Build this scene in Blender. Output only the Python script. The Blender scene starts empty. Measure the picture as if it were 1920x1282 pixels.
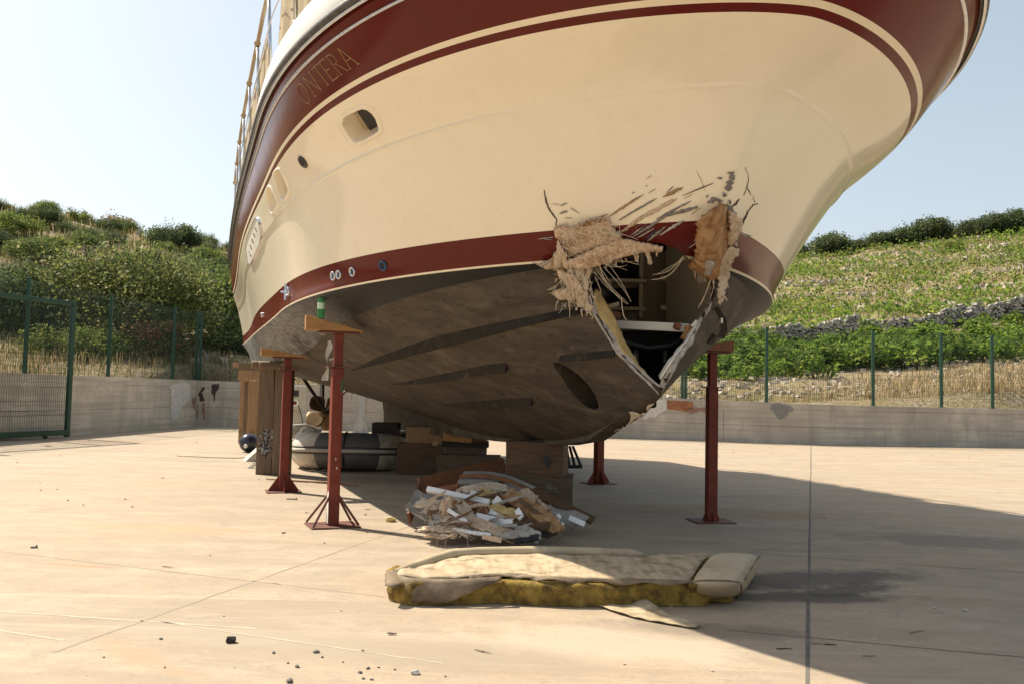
import bpy, bmesh, math, random
import numpy as np
from mathutils import Vector, Matrix, Euler
from mathutils.bvhtree import BVHTree
from mathutils.geometry import tessellate_polygon
random.seed(7); rng = np.random.default_rng(7)
D = bpy.data; SC = bpy.context.scene; COL = SC.collection
R = math.radians

# ------------------------------------------------------------------ camera
EYE = Vector((0, 0, 1.25)); FPX = 1600.0; PITCH = math.atan(90/1600); ROLL = 0.022
_Rv = Vector((1, 0, 0)); _F = Vector((0, math.cos(PITCH), math.sin(PITCH))); _U = Vector((0, -math.sin(PITCH), math.cos(PITCH)))
CR = _Rv*math.cos(ROLL) + _U*math.sin(ROLL); CU = _U*math.cos(ROLL) - _Rv*math.sin(ROLL)
cam = D.objects.new('camera', D.cameras.new('camera')); COL.objects.link(cam)
cam.data.sensor_width = 36; cam.data.lens = FPX/1920*36
cam.data.clip_start = 0.05; cam.data.clip_end = 3000
M3 = Matrix((CR, CU, -_F)).transposed(); cam.matrix_world = Matrix.Translation(EYE) @ M3.to_4x4()
SC.camera = cam

# ------------------------------------------------------------------ sky and sun
SUN_EL = R(50.0); SUN_AZ = math.atan2(-.862, .507)     # azimuth measured from +Y towards +X
w = D.worlds.new('World'); SC.world = w; w.use_nodes = True
nt = w.node_tree; bg = nt.nodes['Background']
sky = nt.nodes.new('ShaderNodeTexSky'); sky.sky_type = 'NISHITA'; sky.sun_disc = False
sky.sun_elevation = SUN_EL; sky.sun_rotation = SUN_AZ; sky.altitude = 50
sky.air_density = 1.0; sky.dust_density = 2.2; sky.ozone_density = 1.0
gm = nt.nodes.new('ShaderNodeGamma'); gm.inputs[1].default_value = .67            # pale, evenly hazy sky
hs = nt.nodes.new('ShaderNodeHueSaturation'); hs.inputs['Saturation'].default_value = .72; hs.inputs['Hue'].default_value = .485; hs.inputs['Value'].default_value = 1.2
nt.links.new(sky.outputs[0], gm.inputs[0]); nt.links.new(gm.outputs[0], hs.inputs['Color']); nt.links.new(hs.outputs[0], bg.inputs[0]); bg.inputs[1].default_value = 0.15
sl = D.lights.new('sun', 'SUN'); sl.energy = 5.0; sl.angle = R(0.53); sl.color = (1, .905, .75)
so = D.objects.new('sun', sl); COL.objects.link(so)
sdir = Vector((math.sin(SUN_AZ)*math.cos(SUN_EL), math.cos(SUN_AZ)*math.cos(SUN_EL), math.sin(SUN_EL)))
so.rotation_euler = sdir.to_track_quat('Z', 'Y').to_euler(); so.location = (-20, 15, 30)
SC.view_settings.view_transform = 'Standard'; SC.view_settings.look = 'None'
SC.view_settings.gamma = 1; SC.view_settings.use_curve_mapping = False
SC.view_settings.exposure = 0.72
SC.cycles.max_bounces = 8; SC.cycles.diffuse_bounces = 5

# ------------------------------------------------------------------ helpers
def pray(px, py):
    return (_F*FPX + CR*(px-960) - CU*(py-641)).normalized()
def gp(px, py, z=0.0):                 # point of the horizontal plane z seen at a picture position
    d = pray(px, py); return EYE + d*((z-EYE.z)/d.z)
def dp(px, py, Y):                     # point at depth Y
    d = pray(px, py); return EYE + d*((Y-EYE.y)/d.y)
def proj(p):
    d = Vector(p)-EYE; z = d.dot(_F); return 960+FPX*d.dot(CR)/z, 641-FPX*d.dot(CU)/z
def tag(o, label=None, cat=None, group=None, kind=None):
    if label: o['label'] = label
    if cat: o['category'] = cat
    if group: o['group'] = group
    if kind: o['kind'] = kind
    return o
def empty(name, loc=(0, 0, 0), rz=0, label=None, cat=None, group=None):
    o = D.objects.new(name, None); COL.objects.link(o); o.location = loc; o.rotation_euler = (0, 0, rz)
    o.empty_display_size = .2
    return tag(o, label, cat, group)
def link(name, me, mat=None, parent=None):
    o = D.objects.new(name, me); COL.objects.link(o)
    if mat is not None:
        for m in (mat if isinstance(mat, (list, tuple)) else [mat]): me.materials.append(m)
    if parent is not None: o.parent = parent
    return o
def smooth(me, on=True):
    me.polygons.foreach_set('use_smooth', [on]*len(me.polygons)); me.update()
def mk(name, vs, fs, mat, parent=None, sm=False, midx=None):
    me = D.meshes.new(name); me.from_pydata([tuple(v) for v in vs], [], fs); me.update()
    o = link(name, me, mat, parent)
    if midx is not None: me.polygons.foreach_set('material_index', midx)
    if sm: smooth(me)
    return o
class MB:
    """collects simple shapes and links them as ONE mesh object"""
    def __init__(s): s.v = []; s.f = []; s.m = []
    def add(s, vs, fs, m=0):
        n = len(s.v); s.v += [tuple(v) for v in vs]; s.f += [tuple(i+n for i in f) for f in fs]; s.m += [m]*len(fs); return s
    def hexa(s, c8, m=0):
        return s.add(c8, [(0, 3, 2, 1), (4, 5, 6, 7), (0, 1, 5, 4), (1, 2, 6, 5), (2, 3, 7, 6), (3, 0, 4, 7)], m)
    def box(s, c, size, rot=None, m=0):
        c = Vector(c); x, y, z = [q/2 for q in size]
        pts = [Vector(p) for p in ((-x, -y, -z), (x, -y, -z), (x, y, -z), (-x, y, -z), (-x, -y, z), (x, -y, z), (x, y, z), (-x, y, z))]
        if rot is not None: pts = [rot @ p for p in pts]
        return s.hexa([c+p for p in pts], m)
    def tube(s, pts, r, n=8, m=0, cap=True):
        pts = [Vector(p) for p in pts]; k = len(pts); rs = r if isinstance(r, (list, tuple)) else [r]*k
        base = len(s.v); up = None
        for i, p in enumerate(pts):
            d = (pts[min(i+1, k-1)]-pts[max(i-1, 0)]).normalized()
            if up is None:
                up = d.orthogonal().normalized()
            up = (up - d*up.dot(d))
            if up.length < 1e-5: up = d.orthogonal()
            up.normalize(); q = d.cross(up)
            for j in range(n):
                a = 2*math.pi*j/n; s.v.append(tuple(p + (up*math.cos(a)+q*math.sin(a))*rs[i]))
        for i in range(k-1):
            for j in range(n):
                a = base+i*n+j; b = base+i*n+(j+1) % n; s.f.append((a, b, b+n, a+n)); s.m.append(m)
        if cap:
            s.f.append(tuple(base+j for j in reversed(range(n)))); s.m.append(m)
            s.f.append(tuple(base+(k-1)*n+j for j in range(n))); s.m.append(m)
        return s
    def prism(s, pts, d, m=0):              # polygon extruded along vector d
        pts = [Vector(p) for p in pts]; n = len(pts); d = Vector(d)
        return s.add(pts+[p+d for p in pts], [tuple(reversed(range(n))), tuple(range(n, 2*n))]+[(i, (i+1) % n, (i+1) % n+n, i+n) for i in range(n)], m)
    def build(s, name, mat, parent=None, sm=False, bevel=0, seg=2, kind=None):
        o = mk(name, s.v, s.f, mat, parent, sm, s.m if any(s.m) else None)
        if bevel:
            b = o.modifiers.new('edge', 'BEVEL'); b.width = bevel; b.segments = seg; b.limit_method = 'ANGLE'; b.angle_limit = R(40)
        if sm and bevel == 0:
            pass
        if kind: o['kind'] = kind
        return o
def rough_box(size, cuts=3, amp=.004, bevel=.006, seed=0):
    """a timber or block with knocked edges and slightly uneven faces; returns vs, fs"""
    r = random.Random(seed); bm = bmesh.new(); bmesh.ops.create_cube(bm, size=1)
    for v in bm.verts: v.co = Vector((v.co.x*size[0], v.co.y*size[1], v.co.z*size[2]))
    bmesh.ops.bevel(bm, geom=bm.edges[:], offset=bevel, segments=2, affect='EDGES', profile=.6)
    bmesh.ops.subdivide_edges(bm, edges=[e for e in bm.edges if e.calc_length() > .12], cuts=cuts, use_grid_fill=True)
    for v in bm.verts: v.co += Vector((r.uniform(-1, 1), r.uniform(-1, 1), r.uniform(-1, 1)))*amp
    bm.verts.index_update()
    vs = [v.co.copy() for v in bm.verts]; fs = [tuple(v.index for v in f.verts) for f in bm.faces]; bm.free()
    return vs, fs
def timber(name, size, loc, rot, mat, label, cat, group=None, parent=None, seed=0, amp=.003, bevel=.006):
    vs, fs = rough_box(size, 2, amp, bevel, seed)
    o = mk(name, vs, fs, mat, parent); o.location = loc; o.rotation_euler = rot
    if label: tag(o, label, cat, group)
    return o

# ------------------------------------------------------------------ materials
MATS = {}
def nd(nt, t, **kw):
    n = nt.nodes.new(t)
    for k, v in kw.items(): setattr(n, k, v)
    return n
def base_mat(name):
    m = D.materials.new(name); m.use_nodes = True; nt = m.node_tree
    return m, nt, nt.nodes['Principled BSDF']
def ramp(nt, fac, stops):
    n = nt.nodes.new('ShaderNodeValToRGB'); cr = n.color_ramp
    while len(cr.elements) > 1: cr.elements.remove(cr.elements[-1])
    for i, (p, c) in enumerate(stops):
        e = cr.elements[0] if i == 0 else cr.elements.new(p)
        e.position = p; e.color = (*c, 1) if len(c) == 3 else c
    nt.links.new(fac, n.inputs[0]); return n.outputs[0]
def noise(nt, vec, scale, detail=5, rough=.6, dist=0):
    n = nt.nodes.new('ShaderNodeTexNoise'); n.inputs['Scale'].default_value = scale; n.inputs['Detail'].default_value = detail
    n.inputs['Roughness'].default_value = rough; n.inputs['Distortion'].default_value = dist
    if vec is not None: nt.links.new(vec, n.inputs['Vector'])
    return n.outputs['Fac']
def mapping(nt, scale=(1, 1, 1), rot=(0, 0, 0), loc=(0, 0, 0), src='Object'):
    tc = nt.nodes.new('ShaderNodeTexCoord'); mp = nt.nodes.new('ShaderNodeMapping')
    mp.inputs['Scale'].default_value = scale; mp.inputs['Rotation'].default_value = rot; mp.inputs['Location'].default_value = loc
    nt.links.new(tc.outputs[src], mp.inputs[0]); return mp.outputs[0]
def mix(nt, fac, a, b, blend='MIX'):
    n = nt.nodes.new('ShaderNodeMix'); n.data_type = 'RGBA'; n.blend_type = blend
    for inp, v in ((n.inputs[0], fac), (n.inputs[6], a), (n.inputs[7], b)):
        if hasattr(v, 'is_linked') or hasattr(v, 'links'): nt.links.new(v, inp)
        elif isinstance(v, (int, float)): inp.default_value = v
        else: inp.default_value = (*v, 1) if len(v) == 3 else v
    return n.outputs[2]
def math_(nt, op, a, b=None, clamp=False):
    n = nt.nodes.new('ShaderNodeMath'); n.operation = op; n.use_clamp = clamp
    for i, v in enumerate((a, b)):
        if v is None: continue
        if isinstance(v, (int, float)): n.inputs[i].default_value = v
        else: nt.links.new(v, n.inputs[i])
    return n.outputs[0]
def bump(nt, bs, h, strength=.3, dist=.01):
    b = nt.nodes.new('ShaderNodeBump'); b.inputs['Strength'].default_value = strength; b.inputs['Distance'].default_value = dist
    nt.links.new(h, b.inputs['Height']); nt.links.new(b.outputs[0], bs.inputs['Normal'])
def mat(name, c1, c2=None, c3=None, scale=6, stretch=(1, 1, 1), rough=.6, rough2=None, metal=0, bmp=.15, bdist=.01, spec=.5, coat=0, detail=6, src='Object', trans=0, island=0, lo=.35, hi=.65, dirt=None, dirtscale=2.5, dirtlo=.5, dirthi=.75):
    if name in MATS: return MATS[name]
    m, nt, bs = base_mat(name); MATS[name] = m
    v = mapping(nt, stretch, src=src)
    f = noise(nt, v, scale, detail)
    c2 = c2 or tuple(x*.75 for x in c1)
    st = [(lo, c2), (hi, c1)] if c3 is None else [(lo, c2), ((lo+hi)/2, c1), (hi, c3)]
    col = ramp(nt, f, st)
    if dirt:
        g = noise(nt, mapping(nt, (1, 1, 1), loc=(3, 7, 1), src=src), dirtscale, 8, .65)
        col = mix(nt, ramp(nt, g, [(dirtlo, (0, 0, 0)), (dirthi, (1, 1, 1))]), col, dirt)
    if island:
        gm = nt.nodes.new('ShaderNodeNewGeometry'); h = nt.nodes.new('ShaderNodeHueSaturation')
        vv = math_(nt, 'ADD', math_(nt, 'MULTIPLY', gm.outputs['Random Per Island'], 2*island), 1-island)
        nt.links.new(vv, h.inputs['Value']); nt.links.new(col, h.inputs['Color'])
        hh = math_(nt, 'ADD', math_(nt, 'MULTIPLY', gm.outputs['Random Per Island'], -.05), .525); nt.links.new(hh, h.inputs['Hue'])
        col = h.outputs[0]
    nt.links.new(col, bs.inputs['Base Color'])
    if rough2 is not None:
        nt.links.new(math_(nt, 'ADD', math_(nt, 'MULTIPLY', f, rough2-rough), rough), bs.inputs['Roughness'])
    else: bs.inputs['Roughness'].default_value = rough
    bs.inputs['Metallic'].default_value = metal; bs.inputs['Specular IOR Level'].default_value = spec
    bs.inputs['Coat Weight'].default_value = coat; bs.inputs['Coat Roughness'].default_value = .06
    if trans:
        # thin leaves let some light through
        tr = nt.nodes.new('ShaderNodeBsdfTranslucent'); ms = nt.nodes.new('ShaderNodeMixShader'); ms.inputs[0].default_value = trans
        nt.links.new(col, tr.inputs[0]); out = nt.nodes['Material Output']
        nt.links.new(bs.outputs[0], ms.inputs[1]); nt.links.new(tr.outputs[0], ms.inputs[2]); nt.links.new(ms.outputs[0], out.inputs[0])
    if bmp: bump(nt, bs, noise(nt, v, scale*4, 6), bmp, bdist)
    return m
def wood(name, c1, c2, axis=0, rough=.75, scale=5, dirt=(.05, .04, .03), dlo=.55, dhi=.8):
    st = [8, 8, 8]; st[axis] = .6
    return mat(name, c1, c2, scale=scale, stretch=tuple(st), rough=rough, bmp=.35, bdist=.004, detail=8, lo=.3, hi=.7, dirt=dirt, dirtscale=3.5, dirtlo=dlo, dirthi=dhi)

def hull_paint(name, c1, grime, rough, spec, amt):
    m, nt, bs = base_mat(name); MATS[name] = m; v = mapping(nt)
    st = noise(nt, mapping(nt, (5, 5, .35)), 2.2, 8, .7, .3); bl = noise(nt, v, 1.3, 6, .65)
    c = mix(nt, math_(nt, 'MULTIPLY', ramp(nt, st, [(.50, (0, 0, 0)), (.72, (1, 1, 1))]), amt), c1, grime)
    c = mix(nt, math_(nt, 'MULTIPLY', ramp(nt, bl, [(.40, (0, 0, 0)), (.7, (1, 1, 1))]), amt*.7), c, grime)
    sc = noise(nt, mapping(nt, (2, 2, 9), rot=(0, .5, 0)), 9, 6, .75)
    c = mix(nt, ramp(nt, sc, [(.70, (0, 0, 0)), (.76, (amt*.9,)*3)]), c, tuple(min(1, x*1.25+.02) for x in c1))
    nt.links.new(c, bs.inputs['Base Color']); bs.inputs['Specular IOR Level'].default_value = spec
    nt.links.new(math_(nt, 'ADD', math_(nt, 'MULTIPLY', st, .10), rough-.05), bs.inputs['Roughness'])
    bump(nt, bs, noise(nt, mapping(nt, (1, 1, .6)), 1.7, 3, .5), .035, .12); return m
MAROON = hull_paint('maroon gelcoat', (.125, .016, .012), (.085, .020, .015), .2, .22, .5)
CREAM = hull_paint('cream gelcoat', (.90, .815, .645), (.76, .67, .52), .11, .5, .3)
CREAML = mat('pale cream stripe', (.86, .76, .58), (.83, .73, .55), scale=3, rough=.25, bmp=0)
WHITE = mat('white gelcoat', (.80, .77, .70), (.75, .71, .63), scale=3, rough=.3, bmp=.02)
CHROME = mat('polished steel', (.62, .62, .64), (.5, .5, .52), scale=20, rough=.18, metal=1, bmp=.02)
GALV = mat('galvanised steel', (.42, .43, .43), (.30, .31, .32), scale=18, rough=.5, metal=.6, bmp=.05)
RAILM = mat('weathered rub rail', (.11, .095, .07), (.04, .034, .028), scale=14, rough=.5, bmp=.3)
BLACK = mat('black plastic and dark holes', (.012, .012, .013), (.02, .02, .02), scale=10, rough=.5, bmp=.05)
DARK = mat('locker darkness', (.010, .009, .008), (.016, .014, .012), scale=6, rough=.8, bmp=.05)  # near black, stands for the darkness inside the open lockers
INNER = mat('raw hull inside', (.10, .09, .075), (.05, .045, .04), scale=5, rough=.85, bmp=.3)
LAMI = mat('broken laminate', (.55, .50, .44), (.28, .25, .22), scale=22, rough=.8, bmp=.6, bdist=.01)
FOAM = mat('yellow foam core', (.62, .46, .20), (.50, .34, .13), scale=9, rough=.9, bmp=.4, dirt=(.28, .17, .07), dirtscale=6)
GLASSF = mat('torn fibreglass', (.55, .41, .29), (.38, .25, .155), (.66, .55, .42), scale=26, stretch=(2.4, 2.4, .35), rough=.9, spec=.2, bmp=.2, bdist=.004, dirt=(.27, .15, .08), dirtscale=7, dirtlo=.52)
GLASSP = mat('pale torn fibreglass', (.68, .58, .45), (.48, .36, .25), scale=26, stretch=(2.4, 2.4, .35), rough=.9, spec=.2, bmp=.2, bdist=.004, dirt=(.36, .24, .14), dirtscale=8)
FIBRE = mat('glass fibres', (.72, .62, .47), (.58, .46, .32), scale=8, rough=.6, bmp=0)
ROTTEN = mat('rotten core wood', (.42, .22, .09), (.20, .09, .035), (.55, .38, .22), scale=9, stretch=(2, 2, .7), rough=.9, bmp=1, bdist=.02, lo=.3, hi=.7)
GOUGE = mat('grey gouge', (.30, .28, .26), (.16, .14, .13), scale=40, rough=.85, bmp=.6)
GOUGET = mat('tan gouge', (.42, .28, .16), (.28, .18, .10), scale=40, rough=.85, bmp=.6)
CRACK = mat('crack', (.05, .035, .025), (.10, .07, .05), scale=30, rough=.9, bmp=0)
RED = mat('red oxide paint', (.205, .043, .025), (.14, .030, .018), scale=7, rough=.6, spec=.25, bmp=.12, dirt=(.30, .14, .09), dirtscale=14, dirtlo=.62, dirthi=.75)
REDD = mat('rusty red plate', (.16, .045, .03), (.09, .035, .022), scale=9, rough=.7, bmp=.25, dirt=(.2, .15, .11), dirtscale=9, dirtlo=.55, dirthi=.8)
GREEN = mat('green coated steel', (.012, .062, .036), (.009, .048, .028), scale=8, rough=.42, bmp=.03)
WDY = wood('yellow pine wedge', (.42, .22, .075), (.30, .145, .05), 0)
WDO = wood('old grey timber', (.20, .13, .075), (.10, .062, .035), 2, dirt=(.30, .27, .23), dlo=.62, dhi=.8)
WDB = wood('brown block', (.16, .086, .042), (.06, .032, .016), 0)
WDR = wood('red brown panel', (.26, .105, .04), (.14, .05, .02), 0)
WDOH = wood('old grey timber lying', (.14, .092, .055), (.058, .037, .022), 0, dirt=(.28, .245, .20), dlo=.6, dhi=.8)
WDL = wood('light timber', (.38, .24, .12), (.25, .14, .065), 2)
WDD = wood('dark timber', (.035, .026, .02), (.018, .014, .011), 0, dirt=(.02, .016, .013))

def antifoul_mat(name, dusty):
    m, nt, bs = base_mat(name); v = mapping(nt, (1, 1, 1)); vs = mapping(nt, (.35, 1.6, 3.5), rot=(0, 0, -.344))
    n1 = noise(nt, vs, 2.2, 9, .65, .4); n2 = noise(nt, v, 9, 8, .7); n3 = noise(nt, mapping(nt, (.5, 5, 10), rot=(0, .25, -.344)), 3.5, 8, .7)
    if dusty:
        c = ramp(nt, n1, [(.28, (.042, .033, .025)), (.46, (.072, .057, .041)), (.60, (.10, .08, .057)), (.74, (.17, .14, .105))])
        c = mix(nt, ramp(nt, n3, [(.54, (0, 0, 0)), (.66, (.75, .75, .75))]), c, (.026, .022, .019))
        c = mix(nt, ramp(nt, n2, [(.58, (0, 0, 0)), (.76, (.5, .5, .5))]), c, (.20, .175, .14))
        bs.inputs['Roughness'].default_value = .7; bs.inputs['Specular IOR Level'].default_value = .25
    else:
        c = ramp(nt, n1, [(.30, (.022, .023, .024)), (.55, (.055, .056, .055)), (.72, (.12, .12, .115))])
        vv = mapping(nt, (2, 2, .35)); n4 = noise(nt, vv, 9, 8, .72)
        dt = nd(nt, 'ShaderNodeVectorMath', operation='DOT_PRODUCT'); nt.links.new(v, dt.inputs[0]); dt.inputs[1].default_value = (math.sin(.344), -math.cos(.344), 0)
        aft = ramp(nt, math_(nt, 'MULTIPLY', math_(nt, 'ADD', dt.outputs['Value'], 6.0), .2), [(.55, (1, 1, 1)), (1.0, (.12, .12, .12))])
        c = mix(nt, math_(nt, 'MULTIPLY', ramp(nt, n4, [(.44, (0, 0, 0)), (.66, (.85, .85, .85))]), aft), c, (.40, .40, .385))
        c = mix(nt, ramp(nt, math_(nt, 'MULTIPLY', math_(nt, 'ADD', dt.outputs['Value'], 2.8), .5), [(0, (0, 0, 0)), (.9, (.9, .9, .9))]), c, (.014, .014, .015))
        bs.inputs['Roughness'].default_value = .5; bs.inputs['Specular IOR Level'].default_value = .25
    nt.links.new(c, bs.inputs['Base Color']); bump(nt, bs, math_(nt, 'ADD', n2, n3), .12, .01); MATS[name] = m; return m
AFB = antifoul_mat('dusty antifouling', True); AFS = antifoul_mat('scraped black waterline', False)
STRK = mat('dark strake paint', (.026, .023, .020), (.042, .034, .026), scale=9, rough=.8, spec=.12, bmp=.1, dirt=(.10, .08, .055), dirtscale=7, dirtlo=.58)

# ------------------------------------------------------------------ boat frame and hull lines (m)
BO = Vector((.9179, 6.9187, 0)); TH = .344; TST = 10.0797; TAP = 1.0355
BF = Vector((math.sin(TH), -math.cos(TH), 0)); BS = Vector((BF.y, -BF.x, 0))     # forward, starboard
LN = {'S': [2.9383, 2.765, 5.0457, 2.7518, 1.4817, 3.8189, -0.5597, 0.2589, 0.1202, -0.0243, -0.0104, -0.0514],
 'W': [2.3244, 2.686, 4.5119, 2.816, 1.5723, 3.4766, -0.8575, 0.3299, 0.1088, -0.0568, -0.0475, -0.0795],
 'N': [1.8776, 2.5923, 4.7373, 2.8358, 1.3386, 3.15, -1.0557, 0.5482, 0.0936, -0.0694, -0.0943, -0.0997],
 'T': [1.2988, 2.4903, 4.372, 2.7156, 1.0478, 2.4211, -0.651, 0.3738, 0.052, -0.0607, -0.063, -0.0479],
 'L': [0.8664, 2.4921, 3.9825, 2.5564, 1.3004, 2.2229, -0.9238, 0.7374, 0.0394, -0.0478, -0.0228, -0.1283],
 'C': [0.8237, 2.2231, 4.3502, 2.5087, 1.5063, 2.2286, -1.9926, 1.473, -0.0804, -0.2084, 0.0984, -0.0718]}
NV = 240
VV = np.linspace(0, 1, NV)**1.9
def line(n, v=None):
    v = VV if v is None else v
    tip, B, E_, p, q, z0, z1, z2, a1, a2, a3, z3 = LN[n]; Lt = tip+TST; d = v*Lt
    u = np.clip(d/E_, 0, 1); b = B*np.clip(1-(1-u)**p, 0, 1)**(1/q)
    ww = np.clip((d-E_)/(Lt-E_), 0, 1); b = b*(1-(1-TAP)*ww**2)
    b = b+np.sqrt(v)*(a1*np.sin(np.pi*v)+a2*np.sin(2*np.pi*v)+a3*np.sin(3*np.pi*v))
    s = d/12; z = z0+z1*s+z2*s*s+z3*s*(s-.4)*(s-.8)*4
    return np.stack([tip-d, b, z], -1)          # t, half breadth, z
KT = np.array([[.80, 1.80], [.76, 1.55], [.56, 1.23], [0, .97], [-.49, .84], [-1.06, .76], [-2.01, .71], [-3.0, .68], [-4.26, .70], [-5.57, .77], [-7.98, .91], [-10.0797, 1.06]])
def keel_line(v):
    seg = np.r_[0, np.cumsum(np.hypot(*np.diff(KT, axis=0).T))]; s = v*seg[-1]
    k = np.clip(np.searchsorted(seg, s)-1, 0, len(KT)-2); f = (s-seg[k])/(seg[k+1]-seg[k])
    tan = np.gradient(KT, seg, axis=0); h = (seg[k+1]-seg[k])[:, None]; f = f[:, None]
    p = (2*f**3-3*f**2+1)*KT[k]+(f**3-2*f**2+f)*h*tan[k]+(-2*f**3+3*f**2)*KT[k+1]+(f**3-f**2)*h*tan[k+1]
    return np.stack([p[:, 0], np.zeros(len(v)), p[:, 1]], -1)
NODES = [line(n) for n in 'SWNTL']
CH = line('C'); KE = keel_line(VV)
NODES[4][:, 1] = np.maximum(NODES[4][:, 1], 0)
CH[:, 1] = np.minimum(CH[:, 1], NODES[4][:, 1]-.004*np.clip(VV*200, 0, 1)); CH[0, 1] = 0; CH[:, 2] = np.minimum(CH[:, 2], NODES[4][:, 2]-.02)
def girth(g):
    """hull section points: g 0..4 topsides (sheer to waterline), 4..5 to the chine, 5..6 to the keel"""
    if g >= 5: f = g-5; return CH*(1-f)+KE*f + 0
    if g >= 4: f = g-4; return NODES[4]*(1-f)+CH*f
    i = min(int(g), 3); f = g-i; P = NODES
    p1, p2 = P[i], P[i+1]; p0 = P[i-1] if i > 0 else 2*p1-p2; p3 = P[i+2] if i < 3 else 2*p2-p1
    m1 = (p2-p0)/2; m2 = (p3-p1)/2
    r = (2*f**3-3*f**2+1)*p1+(f**3-2*f**2+f)*m1+(-2*f**3+3*f**2)*p2+(f**3-f**2)*m2
    r[0, 1] = 0; return r
def bw(t, s, z): return BO+BF*t+BS*s+Vector((0, 0, z))
FW = np.array(BF); SW = np.array(BS); OW = np.array(BO)
def row_world(r, side): return OW+r[:, :1]*FW+side*r[:, 1:2]*SW+r[:, 2:]*np.array([0, 0, 1])
rows = list(np.linspace(0, .965, 9))+list(np.linspace(1.04, 1.04, 1))+[1.145]+list(np.linspace(1.25, 1.94, 7))+[1.965, 1.985, 2.0, 2.015, 2.035]+list(np.linspace(2.12, 2.9, 8))+[3.0]+list(np.linspace(3.12, 3.92, 7))+[4.0]+list(np.linspace(4.2, 5, 5))+list(np.linspace(5.06, 6, 17))
HM = [MAROON, CREAML, CREAM, AFS, AFB]
def band(g): return 0 if g < .96 else 1 if g < 1.04 else 0 if g < 1.14 else 2 if g < 3.0 else 0 if g < 3.92 else 1 if g < 4.0 else 3 if g < 5 else 4
def hull_mesh():
    vs = []; fs = []; mi = []; idx = {}
    for side in (1, -1):
        for k, g in enumerate(rows):
            r = girth(g).copy()
            if abs(g-2.0) < .001: r[:, 1] += .013*np.clip(VV*300, 0, 1)
            W_ = row_world(r, side)
            for j in range(NV):
                if side == -1 and (j == 0 or k == len(rows)-1): idx[side, k, j] = idx[1, k, j]; continue
                idx[side, k, j] = len(vs); vs.append(tuple(W_[j]))
    for side in (1, -1):
        for k in range(len(rows)-1):
            gm = band((rows[k]+rows[k+1])/2)
            for j in range(NV-1):
                a, b, c, d = idx[side, k, j], idx[side, k, j+1], idx[side, k+1, j+1], idx[side, k+1, j]
                q = [a, b, c, d] if side == 1 else [d, c, b, a]
                q = [x for i, x in enumerate(q) if x not in q[:i]]
                if len(q) > 2: fs.append(q); mi.append(gm)
    # transom
    n = len(rows); ring = [idx[1, k, NV-1] for k in range(n)]+[idx[-1, k, NV-1] for k in range(n-2, -1, -1)]
    fs.append(ring); mi.append(2)
    return vs, fs, mi, idx
vs, fs, mi, HIDX = hull_mesh()
HB0 = BVHTree.FromPolygons([Vector(v) for v in vs], fs)      # whole hull, before damage
def hp(px, py):
    d = pray(px, py); h = HB0.ray_cast(EYE, d)
    if h[0] is None:                  # just past the silhouette: the nearest skin
        h = HB0.find_nearest(EYE+d*7.0)
    n = h[1] if h[1].dot(d) < 0 else -h[1]
    return h[0], n
hullbm = bmesh.new()
for v in vs: hullbm.verts.new(v)
hullbm.verts.ensure_lookup_table()
for f, m in zip(fs, mi):
    try: q = hullbm.faces.new([hullbm.verts[i] for i in f]); q.material_index = m; q.smooth = True
    except ValueError: pass
kc = rows.index(5.0)
for side in (1, -1):
    for j in range(NV-1):
        e = hullbm.edges.get((hullbm.verts[HIDX[side, kc, j]], hullbm.verts[HIDX[side, kc, j+1]]))
        if e and j > 25: e.smooth = False
def inside(p, poly):
    x, y = p; c = False; n = len(poly)
    for i in range(n):
        x1, y1 = poly[i]; x2, y2 = poly[(i+1) % n]
        if (y1 > y) != (y2 > y) and x < (x2-x1)*(y-y1)/(y2-y1)+x1: c = not c
    return c
def cut_hull(poly):
    x0 = min(p[0] for p in poly)-25; x1 = max(p[0] for p in poly)+25; y0 = min(p[1] for p in poly)-25; y1 = max(p[1] for p in poly)+25
    def region():
        out = []
        for f in hullbm.faces:
            c = f.calc_center_median()
            if c.y > 18 or f.normal.dot(c-EYE) > 0: continue
            q = proj(c)
            if x0 < q[0] < x1 and y0 < q[1] < y1: out.append(f)
        return out
    hullbm.normal_update()
    for i in range(len(poly)):
        a, b = poly[i], poly[(i+1) % len(poly)]
        mx, my = (a[0]+b[0])/2, (a[1]+b[1])/2; rad = math.hypot(a[0]-b[0], a[1]-b[1])/2+9
        reg = [f for f in region() if any(math.hypot(q[0]-mx, q[1]-my) < rad+8 for q in [proj(f.calc_center_median())])]
        geo = set(reg)
        for f in reg: geo.update(f.edges); geo.update(f.verts)
        no = pray(*a).cross(pray(*b)).normalized()
        bmesh.ops.bisect_plane(hullbm, geom=list(geo), plane_co=EYE, plane_no=no, dist=1e-5)
    kill = [f for f in region() if inside(proj(f.calc_center_median()), poly)]
    bmesh.ops.delete(hullbm, geom=kill, context='FACES')
def chaikin(p, n=2):
    for _ in range(n):
        q = []
        for i in range(len(p)):
            a, b = p[i], p[(i+1) % len(p)]
            q += [(a[0]*.75+b[0]*.25, a[1]*.75+b[1]*.25), (a[0]*.25+b[0]*.75, a[1]*.25+b[1]*.75)]
        p = q
    return p
def jag(p, amp, step=6, seed=1):
    r = random.Random(seed); q = []
    for i in range(len(p)):
        a, b = p[i], p[(i+1) % len(p)]; L = math.hypot(a[0]-b[0], a[1]-b[1]); n = max(1, int(L/step))
        for k in range(n):
            f = k/n; j = amp if k else 0
            q.append((a[0]+(b[0]-a[0])*f+r.uniform(-j, j), a[1]+(b[1]-a[1])*f+r.uniform(-j, j)))
    return q
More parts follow.
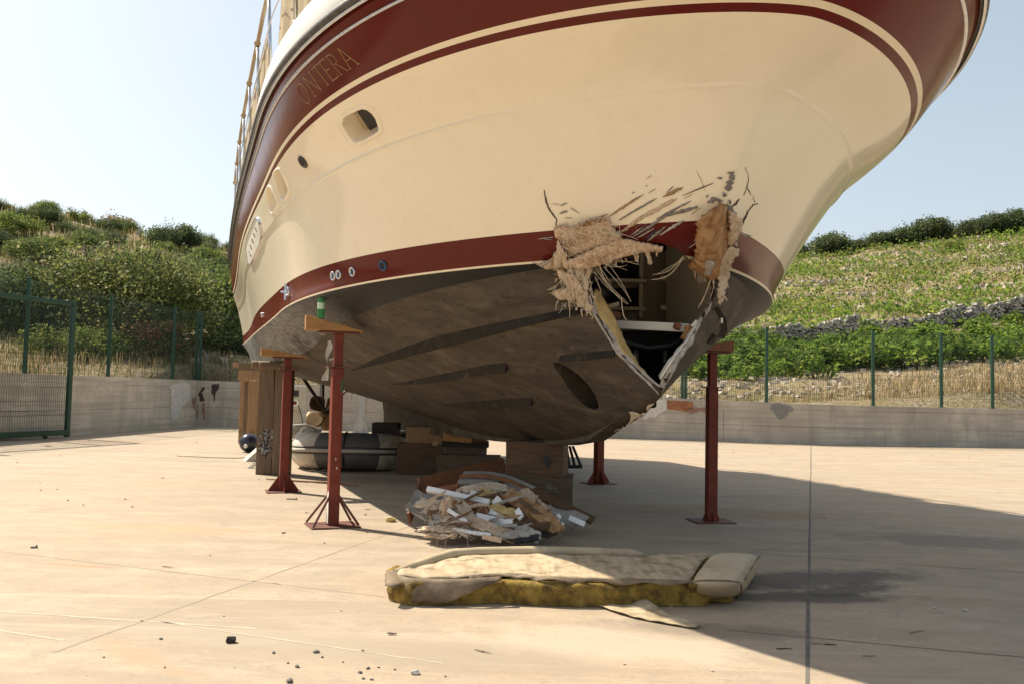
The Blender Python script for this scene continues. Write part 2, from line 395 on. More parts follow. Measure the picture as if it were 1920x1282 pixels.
HOLE = [(1118, 484), (1159, 466), (1206, 458), (1237, 456), (1268, 465), (1290, 484), (1306, 509), (1328, 518), (1340, 540), (1336, 568), (1318, 600), (1296, 640), (1271, 674), (1240, 733), (1222, 718), (1195, 693), (1160, 658), (1140, 625), (1113, 580), (1106, 540)]
HAWSE = chaikin([(637.5, 225), (667, 209), (684, 203), (702, 216), (711, 241), (709, 248), (670, 269), (659, 262)], 1)
WIN = [chaikin([(514, 331), (516, 324), (521, 319), (526, 319), (533, 336), (541, 356), (540, 362), (534, 373), (529, 376), (522, 358)], 1), chaikin([(500, 363), (501, 357), (504, 352), (508, 352), (514, 367), (520, 382), (519, 387), (514, 397), (510, 400), (504, 384)], 1)]

# ================================================================== SETTING
# yard, terrain
def ground_mat():
    m, nt, bs = base_mat('yard concrete'); v = mapping(nt)
    n1 = noise(nt, v, .35, 6, .6); n2 = noise(nt, mapping(nt, (.5, 2.2, 1), rot=(0, 0, .35)), 1.1, 9, .68, .8); n3 = noise(nt, v, 45, 6, .7)
    c = ramp(nt, n2, [(.28, (.315, .255, .195)), (.5, (.42, .345, .26)), (.72, (.50, .42, .325))])
    c = mix(nt, ramp(nt, n1, [(.42, (0, 0, 0)), (.7, (.6, .6, .6))]), c, (.47, .345, .225))
    c = mix(nt, math_(nt, 'MULTIPLY', ramp(nt, noise(nt, mapping(nt, (.25, 3, 1), rot=(0, 0, -.2), loc=(4, 1, 0)), .9, 9, .7, 1.2), [(.52, (0, 0, 0)), (.7, (1, 1, 1))]), .35), c, (.34, .30, .26))
    c = mix(nt, math_(nt, 'MULTIPLY', ramp(nt, n3, [(.32, (1, 1, 1)), (.5, (0, 0, 0))]), .5), c, (.27, .22, .17))
    sp = noise(nt, v, 28, 3, .5); c = mix(nt, ramp(nt, sp, [(.245, (1, 1, 1)), (.265, (0, 0, 0))]), c, (.10, .08, .06)); sp2 = noise(nt, mapping(nt, (1, 1, 1), loc=(7, 3, 0)), 70, 3, .5); c = mix(nt, ramp(nt, sp2, [(.25, (.8, .8, .8)), (.28, (0, 0, 0))]), c, (.14, .11, .085))
    n5 = noise(nt, mapping(nt, (1, 1.6, 1), rot=(0, 0, .9), loc=(2, 5, 0)), 3.2, 9, .72, .6); n6 = noise(nt, mapping(nt, (1, 1, 1), loc=(9, 2, 0)), 13, 7, .75)
    c = mix(nt, ramp(nt, n5, [(.48, (0, 0, 0)), (.64, (.8, .8, .8))]), c, (.345, .285, .22))
    c = mix(nt, ramp(nt, n5, [(.30, (.5, .5, .5)), (.44, (0, 0, 0))]), c, (.52, .44, .345))
    c = mix(nt, ramp(nt, n6, [(.56, (0, 0, 0)), (.68, (.6, .6, .6))]), c, (.30, .245, .185))
    c = mix(nt, ramp(nt, noise(nt, mapping(nt, (.12, 6, 1), rot=(0, 0, .16), loc=(1, 3, 0)), 1.6, 7, .7, .5), [(.58, (0, 0, 0)), (.68, (.45, .45, .45))]), c, (.545, .47, .37))
    wob = noise(nt, v, 3.5, 6, .7)
    def spot(px, py, rx, ry, rot, col, amt, c, edge=.35):
        p = gp(px, py); mp = mapping(nt, (1, 1, 1), loc=(0, 0, 0))
        sub = nd(nt, 'ShaderNodeVectorMath', operation='SUBTRACT'); nt.links.new(mp, sub.inputs[0]); sub.inputs[1].default_value = p
        vr = nd(nt, 'ShaderNodeVectorRotate', rotation_type='Z_AXIS'); nt.links.new(sub.outputs[0], vr.inputs[0]); vr.inputs['Angle'].default_value = rot
        sc = nd(nt, 'ShaderNodeVectorMath', operation='MULTIPLY'); nt.links.new(vr.outputs[0], sc.inputs[0]); sc.inputs[1].default_value = (1/rx, 1/ry, 1)
        ln = nd(nt, 'ShaderNodeVectorMath', operation='LENGTH'); nt.links.new(sc.outputs[0], ln.inputs[0])
        d = math_(nt, 'ADD', ln.outputs['Value'], math_(nt, 'MULTIPLY', math_(nt, 'SUBTRACT', wob, .5), 1.6))
        k = ramp(nt, d, [(0.55, (amt,)*3), (.55+edge, (0, 0, 0))])
        return mix(nt, k, c, col)
    c = spot(1500, 1085, 1.15, .33, -.25, (.10, .088, .077), .78, c, .45)
    c = spot(1590, 1105, .55, .16, -.5, (.09, .08, .07), .78, c, .45)
    c = spot(1480, 1120, .9, .16, -.1, (.085, .073, .063), .78, c, .45)
    c = spot(1800, 1015, 1.2, .5, .2, (.16, .145, .13), .5, c)
    c = spot(1350, 960, 1.6, .5, .1, (.33, .20, .10), .45, c)
    c = spot(320, 990, 1.0, .25, .1, (.50, .30, .17), .4, c)
    c = spot(250, 1225, .5, .12, .7, (.52, .30, .17), .35, c)
    c = spot(150, 1060, .45, .035, .15, (.45, .22, .13), .55, c)
    c = spot(1120, 1205, .9, .35, .2, (.55, .47, .37), .5, c)
    c = spot(420, 1190, .9, .2, .3, (.40, .34, .27), .45, c)
    c = spot(760, 1215, 1.3, .3, .2, (.37, .31, .24), .45, c)
    c = spot(1330, 1180, .7, .2, .2, (.12, .10, .085), .4, c)
    c = spot(700, 900, 1.2, .5, .2, (.20, .16, .125), .5, c)
    c = spot(130, 825, 2.6, .8, .2, (.33, .235, .165), .6, c)
    c = spot(1250, 840, 5, .5, 0, (.40, .30, .20), .4, c)
    c = mix(nt, 1.0, c, (.885, .87, .84), 'MULTIPLY')
    nt.links.new(c, bs.inputs['Base Color']); bs.inputs['Roughness'].default_value = .82; bs.inputs['Specular IOR Level'].default_value = .3
    bump(nt, bs, math_(nt, 'ADD', n3, noise(nt, v, 160, 4, .7)), .22, .006); return m
GROUND = ground_mat()
WALLC = [(-14.5, -14.0), (-12.6, 2.0), (-10.02, 19.51), (-9.25, 25.13), (3.56, 23.49), (7.88, 22.45), (13.7, 23.33), (22, 25.2), (34, 22), (40, 5), (40, -20)]
gx = [(-14.6, -14.1), (40.1, -20.1), (40.1, 5), (34.1, 22.1), (22, 25.3), (13.7, 23.43), (7.88, 22.55), (3.56, 23.6), (-9.3, 25.2), (-10.1, 19.5), (-12.7, 2.0)]
g = mk('yard_ground', [(x, y, 0) for x, y in gx], [tuple(range(len(gx)))], GROUND); tag(g, kind='structure')
JOINT = mat('joint filler', (.10, .088, .075), (.17, .15, .125), scale=5, rough=.9, bmp=.2)
JOINT2 = mat('faint joint', (.27, .22, .165), (.34, .28, .215), scale=3, rough=.9, bmp=.1)
SCUFF = mat('pale scuff', (.50, .425, .335), (.42, .35, .27), scale=9, rough=.85, bmp=.1)
def joint(a, b, wdt, m, name='expansion_joint', z=.0012):
    a = gp(*a); b = gp(*b); d = (b-a); n = Vector((-d.y, d.x, 0)).normalized()*wdt/2; N = 24; q = []
    for i in range(N+1):
        p = a+d*(i/N)+n.normalized()*random.uniform(-.004, .004); p.z = z; k = random.uniform(.65, 1.2); q += [p-n*k, p+n*k]
    o = mk(name, q, [(2*i, 2*i+2, 2*i+3, 2*i+1) for i in range(N)], m, g); return o
joint((1521, 834), (1513, 1300), .020, JOINT)
joint((1360, 1180), (1990, 1238), .010, JOINT)
joint((1400, 1035), (1990, 1078), .009, JOINT)
joint((-60, 1026), (720, 1118), .012, JOINT2)
joint((100, 1222), (770, 985), .018, JOINT2)
joint((770, 985), (1050, 880), .014, JOINT2)
joint((1400, 1035), (1700, 980), .012, JOINT2)
joint((-40, 868), (440, 815), .018, JOINT2)
joint((1700, 845), (1930, 912), .02, JOINT2)
joint((1060, 838), (1500, 853), .02, JOINT2)
joint((-40, 1143), (480, 1178), .018, SCUFF, 'pale_scuff')
joint((300, 1165), (830, 1243), .012, SCUFF, 'pale_scuff')
joint((-20, 1178), (120, 1200), .016, SCUFF, 'pale_scuff')
joint((500, 1090), (730, 1140), .009, SCUFF, 'pale_scuff')

def interp(x, xs, ys): return float(np.interp(x, xs, ys))
def hill(x, y):
    r = math.hypot(x, y); a = math.degrees(math.atan2(x, y))
    rr = [0, 18, 24, 30, 46, 75, 120, 150, 230, 400]
    zr = [.7, .7, .95, 1.8, 4.0, 9.6, 22.0, 23.5, 24, 24]
    zl = [.9, 1.1, 1.3, 2.1, 5.2, 12.2, 15.5, 17, 17, 17]
    wr = np.clip((a+16)/26, 0, 1); wr = wr*wr*(3-2*wr)
    z = interp(r, rr, zl)*(1-wr)+interp(r, rr, zr)*wr
    k = np.interp(a, [-180, -120, -75, -29, -17, 0, 17, 31, 60, 110, 180], [.05, .1, .85, 1.18, 1.0, .80, .90, 1.02, 1.0, .3, .05])
    z = .8+(z-.8)*k
    z += .35*math.sin(x*.21+1.3)*math.sin(y*.17)*min(1, max(0, (r-26)/30))*(1-wr*.7)+.15*math.sin(x*.7+y*.3)*min(1, max(0, (r-26)/20))
    return z
from mathutils import noise as mnoise
def terrain_mat():
    m, nt, bs = base_mat('dry stony hillside'); v = mapping(nt)
    n1 = noise(nt, v, .12, 8, .65); n2 = noise(nt, v, 1.6, 8, .7); n3 = noise(nt, v, 9, 6, .75)
    c = ramp(nt, n1, [(.34, (.11, .105, .04)), (.47, (.27, .21, .10)), (.58, (.38, .30, .175)), (.7, (.34, .28, .19))])
    c = mix(nt, ramp(nt, n2, [(.48, (0, 0, 0)), (.66, (1, 1, 1))]), c, (.40, .345, .27))
    c = mix(nt, ramp(nt, n3, [(.36, (.8, .8, .8)), (.52, (0, 0, 0))]), c, (.13, .10, .05))
    nt.links.new(c, bs.inputs['Base Color']); bs.inputs['Roughness'].default_value = .95; bs.inputs['Specular IOR Level'].default_value = .1
    bump(nt, bs, n3, .8, .15); return m
def terrain():
    # a band outside the yard walls, out to the far ridge; rings follow the wall line outwards
    ring = []; P = [Vector((x, y, 0)) for x, y in WALLC]; pts = []
    for i in range(len(P)-1):
        n = max(2, int((P[i+1]-P[i]).length/1.1))
        for k in range(n): pts.append(P[i].lerp(P[i+1], k/n))
    pts.append(P[-1]); c = Vector((6, -8, 0)); vs = []; fs = []
    offs = [.1, .7, 1.5, 2.6, 4, 5.8, 8, 10.5, 13.5, 17, 21, 25.5, 30.5, 36, 42, 49, 57, 66, 76, 87, 99, 112, 126, 145, 180, 240, 340, 520]
    n = len(pts)
    for i, p in enumerate(pts):
        d = (p-c).normalized()
        for o_ in offs:
            q = p+d*o_; z = hill(q.x, q.y) if o_ > .2 else min(hill(q.x, q.y), .82)
            q.z = z+(mnoise.noise((q.x*.5, q.y*.5, 0))*.25 if o_ > 2 else 0); vs.append(q)
    m = len(offs)
    for i in range(n-1):
        for k in range(m-1): a = i*m+k; fs.append((a, a+1, a+m+1, a+m))
    o = mk('hillside', vs, fs, terrain_mat(), sm=True); tag(o, kind='structure'); return o
HILL = terrain()
plain = mk('plain', [(-1500, -1500, -.6), (1500, -1500, -.6), (1500, 1500, -.6), (-1500, 1500, -.6)], [(0, 1, 2, 3)], terrain_mat()); tag(plain, kind='structure')
bpy.context.view_layer.update()
HT = BVHTree.FromPolygons([v.co.copy() for v in HILL.data.vertices], [tuple(p.vertices) for p in HILL.data.polygons])
def onhill(x, y):
    h = HT.ray_cast(Vector((x, y, 200)), Vector((0, 0, -1))); return h[0].z if h[0] else 0.8
def hillpx(px, py):
    h = HT.ray_cast(EYE, pray(px, py)); return h[0]

# ------------------------------------------------------------------ retaining walls
def wall_mat(name, c1, c2):
    m, nt, bs = base_mat(name); v = mapping(nt); n1 = noise(nt, v, .9, 8, .65); n2 = noise(nt, mapping(nt, (2.5, 2.5, .25)), 1.6, 8, .7); n3 = noise(nt, v, 30, 6, .7)
    n4 = noise(nt, mapping(nt, (.4, .4, 9)), 1.2, 5, .6)
    c = ramp(nt, n1, [(.32, tuple(x*.82 for x in c2)), (.5, c2), (.62, c1)])
    c = mix(nt, math_(nt, 'MULTIPLY', ramp(nt, n4, [(.45, (0, 0, 0)), (.65, (1, 1, 1))]), .65), c, tuple(x*.70 for x in c2))
    c = mix(nt, math_(nt, 'MULTIPLY', ramp(nt, n2, [(.50, (0, 0, 0)), (.72, (1, 1, 1))]), .6), c, tuple(x*.6 for x in c2))
    c = mix(nt, math_(nt, 'MULTIPLY', ramp(nt, n3, [(.28, (1, 1, 1)), (.42, (0, 0, 0))]), .6), c, tuple(x*.4 for x in c2))
    nt.links.new(c, bs.inputs['Base Color']); bs.inputs['Roughness'].default_value = .88; bump(nt, bs, math_(nt, 'ADD', n3, n1), .3, .01); return m
WM = wall_mat('cast concrete wall', (.57, .505, .415), (.45, .40, .33))
WM_BOUNCE = wall_mat('bounce brightened concrete wall', (.66, .585, .475), (.52, .46, .37))  # same concrete, lightened: bounced light on the left wall put into the colour
def wall(name, pts, hs, label, th=.22, m=None):
    """a cast concrete retaining wall: lifts with recessed pour joints and a slightly proud top"""
    e = empty(name, (*pts[0], 0), 0, label, 'wall'); o0 = Vector((*pts[0], 0))
    def strip(lo, hi, push, nm):
        mb = MB()
        for i in range(len(pts)-1):
            a = Vector((*pts[i], 0))-o0; b = Vector((*pts[i+1], 0))-o0; n = Vector((-(b-a).y, (b-a).x, 0)).normalized()
            if n.dot(Vector((2, 8, 0))-o0-a) < 0: n = -n
            L = (b-a).length; k = max(1, round(L/2.6))
            for j in range(k):
                f0, f1 = j/k, (j+1)/k; h0 = hs[i]+(hs[i+1]-hs[i])*f0; h1 = hs[i]+(hs[i+1]-hs[i])*f1
                p = a.lerp(b, f0)+(b-a).normalized()*(.004 if j else 0); q = a.lerp(b, f1)-(b-a).normalized()*(.004 if j < k-1 else 0)
                dn = n*(push+random.uniform(-.004, .004)); bk = -n*th
                z = lambda h, fr: Vector((0, 0, h*fr))
                pan = MB(); pan.hexa([p+bk+z(h0, lo), q+bk+z(h1, lo), q+dn+z(h1, lo), p+dn+z(h0, lo), p+bk+z(h0, hi), q+bk+z(h1, hi), q+dn+z(h1, hi), p+dn+z(h0, hi)])
                pan.build(nm, m or WM, e)
    strip(0, .42, .004, 'wall_panel'); strip(.425, .855, 0, 'wall_panel'); strip(.86, 1, .004, 'wall_panel')
    return e
# wall line heights read from the place: higher at the left corner, lower to the right
H_L = 1.33; 
WL_ = wall('retaining_wall', WALLC[1:4], [1.50, 1.37, 1.34], 'concrete retaining wall on the left, bounced light in its colour, running towards the gate', m=WM_BOUNCE)
WB_ = wall('retaining_wall', WALLC[3:7], [1.34, 1.15, 1.06, 1.04], 'long grey concrete retaining wall across the back of the yard')
WR_ = wall('retaining_wall', WALLC[6:9], [1.04, 1.0, .95], 'end stretch of grey concrete wall at the right edge')
wall('retaining_wall', [(-14.5, -14), (-12.6, 1.95)], [1.4, 1.5], 'concrete wall beside the yard behind the gate, outside the picture')
def wall_hit(px, py):
    """point on the inner wall face seen at a picture position"""
    d = pray(px, py); best = None
    for i in range(1, len(WALLC)-2):
        a = Vector((*WALLC[i], 0)); b = Vector((*WALLC[i+1], 0)); n = Vector((-(b-a).y, (b-a).x, 0)).normalized()
        if abs(d.dot(n)) < 1e-6: continue
        k = (a-EYE).dot(n)/d.dot(n); p = EYE+d*k; f = (p-a).dot(b-a)/(b-a).length_squared
        if k > 0 and -.001 <= f <= 1.001 and (best is None or k < best[0]): best = (k, p, n if n.dot(d) < 0 else -n)
    return best
def paint(poly, m, parent, jamp=1.2, seed=3, off=.012):
    P = []
    for q in jag(poly, jamp, 3, seed):
        h = wall_hit(*q)
        if h: P.append(h[1]+h[2]*off)
    tri = tessellate_polygon([P]); o = mk('paint_patch', [p-parent.location for p in P], [tuple(t) for t in tri], m, parent); return o
PW = mat('white wall paint', (.66, .63, .58), (.52, .49, .44), scale=12, rough=.7)
PK = mat('brown black paint', (.035, .02, .016), (.06, .035, .03), scale=12, rough=.6)
PO = mat('orange brown paint', (.36, .17, .055), (.26, .09, .04), scale=8, rough=.7, dirt=(.25, .05, .035), dirtscale=9, dirtlo=.48)
PG = mat('grey wall patch', (.24, .235, .225), (.18, .175, .165), scale=10, rough=.8)
PR = mat('red paint stain', (.24, .10, .07), (.33, .22, .165), scale=14, rough=.8)
paint([(318, 722), (345, 716), (357, 722), (355, 748), (340, 760), (333, 784), (322, 788), (320, 765)], PW, WL_, 2.0)
paint([(372, 738), (382, 724), (385, 728), (378, 735), (384, 750), (376, 752)], PK, WB_, 1.0)
paint([(397, 720), (411, 719), (410, 728), (404, 735), (402, 756), (400, 740), (396, 734)], PK, WB_, .8)
paint([(359, 752), (361, 742), (364, 748), (366, 738), (366, 752), (364, 760), (366, 768), (362, 764), (361, 758)], PR, WL_, 1.0)
paint([(379, 758), (382, 754), (385, 757), (384, 768), (385, 784), (382, 790), (381, 776), (378, 770)], PR, WB_, 1.0)
paint([(368, 762), (371, 758), (372, 780), (369, 786)], PR, WB_, .8)
paint([(1250, 750), (1299, 752), (1300, 766), (1280, 770), (1252, 766)], PO, WB_, .8)
paint([(1299, 762), (1313, 764), (1330, 762), (1327, 774), (1315, 770), (1300, 774), (1282, 771)], PR, WB_, 1.2)
paint([(1205, 785), (1230, 748), (1250, 748), (1250, 766), (1228, 782)], PW, WB_, 1.2)
paint([(1443, 766), (1447, 758), (1456, 755), (1470, 758), (1484, 762), (1490, 767), (1480, 772), (1474, 780), (1464, 786), (1456, 780), (1452, 772)], PG, WB_, 1.5)

# ------------------------------------------------------------------ mesh fences on the walls
def top_of(px, wy):
    h = wall_hit(px, wy); return h[1]
WIRE = mat('dark green wire', (.012, .045, .028), (.01, .035, .022), scale=5, rough=.5, bmp=0)
def fence(pts, hgt, label, n_out):
    """green steel posts with welded wire panels between them; pts are post feet"""
    e = empty('mesh_fence', pts[0], 0, label, 'fence'); o0 = Vector(pts[0])
    P = [Vector(p)-o0 for p in pts]
    for p in P:
        mb = MB(); mb.box(p+Vector((0, 0, hgt/2)), (.07, .07, hgt)); mb.box(p+Vector((0, 0, hgt+.006)), (.076, .076, .012)); mb.box(p+Vector((0, 0, .005)), (.13, .13, .01))
        mb.build('post', GREEN, e, bevel=.006)
    for a, b in zip(P[:-1], P[1:]):
        d = (b-a); L = d.length; u = d.normalized(); mb = MB(); n = int(L/.05); nn = Vector((-u.y, u.x, 0)).normalized()
        hg = hgt-.04; folds = [.12, .68, 1.24, 1.80]
        def prof():
            z = [0]; o = [0]
            for f in folds:
                if f+.1 < hg: z += [f, f+.05, f+.10]; o += [0, .025, 0]
            z.append(hg); o.append(0); return z, o
        z, of = prof(); r = .003
        for i in range(1, n):
            p = a+d*(i/n)
            for k in range(len(z)-1):
                p0 = p+nn*(of[k]+.04)+Vector((0, 0, z[k]+.03)); p1 = p+nn*(of[k+1]+.04)+Vector((0, 0, z[k+1]+.03))
                mb.add([p0-u*r, p0+nn*r*1.6, p0+u*r, p1-u*r, p1+nn*r*1.6, p1+u*r], [(0, 1, 4, 3), (1, 2, 5, 4), (2, 0, 3, 5)])
        hz = sorted(set([0.0, hg]+[q for f in folds for q in (f, f+.10)]+[.4, .96, 1.52]))
        for q in hz:
            if q <= hg: mb.tube([a+nn*.044+Vector((0, 0, q+.03)), b+nn*.044+Vector((0, 0, q+.03))], .0028, 4, cap=False)
        mb.build('wire_panel', WIRE, e, kind='stuff')
    return e
def wp(i, f):
    a, b = Vector((*WALLC[i], 0)), Vector((*WALLC[i+1], 0)); return a.lerp(b, f)
HS = {1: (1.50, 1.37), 2: (1.37, 1.34), 3: (1.34, 1.15), 4: (1.15, 1.06), 5: (1.06, 1.04), 6: (1.04, 1.0), 7: (1.0, .95)}
def foot(px, wy=760):
    """post foot on top of the wall above a picture column"""
    d = pray(px, wy); best = None
    for i in range(1, 8):
        a, b = Vector((*WALLC[i], 0)), Vector((*WALLC[i+1], 0)); n = Vector((-(b-a).y, (b-a).x, 0)).normalized()
        nin = n if n.dot(Vector((2, 8, 0))-a) > 0 else -n
        a2 = a-nin*.10; k = (a2-EYE).dot(n)/d.dot(n); p = EYE+d*k; f = (p-a2).dot(b-a)/(b-a).length_squared
        if k > 0 and -.02 <= f <= 1.02 and (best is None or k < best[0]): best = (k, p, HS[i][0]+(HS[i][1]-HS[i][0])*min(1, max(0, f)))
    return Vector((best[1].x, best[1].y, best[2]))
lf = [foot(x, y) for x, y in ((44, 730), (128, 730), (201, 730), (322, 730))]
p0 = lf[0]+(lf[0]-lf[2])*.9; p0.z = 1.42; p1 = p0+(lf[0]-lf[2]); p1.z = 1.46
fence([p1, p0, lf[0], lf[2], lf[3], foot(366, 730)], 2.02, 'green wire mesh fence standing on the left concrete wall', 1)
bk_ = [foot(366, 730)+Vector((.12, -.02, 0))]+[wp(3, f)+Vector((.02, .1, 0)) for f in (.2, .4, .6)]
for q, f in zip(bk_[1:], (.2, .4, .6)): q.z = 1.34-.19*f
fence(bk_+[foot(1279, 760)], 2.0, 'green wire mesh fence on the back wall, mostly behind the boat', 1)
rf = [foot(1283, 760)+Vector((.03, 0, 0))]+[foot(x, 765) for x in (1437, 1637, 1765, 1861)]
rf += [rf[-1]+Vector((2.2, .45, -.02)), rf[-1]+Vector((4.6, .9, -.03))]
fence(rf, 1.98, 'green wire mesh fence on the back wall in front of the vineyard', 1)

# sliding gate at the left
def gate():
    a = gp(125, 820); a.z = 0; b = Vector((-11.35, 14.6, 0))
    e = empty('sliding_gate', a, 0, 'tall green framed mesh sliding gate at the left edge, in front of the wall', 'gate')
    d = b-a; u = d.normalized(); nn = Vector((-u.y, u.x, 0)); H = 2.93; zb = .10
    def bar(p, q, s, nm='gate_frame'):
        p = Vector(p); q = Vector(q); dd = (q-p).normalized(); up = Vector((0, 0, 1)) if abs(dd.z) < .9 else u; sd = dd.cross(up).normalized(); up = sd.cross(dd)
        mb = MB(); c = [p+sd*s*i+up*s*j for i, j in ((-.5, -.5), (.5, -.5), (.5, .5), (-.5, .5))]; mb.prism(c, q-p); mb.build(nm, GREEN, e, bevel=.006)
    z = Vector((0, 0, 1))
    bar(z*.02, z*(H-.045), .09); bar(d+z*zb, d+z*(H-.045), .09); bar(z*H-u*.045, d+z*H, .09); bar(z*(zb+.02)+u*.046, d+z*(zb+.02), .12, 'bottom_rail')
    mid = MB(); L = d.length; n = int(L/.055)
    folds = [.5, 1.1, 1.7, 2.3]; r = .0035
    zz = [zb+.1]; of = [0]
    for f in folds: zz += [f, f+.05, f+.10]; of += [0, .03, 0]
    zz.append(H-.05); of.append(0)
    for i in range(1, n):
        p = d*(i/n)
        for k in range(len(zz)-1):
            p0_ = p+nn*of[k]+z*zz[k]; p1_ = p+nn*of[k+1]+z*zz[k+1]
            mid.add([p0_-u*r, p0_+nn*r*1.6, p0_+u*r, p1_-u*r, p1_+nn*r*1.6, p1_+u*r], [(0, 1, 4, 3), (1, 2, 5, 4), (2, 0, 3, 5)])
    for q in [zb+.12]+[x for f in folds for x in (f, f+.1, f+.3)]: mid.tube([z*q, d+z*q], .0045, 4, cap=False)
    mid.build('wire_panel', WIRE, e, kind='stuff')
    for k in (.12, .55):
        wmb = MB(); c = d*k; wmb.tube([c+z*.06-nn*.02, c+z*.06+nn*.02], .055, 14); wmb.build('gate_wheel', BLACK, e)
gate()

# ================================================================== PLANTS
def leaf_mesh(name, crown, n, size, seed, mats, stretch=1.6, clump=40, sub=None, flat=.3, trunk=None):
    """foliage made of many small leaf faces gathered in clumps on branches spread through the crown"""
    r = np.random.default_rng(seed); a, b, c = crown
    k = max(6, n//clump)
    # clump centres: uneven shell with inner ones too
    th = r.uniform(0, 2*np.pi, k); ph = np.arccos(r.uniform(-.35, 1, k)); rad = r.uniform(.45, 1.0, k)**.6
    lump = 1+.28*np.sin(3*th+seed)*np.sin(2.3*ph+seed*.7)+r.normal(0, .08, k)
    cc = np.stack([a*rad*lump*np.sin(ph)*np.cos(th), b*rad*lump*np.sin(ph)*np.sin(th), c*(.42+.58*rad*lump*np.cos(ph))], -1)
    cs = r.uniform(.10, .24, k)*np.mean([a, b, c])
    i = r.integers(0, k, n); p = cc[i]+np.clip(r.normal(0, 1, (n, 3)), -1.5, 1.5)*cs[i][:, None]*np.array([1, 1, .8])
    p[:, 2] = np.maximum(p[:, 2], .02)
    nrm = r.normal(0, 1, (n, 3)); nrm[:, 2] = np.abs(nrm[:, 2])+flat; nrm /= np.linalg.norm(nrm, axis=1)[:, None]
    ax = np.cross(nrm, r.normal(0, 1, (n, 3))); ax /= np.linalg.norm(ax, axis=1)[:, None]; bx = np.cross(nrm, ax)
    s = size*r.uniform(.6, 1.4, n)[:, None]
    q = np.stack([p-ax*s*stretch/2, p-bx*s/2+nrm*s*.1, p+ax*s*stretch/2, p+bx*s/2+nrm*s*.1], 1).reshape(-1, 3)
    me = D.meshes.new(name); me.vertices.add(len(q)); me.vertices.foreach_set('co', q.ravel())
    me.loops.add(4*n); me.loops.foreach_set('vertex_index', np.arange(4*n)); me.polygons.add(n)
    me.polygons.foreach_set('loop_start', np.arange(0, 4*n, 4)); me.polygons.foreach_set('loop_total', np.full(n, 4))
    for m in mats: me.materials.append(m)
    if len(mats) > 1: me.polygons.foreach_set('material_index', (r.random(k)[i]*len(mats)).astype(int))
    me.update(); me.validate(); return me
def stem_mesh(name, crown, seed, m, forks=4, r0=.06):
    r = random.Random(seed); mb = MB()
    for k in range(forks):
        a = 2*math.pi*k/forks+r.uniform(-.4, .4); p = [Vector((r.uniform(-.05, .05), r.uniform(-.05, .05), -.15))]
        tgt = Vector((crown[0]*.6*math.cos(a), crown[1]*.6*math.sin(a), crown[2]*r.uniform(.7, 1.05)))
        for j in range(1, 6):
            f = j/5; q = p[0].lerp(tgt, f)+Vector((r.uniform(-1, 1), r.uniform(-1, 1), 0))*.05*crown[0]; q.z = -.15+(tgt.z+.15)*f**.8; p.append(q)
        mb.tube(p, [r0*(1-.15*j) for j in range(6)], 6)
    me = D.meshes.new(name); me.from_pydata(mb.v, [], mb.f); me.materials.append(m); me.update(); smooth(me); return me
def leafm(name, c1, c2, c3=None, trans=.48, island=.45, rough=.7, g=1.75):
    m_ = lambda c: tuple(min(.6, x*g) for x in c) if c else None
    return mat(name, m_(c1), m_(c2), m_(c3), scale=1.2, rough=rough, bmp=0, trans=trans, island=island, spec=.12)
L_OLV = leafm('olive green leaf', (.056, .076, .024), (.034, .050, .016), (.095, .112, .038))
L_DRK = leafm('dark evergreen leaf', (.030, .045, .017), (.018, .028, .011), (.05, .065, .022))
L_MID = leafm('mid green leaf', (.075, .105, .025), (.045, .07, .018), (.12, .145, .035))
L_YEL = leafm('yellow green leaf', (.11, .13, .032), (.09, .10, .028), (.20, .18, .055))
L_SHN = leafm('shiny leaf', (.080, .092, .032), (.045, .056, .020), (.165, .16, .07), rough=.5)
L_RED = leafm('reddish leaf', (.17, .085, .045), (.11, .07, .035), (.22, .13, .07))
L_VIN = leafm('vine leaf', (.085, .135, .020), (.055, .098, .016), (.135, .18, .034), trans=.45)
L_GRY = leafm('grey green leaf', (.052, .068, .034), (.033, .045, .022), (.08, .095, .05))
BARK = mat('bark', (.09, .065, .045), (.05, .035, .025), scale=10, stretch=(3, 3, .6), rough=.9, bmp=.5)
SH = {}
def shrub_kind(key, crown, n, size, seed, mats, forks=4, r0=.05, **kw):
    SH[key] = (leaf_mesh('foliage', crown, n, size, seed, mats, **kw), stem_mesh('branch', crown, seed, BARK, forks, r0))
shrub_kind('dark', (1.5, 1.4, 1.9), 7020, .07, 1, [L_DRK, L_DRK, L_OLV])
shrub_kind('dark2', (1.3, 1.5, 1.6), 6210, .07, 2, [L_DRK, L_GRY])
shrub_kind('olive', (1.5, 1.5, 1.7), 6750, .07, 3, [L_OLV, L_MID, L_OLV])
shrub_kind('mid', (1.4, 1.5, 1.5), 6210, .07, 4, [L_MID, L_YEL, L_MID])
shrub_kind('yellow', (1.3, 1.3, 1.2), 4000, .08, 5, [L_YEL, L_YEL, L_MID])
shrub_kind('red', (1.4, 1.3, 1.8), 3400, .09, 6, [L_RED, L_RED, L_OLV])
shrub_kind('grey', (1.4, 1.4, 1.5), 5000, .075, 7, [L_GRY, L_OLV])
shrub_kind('big', (2.5, 2.0, 2.7), 26000, .06, 8, [L_SHN, L_YEL, L_SHN, L_OLV], clump=110, forks=6, r0=.09)
shrub_kind('tree', (1.7, 1.6, 1.8), 9000, .11, 9, [L_GRY, L_OLV, L_GRY], forks=5, r0=.08)
